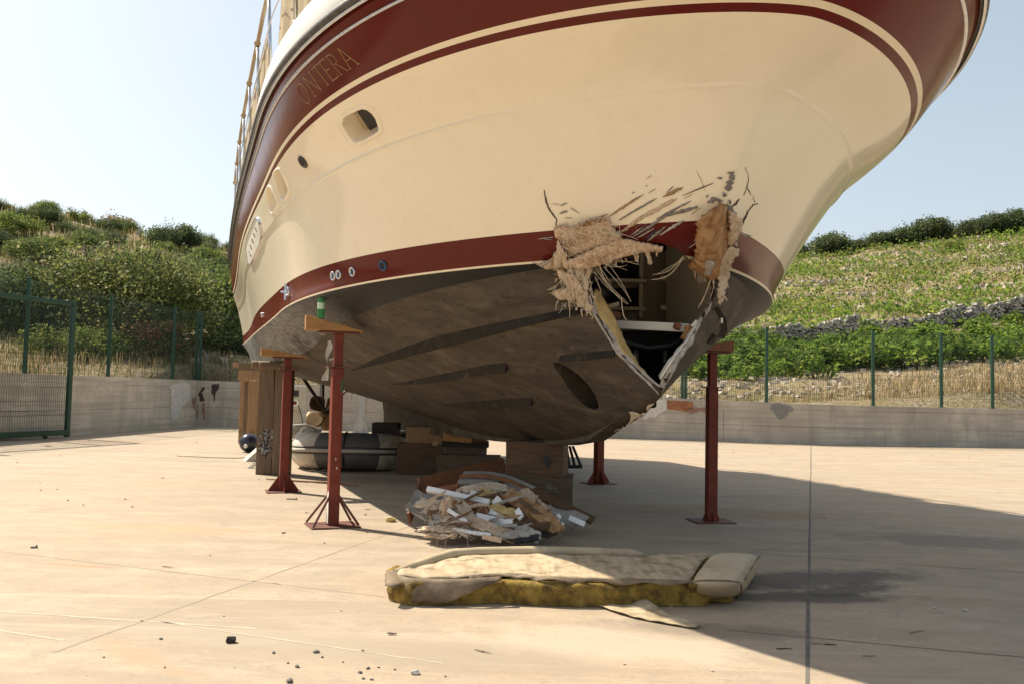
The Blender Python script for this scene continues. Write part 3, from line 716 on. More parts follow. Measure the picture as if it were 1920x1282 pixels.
def shrub(key, x, y, sc, label, cat='bush', group=None, name='shrub', z=None, rz=None, sz=None, both=True):
    z = onhill(x, y) if z is None else z
    e = empty(name, (x, y, z-.05), random.uniform(0, 6.28) if rz is None else rz, label, cat, group); e.scale = (sc, sc, sc*(sz or random.uniform(.8, 1.15)))
    f, s = SH[key]; link('crown' if name.endswith('tree') else 'foliage', f, None, e)
    if both: link('trunk' if name.endswith('tree') else 'branch', s, None, e)
    return e
def at_hill(px, py, Y=None):
    if Y is None: return hillpx(px, py)
    d = dp(px, py, Y); return Vector((d.x, d.y, onhill(d.x, d.y)))
# --- left hillside: named individuals
def place(key, px, Y, sc, label, cat='bush', name='shrub', sz=None, group=None):
    p = dp(px, 700, Y); return shrub(key, p.x, p.y, sc, label, cat, group, name, sz=sz)
place('big', 235, 27.5, 1.12, 'large rounded bush with glossy sunlit leaves, behind the left fence', sz=1.05)
place('red', 290, 25.6, .62, 'reddish brown shrub low behind the left fence panel')
place('dark', 60, 27, 1.05, 'dark green bush behind the gate at the left edge')
place('yellow', 95, 24.5, .65, 'small yellow flowering bush close behind the left fence')
place('mid', 175, 24.4, .6, 'small bright green bush between two posts of the left fence')
place('olive', 405, 31, 1.25, 'olive green thicket bush close to the stern of the boat', sz=1.25)
place('grey', 350, 36, 1.25, 'tall grey green thicket right of the large glossy bush', sz=1.3)
place('dark', 435, 44, .9, 'dark tall bush half hidden behind the stern of the boat', sz=1.3)
place('mid', 470, 30, .9, 'low green bush beyond the back fence behind the timber stack')
place('red', 211, 84, 1.3, 'reddish tree on the crest of the left hill', 'tree', 'hill_tree', sz=1.15)
place('mid', 180, 82, 1.3, 'light green tree beside the reddish one on the hill crest', 'tree', 'hill_tree')
place('dark', 66, 58, .95, 'dark round bush alone on dry grass on the upper left hill', sz=.62)
place('dark2', 297, 62, .8, 'dark upright tree standing on the left skyline', 'tree', 'hill_tree', sz=1.3)
place('dark2', 380, 60, .62, 'small dark twin crowned tree on the left skyline near the boat', 'tree', 'hill_tree', sz=1.2)
place('tree', 335, 64, .7, 'thin bushy tree between two darker ones on the left skyline', 'tree', 'hill_tree', sz=1.3)
place('dark', 50, 88, 1.3, 'dark bush on the crest of the hill at the far left')
# --- left hillside: the rest of the scrub
keys = ['dark', 'dark2', 'olive', 'mid', 'yellow', 'grey', 'olive', 'mid']
rr_ = random.Random(11)
KN = {'dark': 'dark green', 'dark2': 'dense dark green', 'olive': 'olive green', 'mid': 'fresh green', 'yellow': 'yellow green', 'grey': 'grey green'}
def scrub_label(k, ring):
    zone = ('close behind the left fence', 'at the foot of the left hillside', 'halfway up the left hillside', 'high on the left hillside', 'near the crest of the left hillside')[min(4, ring//2)]
    return KN[k]+' scrub bush '+zone, 'bush', KN[k]+' bushes '+zone
for ring, (Y, n, s0, s1) in enumerate(((27, 8, .6, .9), (31, 10, .75, 1.1), (36, 10, .7, 1.05), (42, 11, .6, 1.0), (49, 12, .55, .95), (57, 13, .5, .95), (66, 13, .5, .9), (76, 13, .45, .9), (88, 14, .5, .9))):
    for i in range(n):
        px = -160+(i+rr_.uniform(.1, .9))*(900/n)
        if ring < 2 and 120 < px < 330: continue
        YY = Y+rr_.uniform(-2.5, 2.5); p = dp(px, 700, YY)
        k = rr_.choice(keys if ring < 6 else ['olive', 'mid', 'yellow', 'yellow', 'grey', 'dark'])
        shrub(k, p.x, p.y, rr_.uniform(s0, s1), *scrub_label(k, ring), rz=rr_.uniform(0, 6.28), sz=rr_.uniform(.7, 1.0), both=Y < 50)
# --- right ridge: olive trees
for px, Y, sc, lab in ((1560, 108, 1.45, 'leftmost dark olive tree on the ridge above the vineyard'), (1612, 109, .85, 'small olive tree right of the leftmost one on the vineyard ridge'), (1652, 107, 1.0, 'low olive tree on the ridge, third from the left'), (1690, 107, 1.15, 'olive tree in the middle of the row on the ridge'), (1748, 106, 1.55, 'broad olive tree standing highest in the middle of the ridge'), (1826, 101, 1.05, 'olive tree left of the round one near the right end of the ridge'), (1868, 101, 1.3, 'round olive tree near the right end of the ridge'), (1916, 101, 1.35, 'olive tree cut by the right edge of the picture on the ridge')):
    p = dp(px, 700, Y); shrub('tree', p.x, p.y, sc, lab, 'tree', name='olive_tree', sz=.95)
for i, px in enumerate((1985, 2060, 2140, 1490, 1420)):
    p = dp(px, 700, 112+i); shrub('tree', p.x, p.y, 1.2, 'olive tree on the ridge outside the picture' if px > 1950 else 'olive tree on the ridge hidden behind the bow', 'tree', 'olive trees out of view on the ridge', name='olive_tree')
place('mid', 1790, 92, .8, 'small green bush just below the ridge among the vines')
# --- vineyard
vine_me = [leaf_mesh('foliage', (.85, .7, .95), 620, .125, 40+i, [L_VIN, L_VIN, L_MID], stretch=1.15, clump=22, flat=.5) for i in range(4)]
vine_st = [stem_mesh('trunk', (.5, .4, .7), 50+i, BARK, 3, .035) for i in range(2)]
rv = random.Random(5); nv_ = 0; ROWN = ('row nearest the back fence', 'second row', 'third row', 'fourth row', 'fifth row', 'row just below the stone wall')
for rowN, (rowY, x0, x1, stp) in enumerate(((29.5, 1300, 1990, 34), (31.5, 1290, 1990, 33), (34, 1290, 1990, 31), (37, 1300, 1990, 30), (40, 1320, 1990, 30), (43.5, 1340, 1990, 31))):
    px = x0+rv.uniform(0, 20)
    while px < x1:
        p = dp(px, 700, rowY+rv.uniform(-.7, .7)); px += stp*rv.uniform(.75, 1.35)
        if rv.random() < (.45 if rowY < 30 else .25 if rowY < 37 else .42): continue
        if rowY < 30 and px > 1640: continue
        e = empty('grapevine', (p.x, p.y, onhill(p.x, p.y)-.03), rv.uniform(0, 6.28), 'bushy green grapevine in the '+ROWN[rowN]+' between fence and stone wall', 'grapevine', 'grapevines in the '+ROWN[rowN]); s = rv.uniform(.8, 1.15); e.scale = (s, s, s*rv.uniform(.85, 1.1))
        link('foliage', rv.choice(vine_me), None, e); link('trunk', rv.choice(vine_st), None, e); nv_ += 1
def merged_leaves(name, centres, nper, size, spread, mats, seed, stretch=1.2, kindlab=None, flat=.5, bias=None):
    r = np.random.default_rng(seed); C = np.repeat(np.array(centres), nper, axis=0); n = len(C); sp = np.repeat(np.array(spread), nper, axis=0) if np.ndim(spread) == 2 else np.array(spread)[None]
    p = C+np.clip(r.normal(0, 1, (n, 3)), -1.7, 1.7)*sp; p[:, 2] = np.maximum(p[:, 2], C[:, 2]-.25)
    nrm = r.normal(0, 1, (n, 3)); nrm[:, 2] = np.abs(nrm[:, 2])+flat; nrm /= np.linalg.norm(nrm, axis=1)[:, None]
    ax = np.cross(nrm, r.normal(0, 1, (n, 3))); ax /= np.linalg.norm(ax, axis=1)[:, None]; bx = np.cross(nrm, ax); s = size*r.uniform(.6, 1.4, n)[:, None]
    q = np.stack([p-ax*s*stretch/2, p-bx*s/2, p+ax*s*stretch/2, p+bx*s/2], 1).reshape(-1, 3)
    me = D.meshes.new(name); me.vertices.add(4*n); me.vertices.foreach_set('co', q.ravel()); me.loops.add(4*n); me.loops.foreach_set('vertex_index', np.arange(4*n)); me.polygons.add(n)
    me.polygons.foreach_set('loop_start', np.arange(0, 4*n, 4)); me.polygons.foreach_set('loop_total', np.full(n, 4))
    for m in mats: me.materials.append(m)
    me.polygons.foreach_set('material_index', np.repeat(r.integers(0, len(mats), len(centres)), nper)); me.update()
    return me
cs_ = []; sp_ = []
def bare(x, y):
    # stony strips between the terraces, following the contours
    return math.sin(onhill(x, y)*2.6+2.2*mnoise.noise((x*.05, y*.05, 1)))+1.3*mnoise.noise((x*.13, y*.2, 5)) > .62
for Y in np.arange(47, 112, 1.75):
    for px in np.arange(1250, 2250, 1600*1.25/Y):
        d = dp(px+rv.uniform(-8, 8), 700, Y+rv.uniform(-.5, .5))
        if bare(d.x, d.y) or rv.random() < .10: continue
        cs_.append((d.x, d.y, onhill(d.x, d.y)+.32)); k = rv.uniform(.7, 1.25); sp_.append((.62*k, .5*k, .30*k))
o = link('vineyard_rows', merged_leaves('vineyard_rows', cs_, 36, .22, sp_, [L_VIN, L_VIN, L_MID, L_YEL, L_VIN], 3)); tag(o, 'far rows of low green vines climbing the stony hillside', 'vineyard', kind='stuff')
# --- dry stone wall across the vineyard
def stone_wall():
    pl = []
    for px, py in ((1180, 648), (1300, 642), (1400, 630), (1500, 627), (1600, 622), (1700, 612), (1800, 600), (1825, 594), (1920, 584), (2050, 570), (2200, 556)):
        d = dp(px, py, 46.5+(.0 if px < 1810 else .6)); pl.append(Vector((d.x, d.y, min(onhill(d.x, d.y), d.z-.2))))
    e = empty('dry_stone_wall', pl[0], 0, 'dry stone wall of grey rubble crossing the vineyard below the slope', 'wall'); o0 = pl[0]
    core = MB(); st = MB(); r = random.Random(9)
    STN = mat('limestone rubble', (.33, .31, .28), (.21, .195, .175), (.42, .39, .35), scale=2, rough=.9, bmp=.3, island=.35)
    for a, b in zip(pl[:-1], pl[1:]):
        a = a-o0; b = b-o0; H = .75; d = b-a; n = Vector((-d.y, d.x, 0)).normalized()*.2; z = Vector((0, 0, 1))
        core.hexa([a-n-z*.4, b-n-z*.4, b+n-z*.4, a+n-z*.4, a-n*.8+z*(H-.1), b-n*.8+z*(H-.1), b+n*.8+z*(H-.1), a+n*.8+z*(H-.1)])
        L = d.length; nn = n.normalized(); u = d.normalized()
        front = -nn if nn.y > 0 else nn
        zz = -.1
        while zz < H:
            hh = r.uniform(.09, .17); f = 0
            while f < L:
                wd = r.uniform(.10, .30)
                if r.random() > (.06 if zz < H-.15 else .45):
                    c = a+u*(f+wd/2)+Vector((0, 0, (d.z/L)*f+zz+hh/2+r.uniform(-.03, .03)))+front*(.19+r.uniform(-.05, .05))
                    rot = Euler((r.uniform(-.2, .2), r.uniform(-.2, .2), math.atan2(u.y, u.x)+r.uniform(-.15, .15))).to_matrix()
                    x, y, q = wd*.48, .16, hh*.48
                    st.add([c+rot @ Vector((sx*x*r.uniform(.7, 1), sy*y, sz*q*r.uniform(.7, 1))) for sx, sy, sz in ((-1, -1, -1), (1, -1, -1), (1, 1, -1), (-1, 1, -1), (-1, -1, 1), (1, -1, 1), (1, 1, 1), (-1, 1, 1))], [(0, 3, 2, 1), (4, 5, 6, 7), (0, 1, 5, 4), (1, 2, 6, 5), (2, 3, 7, 6), (3, 0, 4, 7)])
                f += wd
            zz += hh
    core.build('wall_core', mat('dark rubble core', (.09, .08, .07), (.05, .045, .04), scale=4, rough=.95), e); st.build('stone', STN, e, kind='stuff')
stone_wall()
# --- stones and dry grass
def scatter_stones(name, pts, s0, s1, m, seed, label):
    r = np.random.default_rng(seed); mb_v = []; mb_f = []
    base = np.array([(-1, -1, -.6), (1, -1, -.6), (1, 1, -.6), (-1, 1, -.6), (-1, -1, .6), (1, -1, .6), (1, 1, .6), (-1, 1, .6)])
    F = [(0, 3, 2, 1), (4, 5, 6, 7), (0, 1, 5, 4), (1, 2, 6, 5), (2, 3, 7, 6), (3, 0, 4, 7)]
    for p in pts:
        q = base*r.uniform(.45, 1, (8, 3))*r.uniform(s0, s1); a = r.uniform(0, 6.3); c, s = math.cos(a), math.sin(a)
        q = q @ np.array([[c, s, 0], [-s, c, 0], [0, 0, 1]]); n = len(mb_v); mb_v += [tuple(x) for x in q+np.array(p)]; mb_f += [tuple(i+n for i in f) for f in F]
    o = mk(name, mb_v, mb_f, m); tag(o, label, 'stones', kind='stuff'); return o
STO = mat('pale field stone', (.52, .46, .38), (.38, .33, .27), scale=2, rough=.9, bmp=.2, island=.3)
pts = []
for i in range(1500):
    px = rv.uniform(1200, 2050); Y = rv.choice([rv.uniform(24.6, 30), rv.uniform(25, 34), rv.uniform(30, 46)]); d = dp(px, 700, Y); pts.append((d.x, d.y, onhill(d.x, d.y)+.01))
scatter_stones('field_stones', pts, .04, .14, STO, 2, 'pale stones strewn on the dry ground behind the back fence')
pts = []
for i in range(6500):
    px = rv.uniform(1200, 2150); Y = 47+65*rv.random()**.8; d = dp(px, 700, Y)
    if not bare(d.x, d.y): continue
    pts.append((d.x, d.y, onhill(d.x, d.y)+.02))
scatter_stones('slope_stones', pts, .12, .38, STO, 3, 'pale stones lying in bands between the vines on the slope')
pts = []
for i in range(420):
    px = rv.uniform(-100, 560); Y = rv.choice([rv.uniform(26, 34), rv.uniform(30, 90)]); d = dp(px, 700, Y); pts.append((d.x, d.y, onhill(d.x, d.y)+.02))
scatter_stones('hill_stones', pts, .06, .3, STO, 4, 'pale rocks between the bushes on the left hillside')
def grass(name, n, fn, h0, h1, mats, seed, label, lean=.35, wid=.012):
    r = np.random.default_rng(seed); v = []; 
    P = np.array([fn() for _ in range(n)]); h = r.uniform(h0, h1, n); a = r.uniform(0, 6.28, n); l = r.uniform(.1, 1, n)*lean*h
    d = np.stack([np.cos(a), np.sin(a), 0*a], -1); sd = np.stack([-np.sin(a), np.cos(a), 0*a], -1)*wid*(h/.4)[:, None]
    up = np.stack([0*a, 0*a, h], -1)
    q = np.stack([P-sd, P+sd, P+up*.6+d*l[:, None]*.4+sd*.7, P+up+d*l[:, None]], 1).reshape(-1, 3)
    me = D.meshes.new(name); me.vertices.add(4*n); me.vertices.foreach_set('co', q.ravel()); me.loops.add(4*n); me.loops.foreach_set('vertex_index', np.arange(4*n)); me.polygons.add(n)
    me.polygons.foreach_set('loop_start', np.arange(0, 4*n, 4)); me.polygons.foreach_set('loop_total', np.full(n, 4))
    for m in mats: me.materials.append(m)
    me.polygons.foreach_set('material_index', r.integers(0, len(mats), n)); me.update(); o = link(name, me); tag(o, label, 'grass', kind='stuff'); return o
G_DRY = leafm('dry straw', (.42, .325, .175), (.30, .22, .11), (.52, .42, .25), trans=.3, island=.25, g=1)
G_GRN = leafm('half green grass', (.16, .15, .045), (.10, .11, .03), trans=.3, island=.25, g=1)
def gfn(x0, x1, Y0, Y1, pw=1.0):
    def f():
        px = rv.uniform(x0, x1); Y = Y0+(Y1-Y0)*rv.random()**pw; d = dp(px, 700, Y); return (d.x, d.y, onhill(d.x, d.y)-.02)
    return f
def gleft():
    # strip just outside the left wall
    f = rv.random(); a = Vector((-12.6, 2.0)); b = Vector((-9.25, 25.13)); p = a.lerp(b, f**.6); n = Vector((-1, .14)); q = p+n*rv.uniform(.25, 5); return (q.x, q.y, onhill(q.x, q.y)-.02)
def gfn2():
    px = 1480+640*rv.random()**.55; Y = 24.0+4.5*rv.random()**1.3; d = dp(px, 700, Y); return (d.x, d.y, onhill(d.x, d.y)-.02)
grass('dry_grass', 6500, gfn(-200, 560, 25.4, 30, 1.6), .10, .38, [G_DRY, G_DRY, G_GRN], 1, 'dry straw coloured grass behind the left and back fence')
grass('dry_grass', 5000, gleft, .15, .45, [G_DRY, G_GRN, G_DRY], 2, 'dry grass and weeds along the outside of the left wall')
grass('dry_grass', 7000, gfn(1150, 2100, 23.8, 29, 1.4), .06, .24, [G_DRY, G_DRY, G_GRN], 3, 'short dry grass on the stony ground behind the right fence')
grass('dry_grass', 4200, gfn2, .12, .48, [G_DRY, G_DRY, G_DRY], 4, 'tall dry grass behind the fence at the right edge')
grass('hill_grass', 7000, gfn(-150, 600, 34, 92, 1.0), .3, .8, [G_DRY, G_GRN, G_GRN], 5, 'dry grass between bushes up the left hillside', wid=.03)
grass('slope_weeds', 12000, gfn(1250, 2150, 46, 112, .8), .25, .6, [G_GRN, G_GRN, G_DRY], 6, 'weeds and dry grass between the vines on the slope', wid=.03)

# ================================================================== THE BOAT
BL = BO.copy()
boat = empty('motor_yacht', BL, 0, 'large cream and maroon motor yacht on land with a smashed open bow', 'boat')
def bmk(name, vs, fs, m, parent=None, sm=False, midx=None):
    return mk(name, [Vector(v)-BL for v in vs], fs, m, parent or boat, sm, midx)
def bmb(mb, name, m, parent=None, sm=False, bevel=0, kind=None):
    mb.v = [tuple(Vector(v)-BL) for v in mb.v]; return mb.build(name, m, parent or boat, sm, bevel, kind=kind)
TUN = chaikin([(640+x/3.097, 480+y/3.097) for x, y in ((1228, 622), (1262, 617), (1330, 652), (1405, 712), (1462, 780), (1492, 850), (1494, 888), (1462, 892), (1400, 858), (1330, 780), (1280, 700), (1245, 655))], 1)
HOLEJ = jag(HOLE, 1.6, 7, 5)
for poly in (HOLEJ, HAWSE, WIN[0], WIN[1], TUN): cut_hull(poly)
me = D.meshes.new('hull'); 
for v in hullbm.verts: v.co -= BL
hullbm.to_mesh(me); hullbm.free()
hull = link('hull', me, HM+[INNER]*5+[LAMI, LAMI, CREAM, STRK, STRK], boat)
sol = hull.modifiers.new('skin', 'SOLIDIFY'); sol.thickness = .024; sol.offset = -1; sol.material_offset = 5; sol.material_offset_rim = 10
def recess(poly, depth, name, m_side, m_floor, split=None, vec=None):
    A = []; Nn = Vector()
    for q in poly:
        p, n = hp(*q); A.append(p); Nn += n
    Nn.normalize(); d = (-Nn if vec is None else vec)*depth; c = sum(A, Vector())/len(A); n = len(A)
    A = [p-(p-c)*.015 for p in A]; B = [c+(p-c)*.9+d for p in A]
    fs = [(i, (i+1) % n, n+(i+1) % n, n+i) for i in range(n)]+[tuple(range(n, 2*n))]
    return bmk(name, A+B, fs, [m_side, m_floor], hull, False, [0]*n+[1])
def lip(poly, wpx, h, name, m, inner=0):
    """raised rounded moulding round an opening"""
    c = (sum(p[0] for p in poly)/len(poly), sum(p[1] for p in poly)/len(poly)); prof = ((0, -.01), (.02, h*.7), (.3, h), (.65, h*.8), (1, .001)); rows_ = []
    for f, o in prof:
        r = []
        for q in poly:
            dx, dy = q[0]-c[0], q[1]-c[1]; L = math.hypot(dx, dy); k = 1+f*wpx/L
            p, nn = hp(c[0]+dx*k, c[1]+dy*k); r.append(p+nn*o)
        rows_.append(r)
    n = len(poly); vs = sum(rows_, []); fs = []
    for a in range(len(prof)-1):
        for i in range(n): fs.append((a*n+i, a*n+(i+1) % n, (a+1)*n+(i+1) % n, (a+1)*n+i))
    return bmk(name, vs, fs, m, hull, True)
CREAM_SHADE = mat('shaded cream recess', (.50, .42, .30), (.45, .37, .26), scale=5, rough=.45, bmp=.03)  # cream recess floors, their shade put into a darker colour
recess(HAWSE, .13, 'hawse_recess', CREAM, CREAM_SHADE); lip(HAWSE, 9, .012, 'hawse_frame', CREAM)
def floor_panel(pts, off, name, m):
    P = []
    for q in pts:
        p, n = hp(*q); P.append(p-n*off)
    return bmk(name, P, [tuple(range(len(P)))], m, hull)
_A = [hp(*a) for a in HAWSE]; _n = sum((n for p, n in _A), Vector()).normalized(); _c = sum((p for p, n in _A), Vector())/len(_A)-_n*.105
def on_floor(x, y): d = pray(x, y); return EYE+d*((_c-EYE).dot(_n)/d.dot(_n))
mb = MB(); mb.prism([on_floor(*a) for a in ((668, 208), (683, 201), (700, 212), (713, 240), (706, 247), (693, 245))], _n*-.02); bmb(mb, 'hawse_dark_panel', BLACK, hull)  # solid black panel on the recess floor, painted as the dark of the hole
for wn in WIN: recess(wn, .07, 'window_recess', CREAM, CREAM_SHADE); lip(wn, 5, .014, 'window_frame', CREAM)
recess(TUN, .55, 'thruster_tunnel', STRK, BLACK, vec=-BS)
# vent plate on the side near the stern
vent = chaikin([(462, 457), (481, 408), (487, 412), (492, 440), (473, 497), (468, 492)], 1)
def plate(poly, th, name, m, parent=None):
    P = [hp(*q) for q in poly]; A = [p+n*.001 for p, n in P]; B = [p+n*th for p, n in P]; n = len(P)
    return bmk(name, A+B, [tuple(range(n, 2*n))]+[(i, (i+1) % n, n+(i+1) % n, n+i) for i in range(n)], m, parent or hull)
plate(vent, .018, 'vent_plate', WHITE)
for i in range(5):
    f = i/4; x = 470+f*13; y = 474-f*44
    mb = MB(); a, n1 = hp(x-1.2, y-3); b, n2 = hp(x+1.4, y+4); mb.tube([a+n1*.016, b+n2*.016], .009, 6); bmb(mb, 'vent_slot', BLACK, hull)
lip(vent, 2, .024, 'vent_rim', CHROME)
# through-hull fittings
BLUE = mat('blue fitting', (.03, .07, .16), (.02, .05, .12), scale=9, rough=.35)
def fitting(px, py, r, m_ring, m_in, name='skin_fitting'):
    p, n = hp(px, py); u = n.orthogonal().normalized(); v = n.cross(u); vs = []; fs = []; K = 16
    prof = [(1, .001), (1, .012), (.85, .02), (.62, .014), (.58, -.002)]
    for rr, o in prof:
        for k in range(K): a = 2*math.pi*k/K; vs.append(p+(u*math.cos(a)+v*math.sin(a))*r*rr+n*o)
    for a in range(len(prof)-1):
        for k in range(K): fs.append((a*K+k, a*K+(k+1) % K, (a+1)*K+(k+1) % K, (a+1)*K+k))
    o = bmk(name, vs, fs, m_ring, hull, True)
    vs = [p+(u*math.cos(2*math.pi*k/K)+v*math.sin(2*math.pi*k/K))*r*.6+n*.004 for k in range(K)]; bmk('fitting_bore', vs, [tuple(range(K))], m_in, hull); return o
fitting(718.7, 498.5, .045, BLUE, BLACK); fitting(661.5, 510, .042, CHROME, BLUE); fitting(636, 515.5, .042, CHROME, BLUE); fitting(625.5, 518, .042, CHROME, BLUE)
fitting(568.7, 303.7, .055, RAILM, BLACK, 'vent_fitting'); fitting(541, 547, .05, CHROME, CHROME, 'drain_fitting'); fitting(492, 591, .03, CHROME, BLACK)
mb = MB(); p, n = hp(541, 547); mb.box(p+n*.03, (.02, .02, .16)); mb.box(p+n*.03, (.10, .02, .02), Matrix.Rotation(-TH, 3, 'Z')); bmb(mb, 'drain_cross', CHROME, hull)

# rub rail, bulwark, deck
S3 = NODES[0]; JJ = list(range(0, NV, 2))+[NV-1]
def outward(side):
    w_ = row_world(S3, side); t_ = np.gradient(w_, axis=0); n = np.stack([t_[:, 1], -t_[:, 0], 0*t_[:, 0]], -1)*(-side); n[0] = FW
    n /= np.maximum(np.linalg.norm(n, axis=1), 1e-9)[:, None]
    if (n[60]@(SW*side)) < 0: n = -n; n[0] = FW
    return w_, n
def sweep(prof, name, m, parent=None):
    vs = []; fs = []; cols = []
    L = []
    for side in (1, -1):
        w_, n = outward(side); js = JJ if side == 1 else JJ[1:]
        L.append([(w_[j], n[j]) for j in js])
    path = list(reversed(L[0]))+L[1]; k = len(prof)
    for w_, n in path:
        for o, u in prof: vs.append(w_+n*o+np.array([0, 0, u]))
    for i in range(len(path)-1):
        for a in range(k-1): fs.append((i*k+a, (i+1)*k+a, (i+1)*k+a+1, i*k+a+1))
    return bmk(name, vs, fs, m, parent, True)
sweep([(-.01, -.012), (.028, -.008), (.045, .012), (.045, .042), (.028, .06), (-.01, .066)], 'rub_rail', RAILM)
sweep([(.012, -.028), (.028, -.026), (.030, -.016), (.012, -.012)], 'rail_trim', CHROME)
sweep([(0, .06), (.012, .10), (-.005, .30), (-.03, .335), (-.09, .345), (-.14, .33), (-.15, .12)], 'bulwark', WHITE)
w1, _ = outward(1); w2, _ = outward(-1); dv = []; dfc = []
for j in JJ: dv += [w1[j]+np.array([0, 0, .12]), w2[j]+np.array([0, 0, .12])]
dfc = [(2*i, 2*i+1, 2*i+3, 2*i+2) for i in range(len(JJ)-1)]
bmk('deck', dv, dfc, WHITE)
def onS(t, side=1, f=0):
    j = int(np.abs(S3[:, 0]-t).argmin()); w_, n = outward(side); return Vector(w_[j]), Vector(n[j])
# steel strip along the maroon band
for side in (1, -1):
    a = row_world(girth(.25), side); b = row_world(girth(.19), side); c = row_world(girth(.31), side)
    vs = []; fs = []
    for i, j in enumerate(JJ):
        nn = Vector(c[min(j+1, NV-1)]-c[max(j-1, 0)]).cross(Vector(b[j]-c[j]))
        nn = nn.normalized()*(side) if nn.length > 1e-7 else BF
        if nn.dot(BS*side) < -.2: nn = -nn
        if j == 0: nn = BF
        mid = Vector(a[j]); up = Vector(b[j]-c[j]).normalized()
        for u, o in ((.019, -.002), (.016, .012), (0, .018), (-.016, .012), (-.019, -.002)): vs.append(mid+up*u+nn*o)
    for i in range(len(JJ)-1):
        for k in range(4): fs.append((i*5+k, (i+1)*5+k, (i+1)*5+k+1, i*5+k+1))
    bmk('steel_strip', vs, fs, CHROME, hull, True)
# bow rail: stanchions, rail, weather cloth
CLOTH = mat('beige weather cloth', (.46, .37, .24), (.38, .30, .19), scale=6, rough=.9, bmp=.3, trans=.25)
ROPE = mat('tan cord', (.46, .38, .27), (.34, .27, .18), scale=30, rough=.9)
ts = [1.9, .75, -.45, -1.65, -2.85, -4.05, -5.25, -6.45, -7.65, -8.85]
for side in (1, -1):
    tops = []
    for t in ts:
        p, n = onS(t, side); b0 = p-n*.07+Vector((0, 0, .335)); tp = b0+n*.05+Vector((0, 0, .82)); tops.append(tp)
        mb = MB(); mb.tube([b0, b0+(tp-b0)*.5, tp], .017, 8); mb.tube([b0, b0+Vector((0, 0, .05))], .03, 10); bmb(mb, 'stanchion', CHROME, None, True)
    mb = MB(); pts = []
    for i in range(len(ts)*6-5):
        t = ts[0]+(ts[-1]-ts[0])*i/(len(ts)*6-6); p, n = onS(t, side); pts.append(p-n*.02+Vector((0, 0, 1.155+.01*math.sin(i*1.3))))
    mb.tube(pts, .021, 8); bmb(mb, 'hand_rail', ROPE, None, True)
    mb = MB(); mb.tube([q-Vector((0, 0, .40))-(q-pts[i]) for i, q in enumerate(pts)], .006, 5); bmb(mb, 'guard_wire', CHROME)
    # lashing knots round the rail
    mb = MB()
    for t in ts:
        p, n = onS(t, side); c = p-n*.02+Vector((0, 0, 1.155)); mb.tube([c-BF*.05, c-BF*.02, c+BF*.02, c+BF*.05], [.024, .034, .034, .024], 8)
    bmb(mb, 'rail_lashing', ROPE)
    for (ta, tb) in ((.30, -1.3), (-2.2, -4.7), (-5.0, -8.6)):
        vs = []; fs = []; N = 22
        for i in range(N+1):
            t = ta+(tb-ta)*i/N; p, n = onS(t, side); wv = .025*math.sin(i*1.7)+.02*math.sin(i*.6)
            for q in range(5):
                f = q/4; ed = (.02*math.sin(q*2.2) if i in (0, N) else 0)
                vs.append(p-n*(.09+wv*(1-f))+BF*ed+Vector((0, 0, .36+.78*f-(.05*math.sin(i*2.1) if q == 4 else 0))))
        for i in range(N):
            for q in range(4): fs.append((i*5+q, (i+1)*5+q, (i+1)*5+q+1, i*5+q+1))
        bmk('weather_cloth', vs, fs, CLOTH, None, True)
# deckhouse, flying bridge, hard top (above the picture; they throw the long shadow to the right)
def house(prof, hw, name, m):
    mb = MB(); n = len(prof); L = [bw(t, hw, z) for t, z in prof]; Rr = [bw(t, -hw, z) for t, z in prof]
    mb.add(L+Rr, [tuple(range(n)), tuple(reversed(range(n, 2*n)))]+[(i, n+i, n+(i+1) % n, (i+1) % n) for i in range(n)]); return bmb(mb, name, m, None, bevel=.04)
dh = house([(-2.3, 3.7), (-3.2, 4.75), (-9.2, 4.75), (-9.2, 3.6)], 1.75, 'deckhouse', WHITE)
house([(-3.9, 4.74), (-4.3, 5.45), (-8.8, 5.45), (-8.8, 4.74)], 1.6, 'flying_bridge', WHITE)
house([(-5.6, 6.32), (-5.6, 6.40), (-9.6, 6.40), (-9.6, 6.32)], 1.75, 'hard_top', WHITE)
mb = MB()
for t in (-5.8, -9.2):
    for s in (1.5, -1.5): mb.tube([bw(t, s, 5.4), bw(t, s, 6.33)], .03, 8)
bmb(mb, 'top_support', CHROME)
GLS = mat('dark window glass', (.02, .025, .03), (.02, .025, .03), rough=.06, bmp=0)
for s in (1.757, -1.757):
    for t0 in (-3.6, -5.3, -7.0):
        mb = MB(); mb.prism([bw(t0, s, 4.0), bw(t0-1.4, s, 4.0), bw(t0-1.4, s, 4.55), bw(t0, s, 4.55)], BS*(.008 if s > 0 else -.008)); bmb(mb, 'side_window', GLS, dh)

# skeg, strakes
vs = []; 
prof = [(.2, 1.10), (-.5, .835), (-1.06, .757), (-2.01, .708), (-3.0, .672), (-4.26, .645), (-6.47, .585), (-9.55, .515)]
up_ = [(-9.40, .62), (-9.42, .80), (-9.55, .97), (-9.75, 1.08), (-9.0, 1.10), (-7.98, 1.02), (-5.57, .90), (-4.0, .84), (-2.0, .82), (-.3, 1.0)]
poly = prof+up_; mb = MB(); n = len(poly)
mb.add([bw(t, .075, z) for t, z in poly]+[bw(t, -.075, z) for t, z in poly], [(i, (i+1) % n, n+(i+1) % n, n+i) for i in range(n)])
tri = tessellate_polygon([[Vector((t, z, 0)) for t, z in poly]]); mb.f += [tuple(t) for t in tri]+[tuple(n+i for i in reversed(t)) for t in tri]; mb.m += [0]*(2*len(tri))
bmb(mb, 'keel_fin', AFB, None, bevel=.03)
def px3(l): return [(640+x/3.097, 480+y/3.097) for x, y in l]
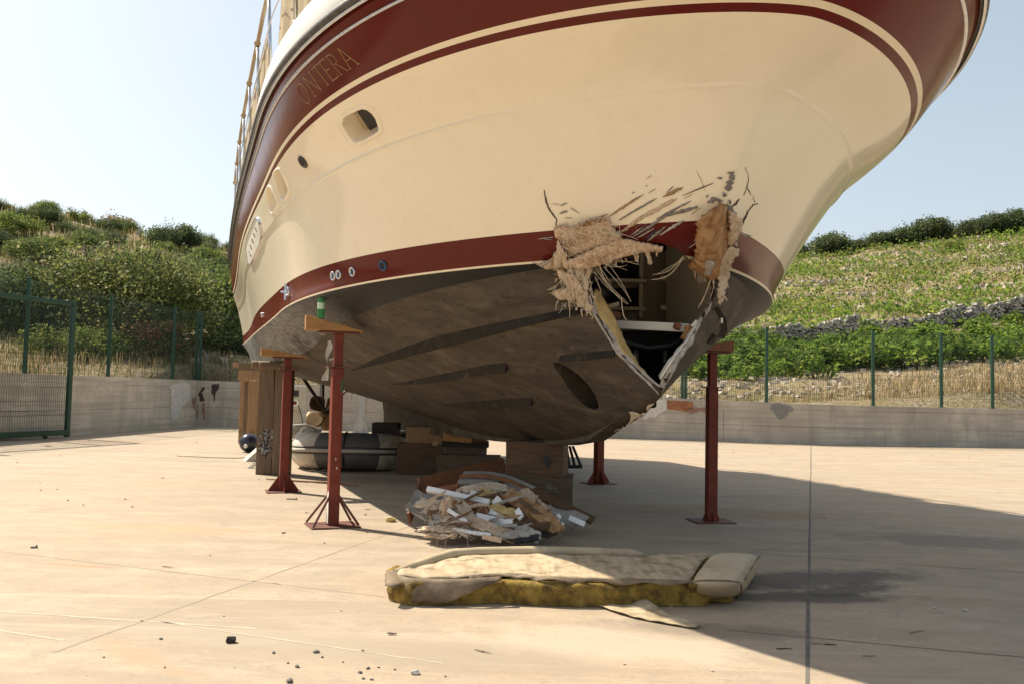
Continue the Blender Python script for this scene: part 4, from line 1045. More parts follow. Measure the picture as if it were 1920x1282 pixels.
def strake(top, bot, h=.045, parent=None):
    K = 26
    def samp(l):
        l = np.array(l, float); s = np.r_[0, np.cumsum(np.hypot(*np.diff(l, axis=0).T))]; q = np.linspace(0, s[-1], K); return np.stack([np.interp(q, s, l[:, 0]), np.interp(q, s, l[:, 1])], -1)
    A = samp(top); B = samp(bot); vs = []; fs = []
    for i in range(K):
        a, n1 = hp(*A[i]); b, n2 = hp(*B[i]); wd = math.hypot(*(A[i]-B[i])); e, n3 = hp(B[i][0]+.3, B[i][1]+max(.8, .22*wd))
        k = h*min(1, wd/9)
        vs += [a+n1*.002, a*.15+b*.85+n1*k*.95, b+n2*k*.8, e+n3*.001]
    for i in range(K-1):
        for q in range(3): fs.append((i*4+q, (i+1)*4+q, (i+1)*4+q+1, i*4+q+1))
    fs += [(0, 1, 2, 3), tuple(reversed(((K-1)*4, (K-1)*4+1, (K-1)*4+2, (K-1)*4+3)))]
    return bmk('strake', vs, fs, STRK, hull)
strake(px3([(1425, 298), (1250, 320), (1000, 370), (800, 410), (600, 455), (400, 515), (200, 590), (60, 660)]), px3([(1430, 320), (1200, 365), (1000, 408), (850, 450), (600, 510), (400, 560), (200, 615), (62, 663)]), .06)
strake(px3([(960, 618), (850, 628), (700, 660), (500, 700), (300, 742)]), px3([(966, 656), (850, 665), (700, 690), (500, 725), (300, 745)]), .05)
strake(px3([(1105, 820), (950, 828), (750, 845), (580, 858)]), px3([(1112, 850), (950, 862), (750, 870), (580, 862)]), .045)
strake(px3([(1585, 545), (1400, 560), (1270, 577)]), px3([(1590, 573), (1400, 592), (1272, 600)]), .045)
strake([(1338, 577), (1349, 598), (1351, 615), (1345, 632), (1335, 648)], [(1344, 575), (1358, 598), (1360, 618), (1352, 638), (1338, 650)], .03)

# propellers, shafts, struts, rudders
BRZ = mat('dull bronze', (.21, .115, .04), (.13, .075, .03), scale=7, rough=.55, metal=.35, bmp=.15, dirt=(.10, .07, .045), dirtscale=5)
for side in (1, -1):
    hub = bw(-9.75, 1.12*side, .76); ax = (BF*.985+Vector((0, 0, .17))).normalized(); e1 = BS.copy(); e2 = ax.cross(e1).normalized()
    pr = MB(); pr.tube([hub-ax*.13, hub-ax*.08, hub+ax*.08, hub+ax*.10], [.035, .07, .075, .055], 14); po_ = bmb(pr, 'propeller_hub', BRZ, None, True)
    for k in range(4):
        a0 = 2*math.pi*k/4+.62; vs = []; fs = []
        for i in range(7):
            r_ = .06+.30*i/6; wd = [.06, .12, .17, .20, .20, .16, .05][i]
            for j in range(7):
                f = (j/6-.5)*2; da = f*wd/r_ if i else f*.6; da = max(-.75, min(.75, da)); a = a0+da*1.0
                d = e1*math.cos(a)+e2*math.sin(a); vs.append(hub+d*r_+ax*(da*r_*.55))
        for i in range(6):
            for j in range(6): fs.append((i*7+j, i*7+j+1, (i+1)*7+j+1, (i+1)*7+j))
        b = bmk('propeller_blade', vs, fs, BRZ, po_, True); s_ = b.modifiers.new('thick', 'SOLIDIFY'); s_.thickness = .014
    mb = MB(); mb.tube([hub+ax*.1, hub+ax*2.6], .026, 8); bmb(mb, 'propeller_shaft', CHROME, None, True)
    for ds in (.42, -.42):
        mb = MB(); c = hub+ax*.22; mb.tube([c, bw(-9.45, 1.12*side+ds, 1.38)], [.03, .035], 6); bmb(mb, 'shaft_strut', WDD if False else STRK)
    mb = MB(); c = hub+ax*.22; mb.tube([c-ax*.09, c+ax*.09], .055, 12); bmb(mb, 'shaft_bearing', STRK, None, True)
    mb = MB(); q = [(-9.98, 1.42), (-10.30, 1.42), (-10.36, .55), (-10.05, .5), (-9.93, 1.0)]; mb.prism([bw(t, 1.12*side+.02, z) for t, z in q], -BS*.045); bmb(mb, 'rudder', BLACK, None, bevel=.012)
# small anode rod and hull outlet flange near the keel
mb = MB(); mb.tube([bw(-9.2, .75, .95), bw(-9.0, .7, 1.28)], .012, 6); bmb(mb, 'trim_rod', CHROME)

# name in thin gold letters on the maroon band
GOLD = mat('gold leaf', (.33, .18, .055), (.24, .125, .04), scale=12, rough=.4, bmp=0)
STROKES = {'O': [[(.5+.48*math.sin(a*math.pi/12), .5+.5*math.cos(a*math.pi/12)) for a in range(25)]],
 'N': [[(.05, 0), (.05, 1)], [(.05, 1), (.92, 0)], [(.92, 0), (.92, 1)], [(-.05, 1), (.12, 1)], [(-.06, 0), (.18, 0)], [(.8, 1), (1.02, 1)]],
 'T': [[(.5, 0), (.5, 1)], [(0, 1), (1, 1)], [(0, 1), (0, .88)], [(1, 1), (1, .88)], [(.36, 0), (.64, 0)]],
 'E': [[(.12, 0), (.12, 1)], [(0, 1), (.9, 1)], [(.9, 1), (.9, .88)], [(.12, .52), (.62, .52)], [(.62, .6), (.62, .44)], [(0, 0), (.95, 0)], [(.95, 0), (.95, .14)]],
 'R': [[(.12, 0), (.12, 1)], [(0, 1), (.5, 1), (.72, .93), (.80, .78), (.72, .6), (.5, .52), (.12, .52)], [(.42, .52), (.95, 0)], [(0, 0), (.26, 0)], [(.88, 0), (1.02, 0)]],
 'A': [[(0, 0), (.5, 1)], [(.5, 1), (1, 0)], [(.2, .36), (.8, .36)], [(-.1, 0), (.14, 0)], [(.86, 0), (1.12, 0)]]}
BLc, BRc, TRc, TLc = (574, 204), (676, 122), (640, 84), (552, 165)
def tpx(u, v):
    # the lettering follows the sweep of the band
    x = (BLc[0]*(1-u)+BRc[0]*u)*(1-v)+(TLc[0]*(1-u)+TRc[0]*u)*v; y = (BLc[1]*(1-u)+BRc[1]*u)*(1-v)+(TLc[1]*(1-u)+TRc[1]*u)*v
    bow_ = 4*u*(1-u); return x-3.0*bow_, y-5.0*bow_
u0 = [.02, .205, .39, .535, .68, .85]; wd_ = [.13, .14, .13, .12, .13, .14]
for ch, ua, wd in zip('ONTERA', u0, wd_):
    mb = MB()
    for st in STROKES[ch]:
        pts = []
        for (x0_, y0_), (x1_, y1_) in zip(st[:-1], st[1:]):
            k = 4 if len(st) == 2 else 2
            for i in range(k): pts.append((x0_+(x1_-x0_)*i/k, y0_+(y1_-y0_)*i/k))
        pts.append(st[-1]); q = []
        for (x_, y_) in pts:
            p, n = hp(*tpx(ua+x_*wd, .06+y_*.88)); q.append(p+n*.002)
        thick = .0042 if abs(st[0][1]-st[-1][1]) > .8 else .0035
        mb.tube(q, thick, 5)
    bmb(mb, 'letter_'+ch.lower(), GOLD, hull)

# ---------------------------------------------------------------- collision damage
from mathutils.geometry import delaunay_2d_cdt
def patch(poly, m, name, off=.004, amp=0, nscale=8, step=6, jamp=1.2, seed=0, thick=.006, parent=None, lift=None, smo=True):
    """a torn or scraped sheet lying on the hull skin, with a ragged edge and real relief"""
    P = jag(poly, jamp, max(2.5, step*.7), seed); x0, x1 = min(p[0] for p in P), max(p[0] for p in P); y0, y1 = min(p[1] for p in P), max(p[1] for p in P)
    pts = [Vector(p) for p in P]; n = len(pts); r = random.Random(seed)
    y = y0
    while y < y1:
        x = x0
        while x < x1:
            q = (x+r.uniform(-.3, .3)*step, y+r.uniform(-.3, .3)*step)
            if inside(q, P) and min((q[0]-p[0])**2+(q[1]-p[1])**2 for p in P) > (step*.45)**2: pts.append(Vector(q))
            x += step
        y += step
    V, E_, F_, *_ = delaunay_2d_cdt([p.to_2d() for p in pts], [(i, (i+1) % n) for i in range(n)], [], 1, 1e-4)
    vs = []
    for v in V:
        p, nn = hp(v.x, v.y)
        if p is None: p = EYE+pray(v.x, v.y)*6.4; nn = -pray(v.x, v.y)
        a1 = mnoise.noise(Vector((p.x*nscale*1.0+seed, p.y*nscale*.6, p.z*nscale*.45))); rg = 1-abs(mnoise.noise(Vector((p.x*nscale*3.2, p.y*nscale*2, p.z*nscale*1.3+seed))))*2
        h = off+amp*(.55*a1+.38*rg*(.5+a1)+.05*mnoise.noise(p*nscale*9)+.03*mnoise.noise(p*nscale*22))
        if lift: h += lift(v.x, v.y)
        vs.append(p+nn*h)
    o = bmk(name, vs, [tuple(f) for f in F_], m, parent or boat, smo)
    if thick: s_ = o.modifiers.new('thick', 'SOLIDIFY'); s_.thickness = thick; s_.offset = -1 
    return o
def C3(l): return [(900+x/3.205, 300+y/3.205) for x, y in l]
def C4(l): return [(1000+x/4, 540+y/4) for x, y in l]
patch(C3([(450, 400), (500, 385), (545, 402), (590, 385), (640, 355), (720, 335), (775, 345), (800, 400), (850, 450), (800, 490), (700, 530), (600, 560), (540, 575), (520, 520), (490, 480), (455, 450)]), GLASSF, 'torn_laminate', .012, .014, 5, 5, 1.1, 1, .014)
patch(C3([(540, 560), (620, 535), (720, 500), (850, 455), (960, 478), (1040, 492), (1100, 498), (1095, 515), (980, 522), (830, 548), (700, 585), (600, 600), (545, 590)]), GLASSF, 'torn_laminate', .03, .014, 6, 5, 1.2, 2, .016, lift=lambda x, y: .05*max(0, (y-455)/30))
patch(C3([(450, 540), (490, 520), (540, 580), (620, 590), (690, 590), (680, 640), (665, 700), (650, 770), (660, 830), (685, 870), (665, 930), (655, 900), (620, 870), (560, 830), (505, 830), (470, 820), (450, 785), (480, 765), (520, 770), (530, 740), (500, 690), (480, 650), (440, 628), (372, 622), (385, 598), (450, 580)]), GLASSP, 'torn_laminate', .03, .03, 4.5, 5, 1.4, 3, .016, lift=lambda x, y: .03*math.sin(x*.35)*math.sin(y*.12))
patch(C3([(470, 640), (520, 660), (580, 680), (620, 740), (640, 790), (600, 800), (560, 760), (520, 720), (490, 690)]), GLASSF, 'torn_laminate', .075, .025, 8, 4, 1.6, 4, .012)
patch(C3([(480, 455), (500, 500), (530, 545), (525, 580), (500, 590), (480, 540), (470, 490)]), GLASSP, 'torn_laminate', .04, .03, 8, 4, 1.4, 5, .012)
patch(C3([(640, 355), (720, 338), (770, 350), (700, 365), (620, 390), (590, 400)]), ROTTEN, 'torn_laminate', .03, .02, 9, 4, 1.5, 6, .01)
# hanging scrap of laminate at the right end of the tear
patch(C3([(990, 505), (1020, 510), (1025, 560), (1035, 600), (1025, 635), (1012, 620), (1008, 570), (995, 540)]), GLASSP, 'laminate_scrap', .02, .02, 9, 3, 1.0, 8, .01)
# splintered stem
stem = patch(C3([(1340, 280), (1375, 262), (1440, 255), (1470, 285), (1475, 350), (1470, 420), (1462, 480), (1440, 520), (1400, 600), (1370, 650), (1340, 680), (1300, 678), (1285, 640), (1255, 595), (1290, 540), (1305, 470), (1305, 380), (1315, 320)]), ROTTEN, 'splintered_stem', .035, .07, 5, 3.6, 1.8, 11, .03, lift=lambda x, y: .05*math.sin((x-1300)*.075))
patch(C3([(1465, 290), (1500, 300), (1530, 335), (1550, 345), (1540, 400), (1515, 450), (1490, 490), (1465, 470), (1475, 400)]), GLASSF, 'splintered_stem', .03, .05, 8, 3.2, 1.6, 12, .02)
patch(C3([(1400, 590), (1440, 520), (1490, 490), (1525, 500), (1530, 545), (1505, 560), (1490, 600), (1465, 640), (1450, 700), (1430, 770), (1415, 830), (1400, 865), (1392, 800), (1400, 730), (1380, 690), (1350, 690), (1330, 720), (1322, 700), (1345, 660)]), GLASSP, 'splintered_stem', .045, .035, 8, 3.4, 1.8, 13, .016)
patch(C3([(1330, 500), (1370, 510), (1365, 560), (1345, 610), (1322, 600)]), LAMI, 'laminate_scrap', .12, .02, 9, 3, 1, 14, .02)
# gouges, scratches, chips, cracks
def streak(a, b, wpx, m, seed, name='gouge', off=.004, amp=.006, bow_=0):
    a = np.array(C3([a])[0]); b = np.array(C3([b])[0]); d = b-a; L = np.hypot(*d); u = d/L; n = np.array([-u[1], u[0]]); r = random.Random(seed); up = []; dn = []; K = max(5, int(L/5))
    for i in range(K+1):
        f = i/K; e = (math.sin(math.pi*min(1, max(.02, f)))**.6)*wpx/3.205/2; c = a+d*f+n*bow_*math.sin(math.pi*f)
        up.append(tuple(c+n*e*r.uniform(.45, 1.25))); dn.append(tuple(c-n*e*r.uniform(.45, 1.25)))
    return patch(up+dn[::-1], m, name, off, amp, 12, 4, .5, seed, .004)
for i, (a, b, wd, m) in enumerate([((775, 340), (985, 205), 15, GOUGET), ((835, 362), (1065, 228), 13, GOUGE), ((845, 435), (1010, 320), 24, GLASSF), ((960, 350), (1185, 232), 30, GLASSF), ((910, 465), (1130, 330), 20, GOUGE), ((1090, 345), (1310, 280), 22, GOUGE),
   ((1060, 355), (1270, 245), 14, GOUGE), ((1000, 490), (1120, 395), 20, GOUGE), ((1080, 450), (1225, 362), 20, LAMI), ((1098, 222), (1222, 165), 22, GOUGET), ((1215, 215), (1405, 137), 6, CRACK), ((348, 474), (450, 462), 7, LAMI), ((365, 468), (440, 480), 4, LAMI), ((905, 452), (985, 398), 8, LAMI),
   ((935, 470), (1050, 408), 9, LAMI), ((955, 462), (1000, 430), 5, BLUE), ((985, 478), (1060, 420), 5, BLUE), ((1120, 195), (1165, 158), 6, GOUGE), ((1000, 115), (1030, 92), 3, GOUGET), ((915, 200), (932, 192), 6, GOUGE), ((1010, 200), (1060, 172), 3, GOUGET), ((995, 158), (1005, 152), 5, GOUGE),
   ((478, 322), (528, 305), 10, GOUGE), ((480, 275), (525, 258), 9, GOUGE), ((510, 348), (555, 348), 4, GOUGE), ((540, 285), (600, 320), 4, GOUGE), ((505, 310), (530, 312), 6, GOUGET), ((430, 262), (480, 268), 2, GOUGET), ((580, 395), (635, 370), 8, GOUGE), ((700, 350), (775, 322), 7, GOUGET)]):
    streak(a, b, wd, m, 100+i)
rc = random.Random(77)
for i in range(12):
    x = rc.uniform(830, 1290); y = 470-(x-830)*.42+rc.uniform(-75, 40); L = rc.uniform(15, 60)
    streak((x, y), (x+L, y-L*rc.uniform(.45, .65)), rc.uniform(1, 3.5), rc.choice([GOUGE, GOUGET, CRACK, LAMI]), 300+i, 'scratch')
for i, (x, y, rx, ry) in enumerate([(1508, 78, 22, 10), (1515, 105, 18, 22), (1500, 135, 24, 20), (1490, 165, 20, 22), (1470, 210, 12, 12), (1440, 108, 18, 6), (1365, 216, 8, 8), (1410, 235, 28, 14), (1385, 250, 22, 10), (1440, 245, 16, 12), (1498, 252, 8, 16), (1495, 300, 24, 26), (1520, 320, 18, 20), (1480, 270, 10, 8), (1300, 283, 9, 8), (1462, 195, 6, 5)]):
    patch(C3([(x+rx*math.cos(a*.7)*rc.uniform(.6, 1.2), y+ry*math.sin(a*.7)*rc.uniform(.6, 1.2)) for a in range(9)]), GOUGE, 'chip', .006, .008, 20, 3, .8, 400+i, .004)
def crack(pts, wpx, seed):
    P = C3(pts); r = random.Random(seed); mb = MB(); q = []
    for (a, b) in zip(P[:-1], P[1:]):
        k = max(2, int(math.hypot(a[0]-b[0], a[1]-b[1])/3))
        for i in range(k): q.append((a[0]+(b[0]-a[0])*i/k+r.uniform(-.7, .7), a[1]+(b[1]-a[1])*i/k+r.uniform(-.7, .7)))
    q.append(P[-1]); n = len(q); pts3 = []
    for i, c in enumerate(q): p, nn = hp(*c); pts3.append(p+nn*.0015)
    mb.tube(pts3, [.0022*wpx*max(.25, math.sin(math.pi*(.12+.8*i/n)))*r.uniform(.7, 1.2) for i in range(n)], 5); bmb(mb, 'crack', CRACK, hull)
crack([(385, 180), (395, 240), (412, 290), (440, 330), (460, 360), (455, 400)], 3.4, 1); crack([(1610, 88), (1612, 130), (1600, 170), (1615, 185), (1628, 212)], 1.8, 2); crack([(1600, 172), (1585, 215)], 1.5, 3); crack([(1560, 235), (1530, 268), (1505, 290)], 4, 4)
crack([(1668, 262), (1640, 270), (1610, 310), (1580, 372), (1545, 430), (1512, 462), (1505, 500)], 4.2, 5); crack([(1590, 40), (1612, 90)], .8, 6); crack([(1300, 65), (1330, 120), (1350, 185)], .7, 7); crack([(1640, 215), (1650, 262)], .9, 8)
# scraped forefoot
for i, pl in enumerate(([(855, 880), (870, 862), (905, 852), (912, 870), (890, 895), (862, 915)], [(722, 915), (770, 925), (800, 935), (840, 930), (845, 945), (800, 985), (750, 1000), (735, 1025), (715, 1045), (690, 1040), (720, 1000), (735, 960)], [(655, 1045), (680, 1035), (710, 1045), (690, 1062), (665, 1060)], [(605, 1075), (640, 1082), (632, 1095), (612, 1088)])):
    patch(C4(pl), GLASSP, 'scraped_patch', .006, .012, 14, 3.2, 1.3, 500+i, .006)
# rim of broken laminate and foam core along the hole
def ribbon(A, B, d0, d1, m, name, seed=0, amp=.008, nsub=6, th=.012):
    """sheet between two edge lines; d0 and d1 push them inside the hull"""
    K = 34; r = random.Random(seed)
    def samp(l):
        l = np.array(l, float); s = np.r_[0, np.cumsum(np.hypot(*np.diff(l, axis=0).T))]; q = np.linspace(0, s[-1], K); return np.stack([np.interp(q, s, l[:, 0]), np.interp(q, s, l[:, 1])], -1)
    a, b = samp(A), samp(B); vs = []; fs = []
    for i in range(K):
        p, n1 = hp(*a[i]); q, n2 = hp(*b[i])
        if q is None: q, n2 = p, n1
        p = EYE+(p-EYE)*(1+d0/ (p-EYE).length); q = EYE+(q-EYE)*(1+d1/(q-EYE).length)
        for k in range(nsub+1):
            f = k/nsub; c = p.lerp(q, f); j = amp*(mnoise.noise(c*13)+.5*mnoise.noise(c*37)); vs.append(c+n1*j+Vector((r.uniform(-1, 1), r.uniform(-1, 1), r.uniform(-1, 1)))*amp*.15)
    for i in range(K-1):
        for k in range(nsub): fs.append((i*(nsub+1)+k, (i+1)*(nsub+1)+k, (i+1)*(nsub+1)+k+1, i*(nsub+1)+k+1))
    o = bmk(name, vs, fs, m, None, True); s_ = o.modifiers.new('thick', 'SOLIDIFY'); s_.thickness = th; return o
EL = [(1108, 556), (1113, 582), (1140, 627), (1160, 660), (1195, 695), (1222, 720), (1238, 740)]
ribbon([(x-3, y+1) for x, y in EL], [(1112, 548), (1121, 585), (1148, 625), (1169, 658), (1203, 692), (1226, 711), (1238, 722)], -.012, .035, LAMI, 'broken_rim', 1, .012)
ribbon([(1113, 553), (1121, 585), (1148, 625), (1169, 658), (1200, 690), (1214, 702)], [(1119, 540), (1133, 560), (1155, 600), (1172, 640), (1190, 668), (1208, 696)], .03, .16, FOAM, 'foam_core', 2, .022, 7, .03)
ribbon([(1337, 566), (1331, 580), (1318, 602), (1296, 642), (1272, 676), (1240, 738)], [(1333, 566), (1326, 580), (1312, 602), (1289, 640), (1263, 674), (1238, 718)], -.01, .05, LAMI, 'broken_rim', 3, .012)
ribbon([(1326, 580), (1312, 602), (1289, 640), (1263, 674), (1240, 712)], [(1318, 590), (1303, 612), (1280, 646), (1256, 674), (1237, 704)], .045, .12, WHITE, 'broken_rim', 4, .012)
# stiff torn splinters standing off the broken edges
def splinter(x, y, ang, L, wpx, off, tip, m):
    p, n = hp(x, y); q_, n2 = hp(x+L*math.cos(ang), y+L*math.sin(ang)); sx, sy = -math.sin(ang)*wpx/2, math.cos(ang)*wpx/2
    a, _ = hp(x+sx, y+sy); b, _ = hp(x-sx, y-sy); a = a+n*off; b = b+n*off; mid = (p.lerp(q_, .55))+n*(off+tip)*.8; t = q_+n*tip; a2 = a.lerp(mid, .6)+(a-b)*rs_.uniform(-.2, .25); b2 = b.lerp(mid, .5)+(b-a)*rs_.uniform(-.2, .25); th = n*.006
    P4 = [a, b, b2, t, a2]; k = 5
    return bmk('torn_splinter', P4+[v-th for v in P4], [tuple(range(k)), tuple(reversed(range(k, 2*k)))]+[(i, i+k, (i+1) % k+k, (i+1) % k) for i in range(k)], m)
rs_ = random.Random(64)
for (ax_, ay_, bx_, by_, n_, a0, a1, L0, L1) in ((455, 400, 775, 345, 16, -2.2, -.9, 8, 20), (700, 600, 1090, 515, 16, .2, 1.7, 6, 20), (450, 560, 380, 620, 8, 2.2, 3.6, 8, 20), (480, 650, 460, 800, 9, 2.0, 3.8, 6, 18), (470, 830, 660, 900, 12, .6, 2.2, 8, 24), (660, 700, 690, 870, 8, -.2, 1.2, 6, 16), (1310, 330, 1300, 560, 9, 2.4, 3.9, 5, 14), (1260, 600, 1350, 680, 8, 1.2, 2.6, 6, 18), (1545, 340, 1500, 520, 9, -.8, .7, 5, 14), (1480, 560, 1400, 840, 12, .3, 1.9, 6, 20), (780, 350, 850, 450, 6, -.9, .4, 5, 13), (560, 470, 800, 440, 10, -1.9, .2, 8, 18), (520, 610, 660, 760, 12, .3, 2.4, 10, 26)):
    for i in range(max(3, int(n_*.5))):
        f = (i+rs_.random())/max(3, int(n_*.5)); x, y = C3([(ax_+(bx_-ax_)*f, ay_+(by_-ay_)*f)])[0]
        splinter(x, y, rs_.uniform(a0, a1), rs_.uniform(L0*.6, L1*1.25)*rs_.choice([.5, .8, 1, 1]), rs_.uniform(2, 8), .045, rs_.uniform(.03, .13), rs_.choice([GLASSF, GLASSP, LAMI, GLASSP]))
# loose strands of glass
mb = MB(); rf_ = random.Random(21)
def strand(px0, py0, px1, py1, sag=0, r=.0022, dz0=-.05, dz1=-.02):
    d0 = hp(px0, py0)[0]; Lr = (d0-EYE).length; p0_ = EYE+pray(px0, py0)*(Lr+dz0); p1_ = EYE+pray(px1, py1)*(Lr+dz1); pts = []
    mid = rf_.uniform(-.03, .03)
    for i in range(7):
        f = i/6; c = p0_.lerp(p1_, f)+Vector((mid, 0, -sag))*math.sin(math.pi*f)*1; pts.append(c)
    mb.tube(pts, [r, r, r, r, r*.9, r*.8, r*.5], 4)
for x0_, y0_, x1_, y1_ in ((700, 590, 960, 632), (700, 600, 950, 605), (710, 590, 885, 632), (720, 600, 885, 665), (690, 600, 790, 755), (700, 640, 893, 865), (690, 650, 888, 868), (680, 660, 870, 840), (740, 640, 910, 855), (760, 610, 905, 850), (700, 610, 740, 700), (710, 610, 765, 740), (900, 520, 950, 630), (930, 520, 940, 600), (1225, 580, 1030, 720), (1215, 585, 1035, 690), (1240, 590, 1060, 690), (1390, 660, 1310, 890), (1400, 690, 1325, 880), (1370, 640, 1320, 720), (1405, 700, 1380, 850), (540, 780, 540, 950), (545, 800, 545, 900), (570, 770, 600, 890), (600, 800, 650, 905), (590, 780, 640, 890), (560, 790, 585, 870), (850, 830, 885, 965), (655, 900, 662, 950), (690, 700, 715, 800)):
    a = C3([(x0_, y0_)])[0]; b = C3([(x1_, y1_)])[0]; strand(*a, *b, sag=rf_.uniform(-.02, .05), r=rf_.uniform(.0018, .0034))
for i in range(110):
    x = rf_.uniform(480, 840); y = rf_.uniform(370, 590); a = C3([(x, y)])[0]; an = rf_.uniform(-.6, 1.9); L = rf_.uniform(12, 38); strand(a[0], a[1], a[0]+L*math.cos(an), a[1]+L*math.sin(an), rf_.uniform(-.01, .02), .0016, -.06, -.08)
for i in range(60):
    x = rf_.uniform(480, 680); y = rf_.uniform(590, 870); a = C3([(x, y)])[0]; an = rf_.uniform(.6, 2.2); L = rf_.uniform(10, 34); strand(a[0], a[1], a[0]+L*math.cos(an), a[1]+L*math.sin(an), rf_.uniform(-.01, .02), .0018, -.09, -.10)
for i in range(45):
    x = rf_.uniform(1320, 1490); y = rf_.uniform(540, 700); a = C3([(x, y)])[0]; an = rf_.uniform(1.2, 2.4); L = rf_.uniform(8, 28); strand(a[0], a[1], a[0]+L*math.cos(an), a[1]+L*math.sin(an), rf_.uniform(-.01, .02), .0016, -.08, -.09)
bmb(mb, 'loose_fibres', FIBRE, None, kind='stuff')
# what the hole lets one see inside
LIN = mat('cabin lining', (.44, .37, .28), (.38, .32, .24), scale=3, rough=.7, bmp=.05)
LIN2 = mat('locker face', (.78, .69, .54), (.70, .61, .47), scale=3, rough=.6, bmp=.04)
mb = MB(); mb.prism([dp(1090, 470, 8.1), dp(1300, 470, 8.1), dp(1300, 640, 8.1), dp(1090, 640, 8.1)], Vector((0, .02, 0))); bmb(mb, 'bulkhead', LIN)
mb = MB(); mb.prism([dp(1249, 440, 7.75), dp(1352, 440, 6.75), dp(1352, 606, 6.75), dp(1249, 608, 7.75)], Vector((.02, .02, 0))); bmb(mb, 'locker_front', LIN2)
for a in ((1122, 486, 1199, 526), (1130, 540, 1197, 578)):
    mb = MB(); x0_, y0_, x1_, y1_ = a; mb.prism([dp(x0_, y0_, 8.07), dp(x1_, y0_, 8.07), dp(x1_, y1_, 8.07), dp(x0_, y1_, 8.07)], Vector((0, .012, 0))); bmb(mb, 'locker_dark_panel', DARK)  # flat black panel, the dark of the open locker put into its colour
    mb = MB(); mb.box((dp(x0_, y1_, 7.95)+dp(x1_, y1_, 7.95))/2+Vector((0, 0, -.012)), ((dp(x1_, y1_, 7.95)-dp(x0_, y1_, 7.95)).length+.1, .22, .03)); bmb(mb, 'shelf', LIN2)
mb = MB(); mb.box((dp(1201, 535, 8.0)), (.035, .10, .62)); bmb(mb, 'shelf_upright', LIN2)
for y_ in (522, 577):
    mb = MB(); mb.box(dp(1243, y_, 7.7), (.05, .05, .04)); bmb(mb, 'cleat', LIN2)
mb = MB(); a, b = dp(1148, 608, 6.85), dp(1292, 615, 6.6); mb.prism([a+Vector((0, 0, .035)), b+Vector((0, 0, .035)), b-Vector((0, 0, .032)), a-Vector((0, 0, .032))], Vector((0, .06, 0))); bmb(mb, 'cross_beam', WHITE, None, bevel=.004)
mb = MB(); mb.tube([dp(1150, 625, 7), dp(1175, 642, 7), dp(1215, 652, 7), dp(1255, 648, 6.95), dp(1288, 630, 6.9)], .035, 10); bmb(mb, 'bilge_hose', BLACK, None, True)
mb = MB(); mb.tube([dp(1248, 650, 7.2), dp(1246, 682, 7.2)], .02, 8); bmb(mb, 'bilge_pipe', GALV, None, True); mb = MB(); mb.tube([dp(1190, 640, 7.2), dp(1192, 690, 7.2)], .03, 8); bmb(mb, 'bilge_pipe', GALV, None, True)
mb = MB(); mb.prism([dp(1120, 622, 7.9), dp(1310, 618, 7.9), dp(1290, 640, 7.4), dp(1140, 645, 7.4)], Vector((0, 0, -.02))); bmb(mb, 'cabin_sole', INNER)
mb = MB(); mb.tube([dp(1117, 530, 6.95), dp(1128, 545, 6.95), dp(1135, 560, 6.95)], .05, 10); bmb(mb, 'bilge_hose', BLACK, None, True)
for i, (x, y, Y, s, m) in enumerate(((1290, 622, 6.5, (.05, .04, .09), ROTTEN), (1299, 616, 6.5, (.04, .05, .07), WDR), (1284, 632, 6.5, (.05, .04, .05), ROTTEN), (1150, 590, 6.8, (.10, .03, .05), WDR), (1142, 575, 6.8, (.03, .03, .16), GLASSP), (1304, 609, 6.48, (.06, .03, .05), WHITE), (1270, 612, 6.55, (.05, .05, .04), WDR))):
    v_, f_ = rough_box(s, 1, .006, .004, i); o = bmk('wreck_splinter', [Matrix.Rotation(i*1.1, 3, 'Y') @ v+dp(x, y, Y) for v in v_], f_, m)

# ================================================================== STANDS AND SHORING
def stand(p, H, style, rz, label, split, s=.10, name='boat_stand', gs=.17):
    e = empty(name, p, rz, label, 'boat stand', 'boat stands under the hull')
    mb = MB(); L = .44 if style == 'braced' else .40; mb.box((0, 0, .006), (L, L*.8, .012)); mb.build('base_plate', REDD, e, bevel=.003)
    def tube_(z0, z1, w_, nm):
        mb = MB(); mb.box((0, 0, (z0+z1)/2), (w_, w_, z1-z0)); mb.build(nm, RED, e, bevel=.008)
    tube_(.012, split, s, 'outer_post'); tube_(split-.02, H-.02, s*.8, 'inner_post')
    mb = MB(); mb.box((0, 0, split+.004), (s*1.9, s*1.35, .01)); mb.build('collar', REDD, e)
    mb = MB(); mb.tube([(-s*.75, 0, split+.07), (s*.75, 0, split+.07)], .009, 8); mb.build('locking_pin', GALV, e)
    mb = MB(); mb.box((0, 0, H-.012), (.36, .14, .014)); mb.build('head_plate', REDD, e, bevel=.002)
    if style == 'braced':
        for sx, sy in ((1, 1), (1, -1), (-1, 1), (-1, -1)):
            mb = MB(); mb.tube([(sx*L*.46, sy*L*.36, .02), (sx*s*.42, sy*s*.42, .27)], .011, 6); mb.build('brace', REDD, e)
    else:
        for a in range(4):
            mb = MB(); u = Vector((math.cos(a*math.pi/2), math.sin(a*math.pi/2), 0)); v = Vector((-u.y, u.x, 0))*.004
            mb.prism([u*s*.5-v+Vector((0, 0, .012)), u*gs-v+Vector((0, 0, .012)), u*gs-v+Vector((0, 0, .03)), u*s*.5-v+Vector((0, 0, .03+gs))], v*2); mb.build('gusset', RED, e)
    return e
S1, S2, S3_, S4 = gp(623, 985), gp(531, 921), gp(1333, 977), gp(1122, 906)
st1 = stand(S1, 1.745, 'braced', R(24), 'nearest red steel boat stand with four thin braces, green bottle on its wedge', 1.42)
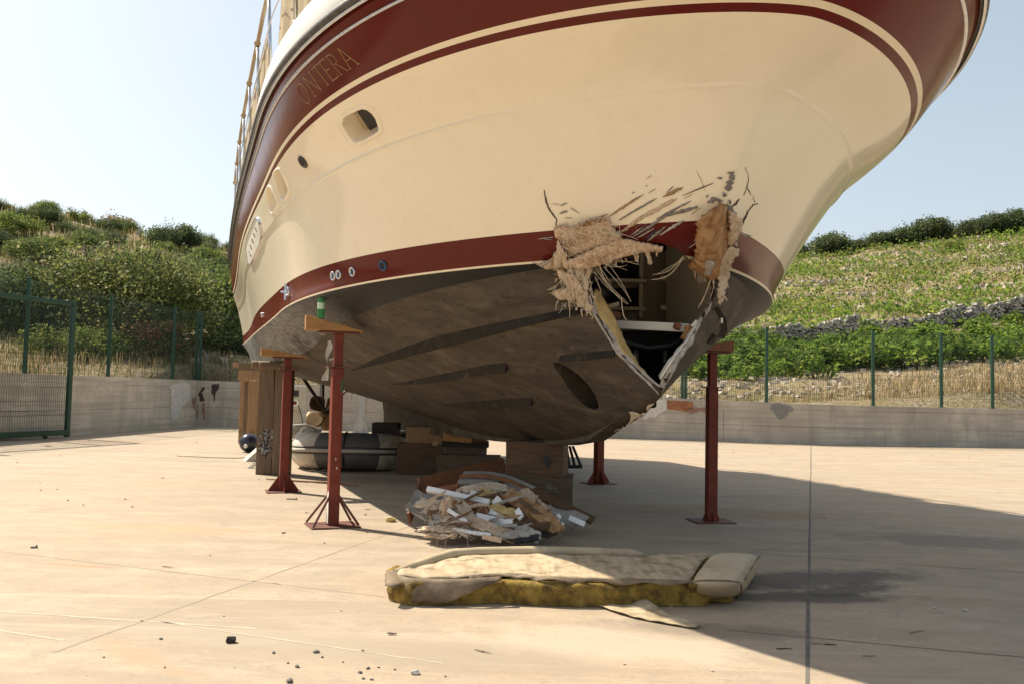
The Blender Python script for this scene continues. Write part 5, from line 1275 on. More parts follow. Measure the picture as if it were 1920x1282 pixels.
mb = MB(); mb.prism([(-.0515, -.0515, .03), (-.0515, .02, .03), (-.0515, .03, .24), (-.0515, -.01, .32), (-.0515, -.0515, .30)], (-.001, 0, 0)); mb.build('white_paint', PW, st1)
mb = MB(); mb.prism([(.02, -.0512, 1.20), (.045, -.0512, 1.19), (.047, -.0512, 1.30), (.03, -.0512, 1.33)], (0, -.001, 0)); mb.build('green_paint', mat('green paint smear', (.05, .10, .035), rough=.6), st1)
for k, (x, z) in enumerate(((-.0, .60), (.012, .52))):
    mb = MB(); mb.box((x, -.0513, z), (.008, .001, .022)); mb.build('white_paint', PW, st1)
stand(S2, 1.585, 'gusset', R(20), 'red boat stand in front of the tall timber stack', 1.43, .10)
stand(S3_, 1.68, 'gusset', R(8), 'dark red boat stand alone on the right of the bow, in shade', 1.32, .10, gs=.085)
stand(S4, 1.62, 'gusset', R(25), 'red boat stand behind the forefoot, standing between the bow and the back wall', 1.2, .11)
stand(bw(-8.2, -2.1, 0), 1.52, 'gusset', R(25), 'red boat stand on the far side near the stern, hidden behind the hull', 1.2, .10)
def wedge(p, z, out, L, h0, h1, wd, m, label, seed, n=2, zrot=0):
    """hardwood wedges lying side by side on a stand head, thick end outwards"""
    e = empty('wedge_pair', Vector((p.x, p.y, z)), 0, label, 'wedge'); o = (Matrix.Rotation(zrot, 3, 'Z') @ out).normalized(); sd = Vector((-o.y, o.x, 0))
    for k in range(n):
        c = sd*((k-(n-1)/2)*(wd+.004))+o*(.03*k)
        a, b = o*(L*.55), -o*(L*.45); hw = sd*wd/2
        mb = MB(); mb.hexa([c+a-hw, c+b-hw, c+b+hw, c+a+hw, c+a-hw+Vector((0, 0, h0)), c+b-hw+Vector((0, 0, h1)), c+b+hw+Vector((0, 0, h1)), c+a+hw+Vector((0, 0, h0))]); mb.build('wedge', m, e, bevel=.004)
    return e
wedge(S1, 1.745, BS, .50, .132, .012, .085, WDY, 'pair of yellow pine wedges on the nearest red stand', 1)
wedge(S2, 1.585, BS, .52, .10, .012, .09, WDY, 'pair of pine wedges on the stand by the timber stack', 2)
wedge(S3_, 1.68, -BS, .40, .11, .05, .10, WDR, 'brown wedge on the stand right of the bow', 3, 1)
wedge(S4, 1.62, -BS, .40, .10, .03, .1, WDB, 'wedge on the stand behind the forefoot', 4, 1)
# bottle on the wedge
def bottle():
    G = D.materials.new('green bottle plastic'); MATS['gb'] = G; G.use_nodes = True; b = G.node_tree.nodes['Principled BSDF']
    b.inputs['Base Color'].default_value = (.10, .42, .17, 1); b.inputs['Roughness'].default_value = .12; b.inputs['Transmission Weight'].default_value = .55; b.inputs['IOR'].default_value = 1.2
    c = S1+BS*.17+BF*.05; z0 = 1.745+.106; e = empty('bottle', (c.x, c.y, z0), 0, 'small green plastic bottle standing on the wedges of the nearest stand', 'bottle'); e.rotation_euler = (R(9), R(2), 0)
    def lathe(prof, nm, m, n=20):
        vs = []; fs = []
        for r_, z in prof:
            for k in range(n): a = 2*math.pi*k/n; vs.append((r_*math.cos(a), r_*math.sin(a), z))
        for i in range(len(prof)-1):
            for k in range(n): fs.append((i*n+k, i*n+(k+1) % n, (i+1)*n+(k+1) % n, (i+1)*n+k))
        return mk(nm, vs, fs, m, e, True)
    lathe([(0, .004), (.026, 0), (.032, .008), (.033, .05), (.030, .06), (.033, .07), (.033, .085), (.031, .095), (.033, .105), (.033, .15), (.031, .17), (.024, .19), (.015, .208), (.013, .215)], 'bottle_body', G)
    lathe([(.0335, .088), (.0335, .145)], 'bottle_label', mat('pale green label', (.40, .62, .40), (.50, .66, .48), scale=20, rough=.5))
    lathe([(.015, .212), (.016, .214), (.016, .232), (.014, .235), (0, .235)], 'bottle_cap', mat('white cap', (.75, .78, .74), rough=.4))
bottle()
def rag():
    p = S1+Vector((-.075, -.03, 0)); vs = []; fs = []
    for i in range(10):
        z = 1.66-.36*i/9; w_ = .012+.014*math.sin(i*.9)+.006*i/9
        for s_ in (-1, 0, 1): vs.append((p.x+s_*w_+.01*math.sin(i*1.3)-.02*i/9, p.y-.012*abs(s_)+.008*math.sin(i), z))
    for i in range(9):
        for k in range(2): fs.append((i*3+k, i*3+k+1, (i+1)*3+k+1, (i+1)*3+k))
    o = mk('rag', vs, fs, mat('dirty white rag', (.52, .47, .40), (.40, .35, .29), scale=18, rough=.9), sm=True); tag(o, 'narrow white rag hanging beside the nearest stand', 'rag')
rag()
# tall timbers under the stern quarter
def upright(px0, px1, ytop, ybot, dep, m, label, seed, group=None, rz=0):
    a = gp(px0, ybot); Y = a.y; b = dp(px1, ybot, Y); t = dp(px0, ytop, Y); w_ = (b-a).length; h = t.z
    c = (a+b)/2; timber('upright_timber', (w_*.985, dep, h), (c.x, c.y+dep/2, h/2), (0, 0, rz), m, label, 'timber', group, seed=seed, amp=.004, bevel=.01); return c, h
T1 = upright(478.5, 508, 690, 889, .24, WDO, 'left one of the two nearest upright timbers under the stern, tar stained', 1)
T2 = upright(508.5, 538, 691, 890, .24, WDO, 'upright timber beside the red stand, with a black and white stain', 2)
TAR = mat('tar and white paint splash', (.012, .011, .010), (.30, .29, .27), scale=26, rough=.6, lo=.42, hi=.52)
def splash(pts, m, parent=None):
    Y = gp(508, 889.5).y-.012; P = [dp(*q, Y) for q in jag(pts, 2.2, 4, 8)]; tri = tessellate_polygon([P]); vs = P+[p+Vector((0, .004, 0)) for p in P]
    return vs, [tuple(t) for t in tri]
sv, sf = splash([(486, 812), (497, 804), (506, 803), (506, 848), (496, 858), (487, 848), (484, 828)], TAR)
t_obj = [o for o in COL.objects if o.name.startswith('upright_timber')]
mk('paint_splash', [v-t_obj[0].location for v in sv], sf, TAR, t_obj[0])
sv, sf = splash([(509, 804), (521, 806), (527, 820), (528, 840), (522, 856), (511, 862), (509, 850)], TAR); mk('paint_splash', [v-t_obj[1].location for v in sv], sf, TAR, t_obj[1])
upright(461, 479, 712, 838, .2, WDL, 'light upright timber behind the left front one', 3)
upright(446, 453, 712, 831, .16, WDL, 'thin pale upright board at the left of the timber stack', 4)
upright(453.5, 461, 714, 834, .2, WDO, 'dark red stained upright timber between lighter ones', 5)
Yb = gp(462, 834).y
def beam_(px0, px1, y0, y1, Y, dep, m, label, seed, cat='timber', name='timber_block', rz=0):
    a = dp(px0, y1, Y); b = dp(px1, y0, Y); c = (a+b)/2
    return timber(name, (abs(b.x-a.x), dep, abs(b.z-a.z)), (c.x, c.y+dep/2, c.z), (0, 0, rz), m, label, cat, seed=seed)
beam_(446, 480, 694, 714, Yb-.1, .3, WDL, 'square timber block lying across the rear uprights', 6)
beam_(447, 480, 680, 693.5, Yb-.1, .3, WDO, 'grey block on top of the rear timber stack under the transom', 7)
beam_(436, 446, 680, 688, Yb+1.2, .3, WDL, 'small wood offcut beyond the timber stack', 8)
def log_(px, y, r_, Y, L, label, seed):
    c = dp(px, y, Y); mb = MB(); d = Vector((.941, .337, 0)); rr = random.Random(seed)
    pts = [c-d*.1+d*L*f for f in (0, .02, .3, .7, .98, 1)]; mb.tube(pts, [r_*.9, r_, r_*1.02, r_, r_*.98, r_*.9], 12); o = mb.build('round_log', [WDO], None, True); o['label'] = label; o['category'] = 'log'
    vs = [Vector(v)-c for v in mb.v]; o.data.vertices.foreach_set('co', np.array([tuple(v) for v in vs]).ravel()); o.location = c
log_(486, 683, .055, 11.8, .45, 'left round log end on top of the front uprights', 1)
log_(500, 684, .058, 11.75, .5, 'right round log end on top of the front uprights', 2)
beam_(508, 540, 681, 691, 11.9, .3, WDD, 'dark packing board between log ends and stand head', 9)

# keel blocks
def block(px0, px1, y0, y1, Y, dep, m, label, seed, rz=0, mark=None):
    return beam_(px0, px1, y0, y1, Y, dep, m, label, seed, 'timber block', 'keel_block', rz)
Yf = 8.3
block(953, 1064, 829, 893, Yf, .35, WDB, 'upper brown keel block under the forefoot, with a black smear', 20, R(-12))
block(946, 1077, 894, 967, Yf-.02, .42, WDOH, 'lower wide keel block under the forefoot, behind the debris', 21, R(-6))
mb = MB(); Ys = Yf-.075; P = [dp(*q, Ys) for q in jag([(1019, 856), (1026, 854), (1031, 862), (1030, 876), (1026, 880), (1022, 870), (1018, 862)], 1, 3, 1)]; kb = [o for o in COL.objects if o.name.startswith('keel_block')][0]
Minv = (Matrix.Translation(kb.location) @ Euler((0, 0, R(-12))).to_matrix().to_4x4()).inverted()
mk('tar_smear', [Minv @ p for p in P], [tuple(t) for t in tessellate_polygon([P])], BLACK, kb)
Yr = gp(800, 890).y
block(743, 832, 832, 890, Yr, .35, WDB, 'big rounded keel block beside the dinghy bow', 22)
block(818, 937, 855, 906, gp(870, 906).y, .35, WDOH, 'low keel block in front of the rear stack, behind the brown panel', 23, R(-4))
block(833, 912, 838, 854.5, gp(870, 906).y+.25, .3, WDOH, 'thin keel block in the middle of the rear stack', 24)
block(828, 916, 828, 837, gp(870, 906).y+.2, .3, WDD, 'dark board on the middle of the rear keel stack', 25)
block(761, 834, 801, 831.5, Yr+.1, .3, WDL, 'yellow brown keel block on top of the big rounded block', 26)
block(697, 746, 793, 815, Yr+.6, .35, WDD, 'dark block under the aft end of the keel fin', 27)
block(715, 760, 815, 845, Yr+.75, .35, WDD, 'dark block low under the aft end of the keel fin', 28)
c = dp(858, 820, Yr-.9); vs_, fs_ = rough_box((.36, .2, .10), 2, .003, .006, 30); o = mk('keel_wedge', vs_, fs_, WDY); o.location = c; o.rotation_euler = (0, R(4), R(10)); tag(o, 'bright yellow wedge at the top of the rear keel stack', 'wedge')
c = dp(895, 823, Yr-.85); vs_, fs_ = rough_box((.25, .18, .07), 2, .003, .006, 31); o = mk('keel_wedge', vs_, fs_, WDB); o.location = c; o.rotation_euler = (0, R(-6), R(-8)); tag(o, 'brown wedge right of the bright yellow one on the rear keel stack', 'wedge')
mb = MB(); mb.box((0, 0, 0), (.07, .05, .06)); o = mb.build('timber_offcut', WDL); o.location = dp(816, 830, Yr-.95); tag(o, 'small pale wood offcut on the front edge of the rear keel stack', 'offcut')
# folded black trestle behind the forefoot
e = empty('folding_trestle', gp(1078, 878), 0, 'black folding trestle lying behind the front keel blocks', 'trestle')
for k, (xa, xb) in enumerate(((1062, 1068), (1068, 1078), (1074, 1090))):
    mb = MB(); mb.tube([dp(xa, 836, 13.4)-e.location, dp(xb, 874, 13.2)-e.location], .022, 6); mb.build('leg', BLACK, e)
mb = MB(); mb.tube([dp(1062, 874, 13.15)-e.location, dp(1092, 874, 13.15)-e.location], .03, 6); mb.build('foot_bar', BLACK, e)

# ------------------------------------------------------------------ dinghy, fender, tender boards
DG = mat('dinghy grey fabric', (.56, .50, .41), (.46, .41, .33), scale=5, rough=.6, bmp=.1, dirt=(.16, .14, .11), dirtscale=4)
DD_ = mat('dinghy dark fabric', (.115, .112, .108), (.085, .083, .08), scale=6, rough=.55, bmp=.1, dirt=(.11, .10, .09), dirtscale=6)
DR = mat('dinghy rubbing strake', (.045, .038, .034), (.07, .06, .05), scale=8, rough=.6)
DRL = mat('dinghy strake light', (.45, .41, .35), (.36, .32, .27), scale=8, rough=.6)
def dinghy():
    c0 = gp(642, 886); e = empty('inflatable_dinghy', c0, 0, 'grey inflatable dinghy with dark bow patch under the boat', 'dinghy')
    # centre line of the U shaped tube: left side, round the bow, right side
    pts = []; hw = .60; 
    for i in range(13): f = i/12; pts.append(Vector((-hw-.05-.40*(1-f)**1.3, 1.55*(1-f)+.62, .27+.02*(1-f))))
    for i in range(1, 24):
        a = math.pi*(1-i/24); pts.append(Vector((hw*math.copysign(abs(math.cos(a))**.75, math.cos(a)), .62-.36*math.sin(a)**.8, .27+.03*math.sin(a))))
    for i in range(13): f = i/12; pts.append(Vector((hw+.03+.1*f, .62+1.9*f, .27)))
    r0 = .27; K = 24; n = len(pts); vs = []; fs = []; ms = []
    for i, p in enumerate(pts):
        d = (pts[min(i+1, n-1)]-pts[max(i-1, 0)]).normalized(); sd = d.cross(Vector((0, 0, 1))).normalized(); up = sd.cross(d)
        rr = r0*(1-.25*max(0, (4-i)/4)**2)*(1-.12*max(0, (i-n+5)/5))
        for k in range(K): a = 2*math.pi*k/K; vs.append(p+(sd*math.cos(a)+up*math.sin(a))*rr)
    for i in range(n-1):
        mid = (pts[i]+pts[i+1])/2
        for k in range(K):
            fs.append((i*K+k, i*K+(k+1) % K, (i+1)*K+(k+1) % K, (i+1)*K+k)); ms.append(1 if (-.36 < mid.x < .43 and mid.y < .66) else 0)
    fs += [tuple(reversed(range(K))), tuple((n-1)*K+k for k in range(K))]; ms += [0, 0]
    mk('buoyancy_tube', vs, fs, [DG, DD_], e, True, ms)
    for dz, rr, m, nm in ((.0, .030, DRL, 'rubbing_strake'), (.042, .014, DR, 'strake_line'), (-.042, .014, DR, 'strake_line')):
        q = []
        for i, p in enumerate(pts):
            d = (pts[min(i+1, n-1)]-pts[max(i-1, 0)]).normalized(); sd = d.cross(Vector((0, 0, 1))).normalized(); q.append(p+sd*(r0*.97+.006)+Vector((0, 0, dz+.02)))
        mb = MB(); mb.tube(q, rr, 8); mb.build(nm, m, e, True)
    # flat floor, seat, handles, bow strap with ring
    mb = MB(); mb.prism([(-.5, .6, .16), (.5, .6, .16), (.62, 2.3, .16), (-.75, 2.1, .16)], (0, 0, .03)); mb.build('floor_board', DG, e)
    for x, y in ((-.72, 1.0), (-.80, 1.25)):
        mb = MB(); mb.tube([(x-.03+.10*math.cos(a), y, .52+.07*math.sin(a)) for a in np.linspace(0, math.pi, 9)], .022, 8); mb.build('grab_handle', DG, e, True)
    mb = MB(); mb.tube([(-.02+.27*0+.02, .26-.27*math.cos(a)*1.03, .30+.28*math.sin(a)) for a in np.linspace(-.9, 1.6, 14)], .012, 6); mb.build('bow_strap', BLACK, e)
    mb = MB(); mb.tube([(.0+.035*math.cos(a), .08, .12+.03*math.sin(a)) for a in np.linspace(0, 6.28, 13)], .008, 6); mb.build('towing_ring', CHROME, e)
    mb = MB(); mb.tube([(.22+.04*i+.03*math.sin(i*2), .18+.015*i, .50-.012*i*i*.3) for i in range(9)], .022, 8); mb.build('coiled_rope', DG, e, True)
    mb = MB(); mb.tube([(-.52+.05*i+.02*math.sin(i*3), -.02+.01*i, .012+.03*math.sin(i*.9)**2) for i in range(7)], .006, 5); mb.build('painter_line', ROPE, e)
    mb = MB(); mb.box((-.16, -.0085, .44), (.09, .008, .035)); mb.build('maker_plate', mat('pale plate', (.4, .39, .36), rough=.5), e)
dinghy()
c = gp(466, 847); mb = MB(); e = empty('ball_fender', c, 0, 'round dark blue ball fender lying beside the timbers', 'fender')
bm = bmesh.new(); bmesh.ops.create_uvsphere(bm, u_segments=24, v_segments=16, radius=.175); me = D.meshes.new('fender_ball'); bm.to_mesh(me); bm.free(); smooth(me); o = link('fender_ball', me, mat('navy fender vinyl', (.020, .022, .040), (.03, .03, .05), scale=6, rough=.25, bmp=.02), e); o.location = (0, 0, .175)
mb = MB(); mb.tube([(.0, -.172, .13), (0, -.21, .12)], .035, 10); mb.build('fender_eye', WHITE, e); mb = MB()
for a in (.3, 2.1, 3.6, 5.3): mb.tube([(0, -.178, .13), (.04*math.cos(a), -.176, .13+.05*math.sin(a))], .005, 5)
mb.build('fender_cord', WHITE, e)
def shell(name, out, wdt, m, label, cat, loc, rot):
    vs = []; fs = []; K = len(out)
    o = mk(name, [Vector((x, -wdt/2, z)) for x, z in out]+[Vector((x, wdt/2, z)) for x, z in out], [tuple(range(K)), tuple(reversed(range(K, 2*K)))]+[(i, K+i, K+(i+1) % K, (i+1) % K) for i in range(K)], m); b = o.modifiers.new('b', 'BEVEL'); b.width = .02; b.segments = 3
    o.location = loc; o.rotation_euler = rot; tag(o, label, cat)
shell('cushion_board', [(-.30, -.10), (-.22, -.13), (.1, -.02), (.34, .12), (.33, .17), (.18, .13), (-.20, -.02), (-.31, -.05)], .5, WHITE if False else DG, 'beige padded board leaning behind the front timbers', 'board', dp(475, 855, 14.2), (0, R(-22), R(20)))
mb = MB(); mb.box((0, 0, 0), (.18, .06, .05)); o = mb.build('plastic_strip', WHITE); o.location = gp(475, 877)+Vector((0, 0, .04)); o.rotation_euler = (0, R(-38), .2); tag(o, 'short white plastic strip on the ground left of the timbers', 'strip')
e_c = dp(566, 812, 15.2); shell('cushion_board', [(-.28, -.10), (.30, -.02), (.33, .10), (.05, .17), (-.25, .12)], .5, DG, 'beige padded cover lying behind the dinghy tube', 'cover', e_c, (0, R(4), R(15)))
# supply pillar and galvanised post at the back
def pillar():
    p = gp(551, 812); p = Vector((p.x, p.y, 0)); Y = p.y; e = empty('supply_pillar', p, R(4), 'beige electricity supply pillar with a red button, behind the propeller', 'supply pillar')
    sc_ = Y/FPX; PB = mat('beige enamel', (.46, .42, .33), (.40, .36, .28), scale=8, rough=.5)
    zz = lambda y: 1.25+(722-y)*sc_
    mb = MB(); mb.box((0, .05, zz(768)/2), (.22*sc_*100*.9, .16, zz(768))); mb.build('pillar_foot', PB, e, bevel=.01)
    zc = (zz(722)+zz(768))/2; hh = zz(722)-zz(768); mb = MB(); mb.box((0, 0, zc), (.5*sc_*100*.85, .22, hh)); mb.build('pillar_box', PB, e, bevel=.03)
    mb = MB(); mb.box((-.02, -.115, zc+.18*hh), (.26, .02, .16)); mb.build('meter_window', BLACK, e, bevel=.01)
    for x, m in ((.02, RED), (-.15, BLUE)):
        mb = MB(); mb.tube([(x, -.105, zc-.2*hh), (x, -.125, zc-.2*hh)], .095, 16); mb.build('socket_rim', WHITE, e); mb = MB(); mb.tube([(x, -.126, zc-.2*hh), (x, -.15, zc-.2*hh)], .05, 12); mb.build('push_button', m, e)
    mb = MB(); mb.tube([(.10, -.1, .75), (.2, -.15, .5), (.25, -.1, .2), (.35, 0, .03)], .012, 6); mb.build('cable', BLACK, e)
pillar()
p = gp(676, 812); e = empty('galvanised_post', p, R(10), 'short galvanised steel post with gusset feet near the back wall', 'post')
mb = MB(); mb.box((0, 0, .60), (.13, .10, 1.2)); mb.build('post_tube', GALV, e, bevel=.01)
for s_ in (-1, 1):
    mb = MB(); mb.prism([(s_*.065, -.004, .01), (s_*.22, -.004, .01), (s_*.065, -.004, .5)], (0, .008, 0)); mb.build('gusset', GALV, e)
mb = MB(); mb.box((0, 0, .006), (.5, .3, .012)); mb.build('foot_plate', GALV, e)

# ================================================================== DEBRIS PILE
def plank(name, a, b, wdt, th, m, label, cat='debris', roll=0, seed=0, bend=0, rag=0, parent=None, end=None):
    """board between two points of the place, its width turned by roll about its length; ragged ends when rag > 0"""
    a = Vector(a); b = Vector(b); d = b-a; L = d.length; u = d.normalized(); sd = u.cross(Vector((0, 0, 1)))
    sd = sd.normalized() if sd.length > .01 else Vector((1, 0, 0)); up = sd.cross(u); q = Matrix.Rotation(roll, 3, u); sd = q @ sd; up = q @ up
    r = random.Random(seed); K = 10; J = 5; vs = []; fs = []; c0 = (a+b)/2
    for s_ in (1, -1):
        for i in range(K+1):
            for j in range(J+1):
                f = i/K; g_ = j/J-.5; e = 0
                if rag and i in (0, K): e = r.uniform(-1, 1)*rag*(1 if i else -1)
                gg = g_*(1+ (r.uniform(-rag, rag)*1.2/max(wdt, .02) if rag and j in (0, J) else 0))
                w_ = bend*math.sin(math.pi*f)
                vs.append(a-c0+u*(L*f+e)+sd*wdt*gg+up*(w_+s_*th/2+(mnoise.noise((f*3+seed, g_*2, seed))*rag*.9 if rag else 0)))
    n = (K+1)*(J+1)
    for i in range(K):
        for j in range(J):
            q_ = i*(J+1)+j; fs.append((q_, q_+1, q_+J+2, q_+J+1)); fs.append((n+q_, n+q_+J+1, n+q_+J+2, n+q_+1))
    for i in range(K):
        q_ = i*(J+1); fs.append((q_, q_+J+1, n+q_+J+1, n+q_)); q_ += J; fs.append((q_, n+q_, n+q_+J+1, q_+J+1))
    for j in range(J): fs.append((j, n+j, n+j+1, j+1)); q_ = K*(J+1)+j; fs.append((q_, q_+1, n+q_+1, n+q_))
    o = mk(name, vs, fs, m); o.location = c0
    if label: tag(o, label, cat)
    return o
WPLY = mat('white faced ply', (.60, .57, .52), (.50, .47, .42), scale=7, rough=.55, bmp=.08, dirt=(.25, .20, .15), dirtscale=6)
WPL = mat('white plastic strip', (.84, .84, .84), (.78, .78, .78), scale=9, rough=.4, bmp=.05)
GREYP = mat('grey lining board', (.40, .37, .33), (.32, .29, .26), scale=5, rough=.7, bmp=.08, dirt=(.20, .16, .12), dirtscale=5)
def D8(x, y, Y): return dp(700+x/4, 780+y/4, Y)
PILE = 'debris'
plank('loose_board', D8(350, 520, 8.35), D8(985, 365, 8.9), .16, .025, WDR, 'long red brown cabinet panel at the back of the debris pile', roll=R(70), seed=1)
plank('loose_board', D8(420, 600, 8.15), D8(1000, 470, 8.8), .40, .02, GREYP, 'grey lined board under the red brown panel in the debris pile', roll=R(-25), seed=2)
plank('loose_board', D8(268, 765, 7.55), D8(350, 530, 8.2), .10, .022, WDR, 'short red brown panel edge standing at the left of the debris', roll=R(80), seed=3)
plank('loose_board', D8(325, 740, 7.6), D8(395, 590, 8.0), .22, .018, WPLY, 'white faced panel leaning inside the left end of the debris pile', roll=R(30), seed=4)
plank('loose_board', D8(440, 690, 7.7), D8(560, 585, 8.0), .30, .018, WPLY, 'off white board at the left of the pile beneath the white strip', roll=R(20), seed=40)
plank('curved_panel', D8(655, 460, 8.0), D8(1200, 580, 7.9), .26, .02, GREYP, 'curved grey panel with brown edge across the top of the debris', roll=R(18), seed=5, bend=.06)
plank('edge_board', D8(650, 448, 7.95), D8(1200, 560, 7.75), .03, .03, WDR, 'thin brown edging along the curved panel', roll=0, seed=6, bend=.055)
plank('edge_board', D8(1190, 560, 7.78), D8(1650, 782, 7.55), .09, .022, WDB, 'long brown board sloping down to the right end of the debris', roll=R(35), seed=7)
plank('loose_board', D8(1200, 640, 7.75), D8(1560, 800, 7.45), .24, .018, GREYP, 'pale grey panel under the sloping board at the right of the debris', roll=R(20), seed=8)
plank('white_strip', D8(1470, 760, 7.35), D8(1585, 810, 7.3), .045, .02, WPL, 'white strip end at the far right of the debris', roll=R(60), seed=9)
plank('white_strip', D8(405, 545, 7.5), D8(868, 645, 7.3), .045, .04, WPL, 'longest white strip lying on top of the debris', roll=R(55), seed=10)
plank('white_strip', D8(728, 580, 7.6), D8(840, 610, 7.55), .06, .03, WPL, 'short white block behind the longest white strip', roll=R(50), seed=11)
plank('white_strip', D8(600, 640, 7.4), D8(680, 605, 7.4), .05, .008, WPL, 'thin torn white strip below the longest one', roll=R(70), seed=12)
plank('white_strip', D8(905, 660, 7.35), D8(950, 610, 7.35), .06, .03, WPL, 'upright broken white piece in the middle of the debris', roll=R(80), seed=13)
plank('white_strip', D8(870, 715, 7.25), D8(975, 775, 7.2), .05, .025, WPL, 'white strip pointing down in the middle of the debris', roll=R(60), seed=14)
plank('white_strip', D8(775, 750, 7.2), D8(1045, 815, 7.05), .055, .045, WPL, 'thick white strip low at the front of the debris', roll=R(60), seed=15)
plank('white_strip', D8(1010, 770, 7.15), D8(1055, 785, 7.1), .06, .04, WPL, 'white block end beside the thick front strip', roll=R(40), seed=16)
plank('white_strip', D8(1345, 830, 7.15), D8(1395, 740, 7.25), .04, .02, WPL, 'white upright splinter near the right of the debris', roll=R(70), seed=17)
plank('white_strip', D8(1395, 850, 7.1), D8(1420, 800, 7.15), .03, .02, WPL, 'smaller white splinter at the right of the debris', roll=R(80), seed=18)
FTL = ('piece of torn tan fibreglass', )
plank('fibreglass_slab', D8(1000, 575, 7.45), D8(1390, 860, 7.0), .14, .03, ROTTEN, 'long thick orange brown fibreglass slab leaning right in the debris', roll=R(25), seed=20, rag=0.011, bend=.03)
plank('fibreglass_slab', D8(1100, 560, 7.5), D8(1200, 660, 7.35), .16, .03, GLASSF, 'tan fibreglass piece at the top of the orange brown slab', roll=R(15), seed=21, rag=0.015)
plank('fibreglass_slab', D8(1210, 650, 7.45), D8(1330, 730, 7.3), .14, .02, GLASSF, 'curled tan scrap right of the orange brown slab', roll=R(-20), seed=22, rag=0.018, bend=.03)
plank('fibreglass_sheet', D8(520, 770, 7.15), D8(1060, 920, 6.85), .12, .016, GLASSF, 'long torn fibreglass sheet across the front of the debris', roll=R(22), seed=23, rag=0.021, bend=.05)
plank('fibreglass_sheet', D8(545, 620, 7.3), D8(760, 800, 7.1), .10, .02, GLASSP, 'bent fibreglass tongue with frayed edge left of centre', roll=R(15), seed=24, rag=0.018, bend=.06)
plank('fibreglass_sheet', D8(340, 640, 7.55), D8(540, 715, 7.3), .12, .02, GLASSP, 'frayed pale fibreglass piece at the upper left of the debris', roll=R(25), seed=25, rag=0.021, bend=.02)
plank('fibreglass_sheet', D8(360, 845, 7.05), D8(740, 880, 6.95), .15, .016, GLASSP, 'pale sunlit torn sheet at the lower left of the debris', roll=R(8), seed=26, rag=0.024, bend=.03)
plank('fibreglass_sheet', D8(400, 890, 6.95), D8(640, 890, 6.9), .12, .015, GLASSF, 'tan torn sheet under the pale sunlit one', roll=R(5), seed=27, rag=0.021)
plank('fibreglass_sheet', D8(620, 575, 7.65), D8(1000, 535, 7.7), .09, .016, GLASSP, 'rolled grey tan matting along the top of the debris', roll=R(40), seed=28, rag=0.018, bend=.05)
plank('hull_fragment', D8(950, 905, 6.85), D8(1250, 890, 6.8), .11, .02, LAMI, 'white hull fragment with dark underside at the front right of the debris', roll=R(12), seed=29, rag=0.015, bend=.02)
plank('hull_fragment', D8(1060, 930, 6.78), D8(1240, 905, 6.74), .05, .02, AFS, 'dark painted hull edge at the front right of the debris', roll=R(60), seed=30, rag=0.007)
plank('hull_fragment', D8(1080, 870, 6.95), D8(1200, 840, 7.0), .10, .018, LAMI, 'upturned white laminate edge above the dark hull edge', roll=R(50), seed=31, rag=0.012)
plank('core_strip', D8(880, 680, 7.3), D8(1100, 740, 7.15), .08, .03, FOAM, 'pale foam strip across the middle of the debris', roll=R(35), seed=32, rag=0.012)
plank('core_strip', D8(640, 735, 7.2), D8(870, 665, 7.25), .03, .01, GLASSP, 'thin curved fibreglass lath crossing the debris', roll=R(40), seed=33, bend=.05)
plank('core_strip', D8(800, 580, 7.55), D8(920, 620, 7.5), .12, .05, FOAM, 'yellow foam lump behind the white blocks', roll=R(30), seed=34, rag=0.018)
plank('wood_splinter', D8(690, 650, 7.3), D8(860, 720, 7.2), .07, .03, WDR, 'red brown wood splinter under the longest white strip', roll=R(30), seed=35, rag=0.009)
plank('wood_splinter', D8(1060, 780, 7.1), D8(1320, 830, 7.0), .12, .03, WDB, 'dark brown board low under the orange brown slab', roll=R(20), seed=36, rag=0.006)
plank('wood_splinter', D8(1000, 690, 7.4), D8(1180, 800, 7.15), .16, .02, WDB, 'brown board in shade between slab and white strips', roll=R(25), seed=37, rag=0.006)
plank('wood_splinter', D8(700, 760, 7.25), D8(1000, 840, 7.05), .22, .02, WDO, 'dark board filling the middle of the debris', roll=R(15), seed=38, rag=0.006)
plank('wood_splinter', D8(1180, 840, 7.1), D8(1350, 890, 6.95), .14, .02, WDD, 'dark board under the right end of the slab', roll=R(10), seed=39)
plank('fibreglass_sheet', D8(420, 790, 7.2), D8(540, 770, 7.2), .14, .02, GREYP, 'grey scrap between the torn sheets at the left of the debris', roll=R(10), seed=41, rag=0.012)
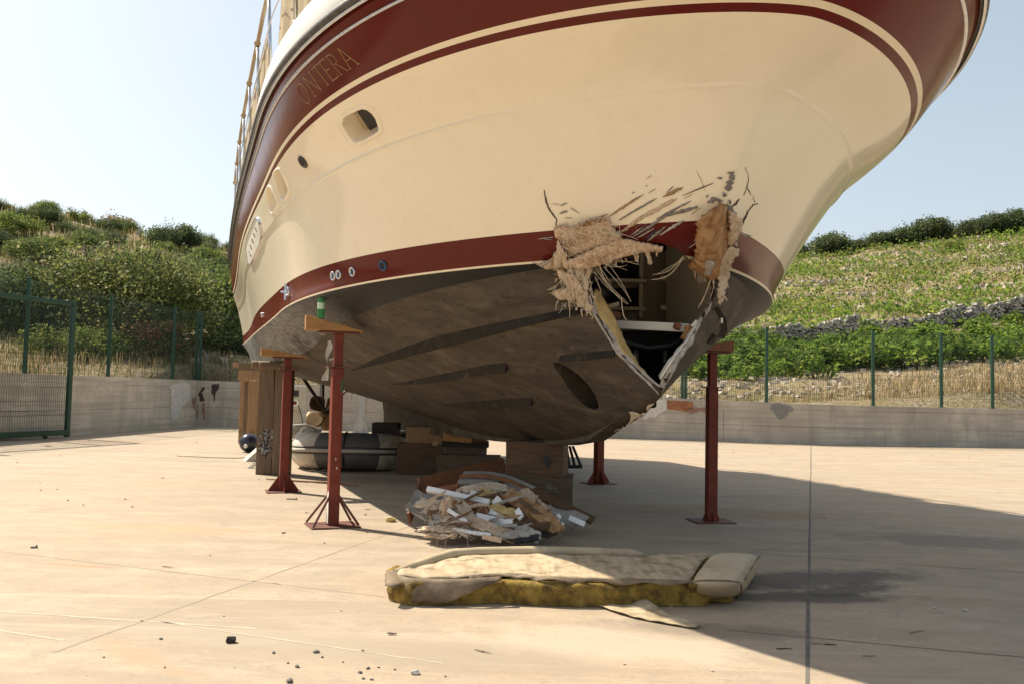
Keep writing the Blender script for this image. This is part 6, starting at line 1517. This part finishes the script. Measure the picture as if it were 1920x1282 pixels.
for k, (xa, ya, xb, yb, Y, wd, th, m, nm, lab) in enumerate((
  (480, 700, 620, 640, 7.25, .035, .02, WDR, 'wood_splinter', 'narrow red brown lath at the left of the debris, pointing up'),
  (600, 850, 880, 890, 6.95, .03, .014, WPL, 'white_strip', 'thin white strip low at the front left of the debris'),
  (560, 700, 700, 790, 7.1, .03, .015, WPL, 'white_strip', 'narrow white strip across the frayed tongue of fibreglass'),
  (1090, 620, 1330, 800, 7.2, .03, .02, WDB, 'wood_splinter', 'dark lath lying along the orange brown slab'),
  (880, 600, 1040, 640, 7.5, .05, .02, WDB, 'wood_splinter', 'dark brown stub behind the yellow foam'),
  (1080, 700, 1110, 760, 7.15, .05, .02, WPL, 'white_strip', 'small white stub at the end of the pale foam strip'),
  (380, 700, 520, 780, 7.3, .05, .02, GREYP, 'board_scrap', 'small grey scrap at the far left of the debris'),
  (820, 900, 960, 930, 6.8, .04, .01, GLASSF, 'board_scrap', 'tan sliver in front of the debris'),
  (430, 560, 640, 520, 7.85, .06, .02, WDR, 'wood_splinter', 'brown frame piece behind the longest white strip'),
  (760, 530, 980, 500, 7.95, .05, .02, WDB, 'wood_splinter', 'brown strip below the curved grey panel'))):
    plank(nm, D8(xa, ya, Y), D8(xb, yb, Y-.1), wd, th, m, lab, roll=R(30+17*(k % 4)), seed=60+k, rag=.004)
rk = random.Random(88)
for k in range(46):
    x = rk.uniform(380, 1330); y = 560+rk.random()*340*(1-abs(x-800)/1400); Y = 7.62-(y-560)/340*.72-.06; an = rk.choice([rk.uniform(.15, .6), rk.uniform(.1, .5), rk.uniform(-.6, .1), rk.uniform(.8, 1.4)]); L = rk.uniform(60, 260)
    a_ = D8(x, y, Y); b_ = D8(x+L*math.cos(an), y+L*math.sin(an), Y-rk.uniform(.02, .16)*L/200); a_.z = max(a_.z, .03); b_.z = max(b_.z, .02)
    m_ = rk.choice([WDR, WDB, WDB, WPL, GLASSP, GLASSF, WDL, WPLY, GREYP]); nmk = {'WDR': 0}
    plank('wood_splinter', a_, b_, rk.uniform(.014, .04), rk.uniform(.006, .016), m_, None, roll=rk.uniform(.2, 1.3), seed=200+k, rag=.006)
    tag(COL.objects[-1], 'thin broken splinter or lath lying loose in the debris pile', 'debris', 'thin splinters in the debris pile')
bm = bmesh.new(); bmesh.ops.create_icosphere(bm, subdivisions=4, radius=1)
for v in bm.verts: v.co = Vector((v.co.x*.06, v.co.y*.045, v.co.z*.10))*(1+.22*mnoise.noise(v.co*2.2)+.1*mnoise.noise(v.co*6))
me = D.meshes.new('fibreglass_lump'); bm.to_mesh(me); bm.free(); smooth(me); o = link('fibreglass_lump', me, GLASSF); o.location = D8(555, 680, 7.2); o.rotation_euler = (.3, .35, 0); tag(o, 'rounded tan fibreglass lump at the left of the debris', 'debris')
mb = MB(); rp = random.Random(4)
for i in range(90):
    x = rp.choice([rp.uniform(330, 560), rp.uniform(450, 800), rp.uniform(560, 1150)]); y = rp.uniform(560, 930) if x > 560 else rp.uniform(620, 900); Y = 7.35-(y-620)/300*.5-.08; a = D8(x, y, Y); L = rp.uniform(.05, .20); t = rp.uniform(0, 6.28); b = a+Vector((math.cos(t)*L, -abs(rp.uniform(0, .06)), math.sin(t)*L*.6)); b.z = max(b.z, .012)
    mb.tube([a, a.lerp(b, .35)+Vector((0, 0, rp.uniform(0, .03))), a.lerp(b, .7)+Vector((0, 0, rp.uniform(0, .04))), b], .0014, 3)
o = mb.build('glass_strands', FIBRE, kind='stuff'); tag(o, 'loose glass fibre strands bristling from the debris pile', 'fibres')

# ================================================================== MATTRESS
def mattress():
    zt = .148
    def tp(x, y, z=zt): return gp(x, y, z)
    c0 = gp(1070, 1115); e = empty('berth_mattress', c0, 0, 'torn cream berth mattress with yellow foam showing, on the concrete', 'mattress')
    CV = mat('cream vinyl cover', (.50, .41, .275), (.42, .335, .22), scale=4, rough=.6, bmp=.12, dirt=(.24, .18, .11), dirtscale=5, dirtlo=.5, dirthi=.8)
    CVS = mat('stained quilt cover', (.50, .40, .265), (.36, .275, .17), scale=5, stretch=(5, .7, 1), rough=.8, bmp=.2, dirt=(.17, .125, .075), dirtscale=7, dirtlo=.50, dirthi=.68)
    CVD = mat('mouldy cover side', (.27, .20, .125), (.10, .07, .045), scale=6, rough=.8, bmp=.3, dirt=(.04, .03, .02), dirtscale=6, dirtlo=.55)
    YF = mat('rotting yellow foam', (.235, .145, .024), (.10, .058, .014), (.33, .22, .045), scale=13, rough=.95, bmp=.9, bdist=.015, dirt=(.04, .028, .012), dirtscale=5, dirtlo=.50)
    def rel(p): return Vector(p)-c0
    # foam slab: outline in plan from the place
    out = [tp(730, 1078), tp(757, 1066), tp(800, 1050), tp(850, 1036), tp(1000, 1033), tp(1200, 1037), tp(1330, 1036), tp(1345, 1050), tp(1330, 1088), tp(1200, 1090), tp(1050, 1089), tp(930, 1083), tp(860, 1085), tp(770, 1086)]
    ctr = sum(out, Vector())/len(out)
    # quilted top: grid between the front and the back edge
    front = [(742, 1078), (800, 1083), (870, 1083), (940, 1080), (1000, 1083), (1100, 1087), (1200, 1089), (1292, 1089)]
    back = [(757, 1069), (795, 1056), (842, 1041), (900, 1036), (990, 1034), (1100, 1036), (1215, 1040), (1332, 1037)]
    NX, NY = 60, 12; vs = []; fs = []
    def li(l, f):
        s = f*(len(l)-1); i = min(int(s), len(l)-2); g_ = s-i; return (l[i][0]*(1-g_)+l[i+1][0]*g_, l[i][1]*(1-g_)+l[i+1][1]*g_)
    for i in range(NX+1):
        a = tp(*li(front, i/NX)); b = tp(*li(back, i/NX))
        for j in range(NY+1):
            f = j/NY; p = a.lerp(b, f); q = .010*(abs(math.sin(i*.42+f*1.6))**.5)+.016*math.sin(math.pi*f)-.018*math.sin(math.pi*i/NX)*f+.010*mnoise.noise((p.x*3, p.y*3, 2))
            vs.append(rel(p+Vector((0, 0, q))))
    for i in range(NX):
        for j in range(NY): a = i*(NY+1)+j; fs.append((a, a+NY+1, a+NY+2, a+1))
    o = mk('quilted_top', vs, fs, CVS, e, True); s_ = o.modifiers.new('t', 'SOLIDIFY'); s_.thickness = .012; s_.offset = -1
    # foam body under it
    N = len(out); K = 5; vs = []; fs = []; big = []
    for i in range(N):
        a, b = out[i], out[(i+1) % N]; n = max(2, int((b-a).length/.035))
        for k in range(n): big.append(a.lerp(b, k/n))
    n = len(big); rows_ = 9
    for r_ in range(rows_):
        z = (zt-.016)*r_/(rows_-1)
        for p in big:
            q = p+(p-ctr).normalized()*(.012*mnoise.noise((p.x*9, p.y*9, z*16))+.010*math.sin(z*30)-.02*(r_ == rows_-1)+.008*mnoise.noise((p.x*25, p.y*25, z*40))); vs.append(rel(Vector((q.x, q.y, z+.003))))
    for r_ in range(rows_-1):
        for k in range(n): fs.append((r_*n+k, r_*n+(k+1) % n, (r_+1)*n+(k+1) % n, (r_+1)*n+k))
    for cap_ in (0, rows_-1):
        t_ = tessellate_polygon([[Vector(v) for v in vs[cap_*n:(cap_+1)*n]]]); fs += [tuple(cap_*n+q for q in t) for t in t_]
    mk('foam_core', vs, fs, YF, e, True)
    # brown cover still hanging over the front left side
    vs = []; fs = []; F = [(731, 1074), (770, 1083), (820, 1085), (880, 1085), (940, 1082)]; NX = 30
    for i in range(NX+1):
        f = i/NX; x, y = li(F, f); a = tp(x, y); hang = (.125 if f > .12 else .02+.1*f/.12)*(1-.0*f) if f < .62 else .125-.12*((f-.62)/.38)**.8
        for j in range(7):
            g_ = j/6; p = a+Vector((0, -.032*math.sin(min(1, g_*1.6)*math.pi/2)-.008*math.sin(i*.9)*g_, -hang*g_)); p += Vector((0, -1, .3))*.010*mnoise.noise((p.x*8, p.z*12, 1)); vs.append(rel(p))
    for i in range(NX):
        for j in range(6): a = i*7+j; fs.append((a, a+7, a+8, a+1))
    o = mk('torn_cover', vs, fs, CVD, e, True); s_ = o.modifiers.new('t', 'SOLIDIFY'); s_.thickness = .008
    # thin flap along the front edge above the foam
    vs = []; fs = []; F = [(880, 1083), (930, 1079), (975, 1079), (1010, 1084), (1100, 1087), (1200, 1090), (1300, 1092)]; NX = 50
    for i in range(NX+1):
        x, y = li(F, i/NX); a = tp(x, y)
        for j in range(4): p = a+Vector((0, -.020*j/3*(1+.7*math.sin(i*.5)), -.022*j/3*(1+.5*math.sin(i*.83+1))+.014)); vs.append(rel(p))
    for i in range(NX):
        for j in range(3): a = i*4+j; fs.append((a, a+4, a+5, a+1))
    o = mk('cover_edge', vs, fs, CVD, e, True); s_ = o.modifiers.new('t', 'SOLIDIFY'); s_.thickness = .006
    # piped bolster along the back edge
    B = [(735, 1074), (770, 1064), (810, 1050), (848, 1038), (900, 1034), (1000, 1032), (1100, 1034), (1170, 1037), (1205, 1039)]; q = []; 
    for i in range(50):
        x, y = li(B, i/49); q.append(rel(tp(x, y, zt+.004)))
    mb = MB(); mb.tube(q, [.016+.017*min(1, i/6, (49-i)/4) for i in range(50)], 12); mb.build('edge_bolster', CV, e, True)
    # rounded head block at the right end: a puffy cushion
    bm = bmesh.new(); bmesh.ops.create_cube(bm, size=2); bmesh.ops.subdivide_edges(bm, edges=bm.edges[:], cuts=9, use_grid_fill=True)
    a, b, c_, d_ = gp(1289, 1128), gp(1386, 1130), gp(1425, 1072), gp(1335, 1072)
    tops = [tp(1292, 1086, .185), tp(1393, 1088, .185), tp(1428, 1033, .245), tp(1338, 1027, .245)]
    for v in bm.verts:
        x, y, z = v.co; m_ = max(abs(x), abs(y), abs(z)); pw = 4.2; L_ = (abs(x)**pw+abs(y)**pw+abs(z)**pw)**(1/pw); k = (m_/L_ if L_ else 1)
        x, y, z = x*k, y*k, z*k; sw = 1+.045*(1-z*z); fx, fy, fz = (x*sw+1)/2, (y*sw+1)/2, (z+1)/2
        lo = a.lerp(b, fx).lerp(d_.lerp(c_, fx), fy)+Vector((0, 0, .008)); hi = tops[0].lerp(tops[1], fx).lerp(tops[3].lerp(tops[2], fx), fy)
        w4 = lo.lerp(hi, fz); w4.z += .018*(1-x*x)*(1-y*y)*max(0, z)+.006*mnoise.noise((w4.x*6, w4.y*6, 3)); w4.z = max(w4.z, .006); v.co = rel(w4)
    me = D.meshes.new('head_block'); bm.to_mesh(me); bm.free(); smooth(me); link('head_block', me, CV, e)
    # bare foam along its torn lower left
    mb = MB(); P = [gp(1291, 1129)+Vector((0, -.012, .008)), gp(1372, 1131)+Vector((0, -.012, .008)), gp(1376, 1131)+Vector((0, -.014, .03)), tp(1350, 1102, .10)+Vector((0, -.03, 0)), tp(1335, 1094, .135)+Vector((0, -.03, 0)), tp(1291, 1092, .15)+Vector((0, -.03, 0))]
    mb.prism([rel(p) for p in P], (0, .03, 0)); mb.build('bare_foam', YF, e, bevel=.004)
    # piping seams
    for P4 in ([tops[0].lerp(tops[1], f)+Vector((0, -.006, -.012*abs(2*f-1)**3)) for f in np.linspace(.05, .93, 9)], [tops[1].lerp(tops[2], f)+Vector((.002, -.002, -.012*abs(2*f-1)**3)) for f in np.linspace(.07, .93, 9)], [(b+Vector((-.012, .008, .03))).lerp(tops[1]+Vector((-.012, .004, -.02)), f)+Vector((.012*math.sin(math.pi*f), -.010*math.sin(math.pi*f), 0)) for f in np.linspace(0, 1, 7)]):
        mb = MB(); mb.tube([rel(v_) for v_ in P4], .006, 6); mb.build('piping_seam', CVD, e, True)
    # ragged left end of foam and cover
    bm = bmesh.new(); bmesh.ops.create_icosphere(bm, subdivisions=4, radius=1); cpt = gp(741, 1112); 
    for v in bm.verts: k = 1+.25*mnoise.noise(v.co*2.5)+.14*mnoise.noise(v.co*7); v.co = Vector((v.co.x*.075*k, v.co.y*.11*k, .075+v.co.z*.065*k))+(cpt-c0)+Vector((0, .10, 0))
    me = D.meshes.new('foam_end'); bm.to_mesh(me); bm.free(); smooth(me); link('foam_end', me, YF, e)
    vs = []; fs = []
    for i in range(9):
        for j in range(6):
            p = tp(724+i*7, 1072+3*math.sin(i*.8)+j*2.2)+Vector((0, -.006*j, .012+.02*mnoise.noise((i*.7, j*.6, 4))-.010*j)); vs.append(rel(p))
    for i in range(8):
        for j in range(5): a = i*6+j; fs.append((a, a+6, a+7, a+1))
    o = mk('torn_corner', vs, fs, CVD, e, True); s_ = o.modifiers.new('t', 'SOLIDIFY'); s_.thickness = .006
mattress()
def cloth():
    A = [(1104, 1126), (1125, 1124), (1150, 1121), (1180, 1122), (1215, 1138), (1260, 1158), (1312, 1174)]; B = [(1108, 1131), (1130, 1141), (1160, 1152), (1190, 1160), (1225, 1167), (1265, 1174), (1306, 1180)]
    vs = []; fs = []; NX, NY = 48, 9
    def li(l, f): s = f*(len(l)-1); i = min(int(s), len(l)-2); g_ = s-i; return (l[i][0]*(1-g_)+l[i+1][0]*g_, l[i][1]*(1-g_)+l[i+1][1]*g_)
    c0 = gp(1190, 1150)
    for i in range(NX+1):
        f = i/NX; a = gp(*li(A, f)); b = gp(*li(B, f))
        for j in range(NY+1):
            g_ = j/NY; p = a.lerp(b, g_); h = .012+.055*math.sin(math.pi*min(1, f*1.25))*max(0, math.sin(g_*4.6+f*2.0))*(1-g_*.55)+.012*mnoise.noise((p.x*11, p.y*11, 0)); vs.append(p-c0+Vector((0, 0, max(.006, h))))
    for i in range(NX):
        for j in range(NY): a = i*(NY+1)+j; fs.append((a, a+NY+1, a+NY+2, a+1))
    o = mk('torn_fabric', vs, fs, mat('beige fabric strip', (.50, .40, .26), (.34, .26, .16), scale=5, stretch=(1, 3, 1), rough=.85, bmp=.3, dirt=(.20, .14, .08), dirtscale=6), sm=True); o.location = c0; s_ = o.modifiers.new('t', 'SOLIDIFY'); s_.thickness = .005
    tag(o, 'crumpled strip of beige fabric on the ground in front of the mattress', 'fabric')
cloth()

# ================================================================== SMALL THINGS ON THE CONCRETE
c = gp(732, 977); mb = MB(); n = 28; vs = []; fs = []
for r_, z in ((.034, 0), (.047, 0), (.047, .028), (.034, .028)):
    for k in range(n): a = 2*math.pi*k/n; vs.append((r_*math.cos(a), r_*math.sin(a), z+.002))
for i in range(4):
    for k in range(n): fs.append((i*n+k, i*n+(k+1) % n, ((i+1) % 4)*n+(k+1) % n, ((i+1) % 4)*n+k))
o = mk('tape_roll', vs, fs, mat('yellow masking tape', (.50, .38, .14), (.42, .3, .1), scale=9, rough=.6)); o.location = c; tag(o, 'roll of yellow masking tape on the concrete left of the debris', 'tape')
PEB = mat('grey pebble', (.20, .185, .17), (.10, .09, .08), scale=14, rough=.9, bmp=.3); PEBL = mat('white pebble', (.55, .52, .47), (.4, .37, .33), scale=14, rough=.9)
peb = []
for k in range(3):
    bm = bmesh.new(); bmesh.ops.create_icosphere(bm, subdivisions=2, radius=1)
    for v in bm.verts: v.co *= 1+.35*mnoise.noise(v.co*1.4+Vector((k*5, 0, 0)))
    for v in bm.verts: v.co = Vector((v.co.x, v.co.y*.75, max(v.co.z*.6, -.35)+.35))
    me = D.meshes.new('pebble'); bm.to_mesh(me); bm.free(); me.materials.append(PEB); peb.append(me)
for i, (x, y, s) in enumerate([(302, 1198, .012), (513, 1224, .013), (593, 1223, .018), (604, 1232, .010), (540, 1243, .008), (557, 1250, .016), (680, 1220, .010), (675, 1261, .014), (690, 1253, .013), (681, 1272, .010), (643, 1241, .007), (697, 1274, .01), (543, 1278, .022), (710, 1251, .008), (608, 1018, .012), (195, 1232, .007), (309, 1251, .008), (640, 1145, .006), (63, 1027, .016), (127, 938, .014), (107, 917, .012), (75, 905, .01), (32, 867, .016), (394, 1041, .008), (604, 865, .008), (835, 1268, .008), (905, 1222, .008), (1245, 950, .012), (1545, 970, .014), (740, 1255, .009), (420, 1155, .006), (575, 905, .012), (591, 903, .01), (485, 899, .014)]):
    o = D.objects.new('pebble', peb[i % 3]); COL.objects.link(o); s *= .8; o.location = gp(x, y); o.scale = (s, s, s); o.rotation_euler = (0, 0, i*1.7); tag(o, 'tiny dark grey stone scattered on the concrete yard', 'pebble', 'small dark stones on the concrete')
me2 = peb[0].copy(); me2.materials.clear(); me2.materials.append(PEBL)
o = D.objects.new('pebble', me2); COL.objects.link(o); o.location = gp(779, 1263); o.scale = (.022,)*3; tag(o, 'single white stone at the bottom edge left of centre', 'pebble')
vs_, fs_ = rough_box((.045, .03, .027), 1, .003, .008, 3); o = mk('wood_scrap', vs_, fs_, WDD); o.location = gp(433, 1204)+Vector((0, 0, .0135)); o.rotation_euler = (0, 0, .3); tag(o, 'small dark block of wood alone on the sunlit concrete in front', 'offcut')
def bolt(x, y, L, rz, label):
    e = empty('bolt', gp(x, y), rz, label, 'bolt'); mb = MB(); mb.tube([(-L/2, 0, .008), (L/2, 0, .008)], .006, 8); mb.build('shank', RAILM, e); mb = MB(); mb.tube([(L/2, 0, .012), (L/2+.012, 0, .012)], .012, 6); mb.build('head', RAILM, e)
bolt(546, 936, .10, R(2), 'rusty bolt on the ground in front of the second red stand'); bolt(62, 1027, .035, .5, 'small rusty bolt at the left of the sunlit concrete')
def stick(x, y, L, r_, rz, m, label, cat='twig', name='twig', seed=0):
    r = random.Random(seed); mb = MB(); mb.tube([(-L/2+L*i/5, r.uniform(-.1, .1)*L*.3, r_+.002+r.uniform(0, .4)*r_) for i in range(6)], [r_*.6, r_, r_, r_*.9, r_*.8, r_*.5], 5); o = mb.build(name, m); o.location = gp(x, y); o.rotation_euler = (0, 0, rz); tag(o, label, cat)
TW = mat('dry twig', (.30, .24, .16), (.20, .15, .10), scale=20, rough=.9)
for i, (x, y, L, rz, lab) in enumerate(((313, 1063, .09, -.35, 'thin twig by the faint joint on the sunlit concrete'), (1718, 1185, .14, .55, 'pale twig at the right in the shade'), (1530, 1207, .06, .1, 'short pale twig right of the dark joint'), (1556, 1209, .07, -.1, 'dark splinter by the dark joint'), (1470, 1217, .08, 0, 'dark splinter near the edge of the shadow'), (1630, 1231, .07, .1, 'thin straw low at the right in the shade'), (690, 955, .07, -.05, 'dark splinter on the sunlit concrete right of the nearest stand'), (532, 1000, .035, .5, 'small dark chip left of the nearest stand'), (905, 1222, .10, -.6, 'white straw on the sunlit concrete below the mattress'), (735, 1190, .05, -.1, 'tiny pale straw left of the white one'))):
    stick(x, y, L, .003 if L > .05 else .006, rz, TW if i not in (3, 4, 6, 7) else WDD, lab, seed=i)
stick(585, 905, 1.4, .012, -.36, WDR, 'thin brown batten lying from stand to debris', 'batten', 'batten', 60)
LF = mat('dry leaf', (.20, .12, .06), (.13, .08, .04), scale=12, rough=.9); LW = mat('paint flake', (.62, .58, .52), rough=.8)
def flake(x, y, s, m, label, cat, group, seed, name):
    r = random.Random(seed); vs = []
    for k in range(7): a = 2*math.pi*k/7; vs.append((s*math.cos(a)*r.uniform(.6, 1.2), s*.6*math.sin(a)*r.uniform(.6, 1.2), .004+r.uniform(0, .35)*s))
    vs.append((0, 0, .004)); o = mk(name, vs, [(k, (k+1) % 7, 7) for k in range(7)], m); o.location = gp(x, y); o.rotation_euler = (0, 0, r.uniform(0, 6)); o.modifiers.new('t', 'SOLIDIFY').thickness = .002; tag(o, label, cat, group)
for i, (x, y, s) in enumerate(((1626, 1148, .012), (1810, 1144, .020), (1752, 1140, .013), (1684, 1153, .010), (1548, 917, .02), (1370, 897, .012), (1275, 1013, .013), (1256, 1141, .018), (915, 1019, .030), (960, 1025, .034), (892, 1012, .018), (1005, 1018, .018), (1300, 1130, .013), (1250, 1070, .022), (1062, 1056, .012), (1335, 1258, .008), (1640, 1200, .008), (1170, 1245, .010), (1480, 1205, .009), (1425, 935, .014), (1315, 883, .014), (780, 985, .010), (870, 1112, .008))):
    flake(x, y, s, LW, 'small pale flake lying on the concrete near the debris or shade', 'flake', 'pale flakes on the concrete', i, 'flake')
rl = random.Random(31)
for i in range(46):
    x, y = rl.choice([(rl.uniform(0, 430), rl.uniform(806, 835)), (rl.uniform(1180, 1500), rl.uniform(826, 850)), (rl.uniform(1180, 1900), rl.uniform(830, 870)), (rl.uniform(0, 800), rl.uniform(850, 1000))])
    if y < 812 and x < 130: continue
    flake(x, y, rl.uniform(.012, .03), LF, 'dry brown leaf blown onto the concrete yard', 'leaf', 'dry leaves on the concrete', 200+i, 'dry_leaf')
flake(90, 836, .09, LF, 'clump of dry leaves on the concrete near the gate', 'leaves', None, 901, 'leaf_clump')
mb = MB(); pts = [gp(*q)+Vector((0, 0, .008)) for q in ((328, 851), (334, 855), (360, 856), (400, 858), (440, 859), (462, 858))]; mb.tube(pts, .007, 6); o = mb.build('hose_line', ROPE, None, True); c = Vector(pts[0]); o.data.vertices.foreach_set('co', np.array([tuple(Vector(v)-c) for v in mb.v]).ravel()); o.location = c; tag(o, 'thin brown line lying on the concrete left of the timbers', 'rope')
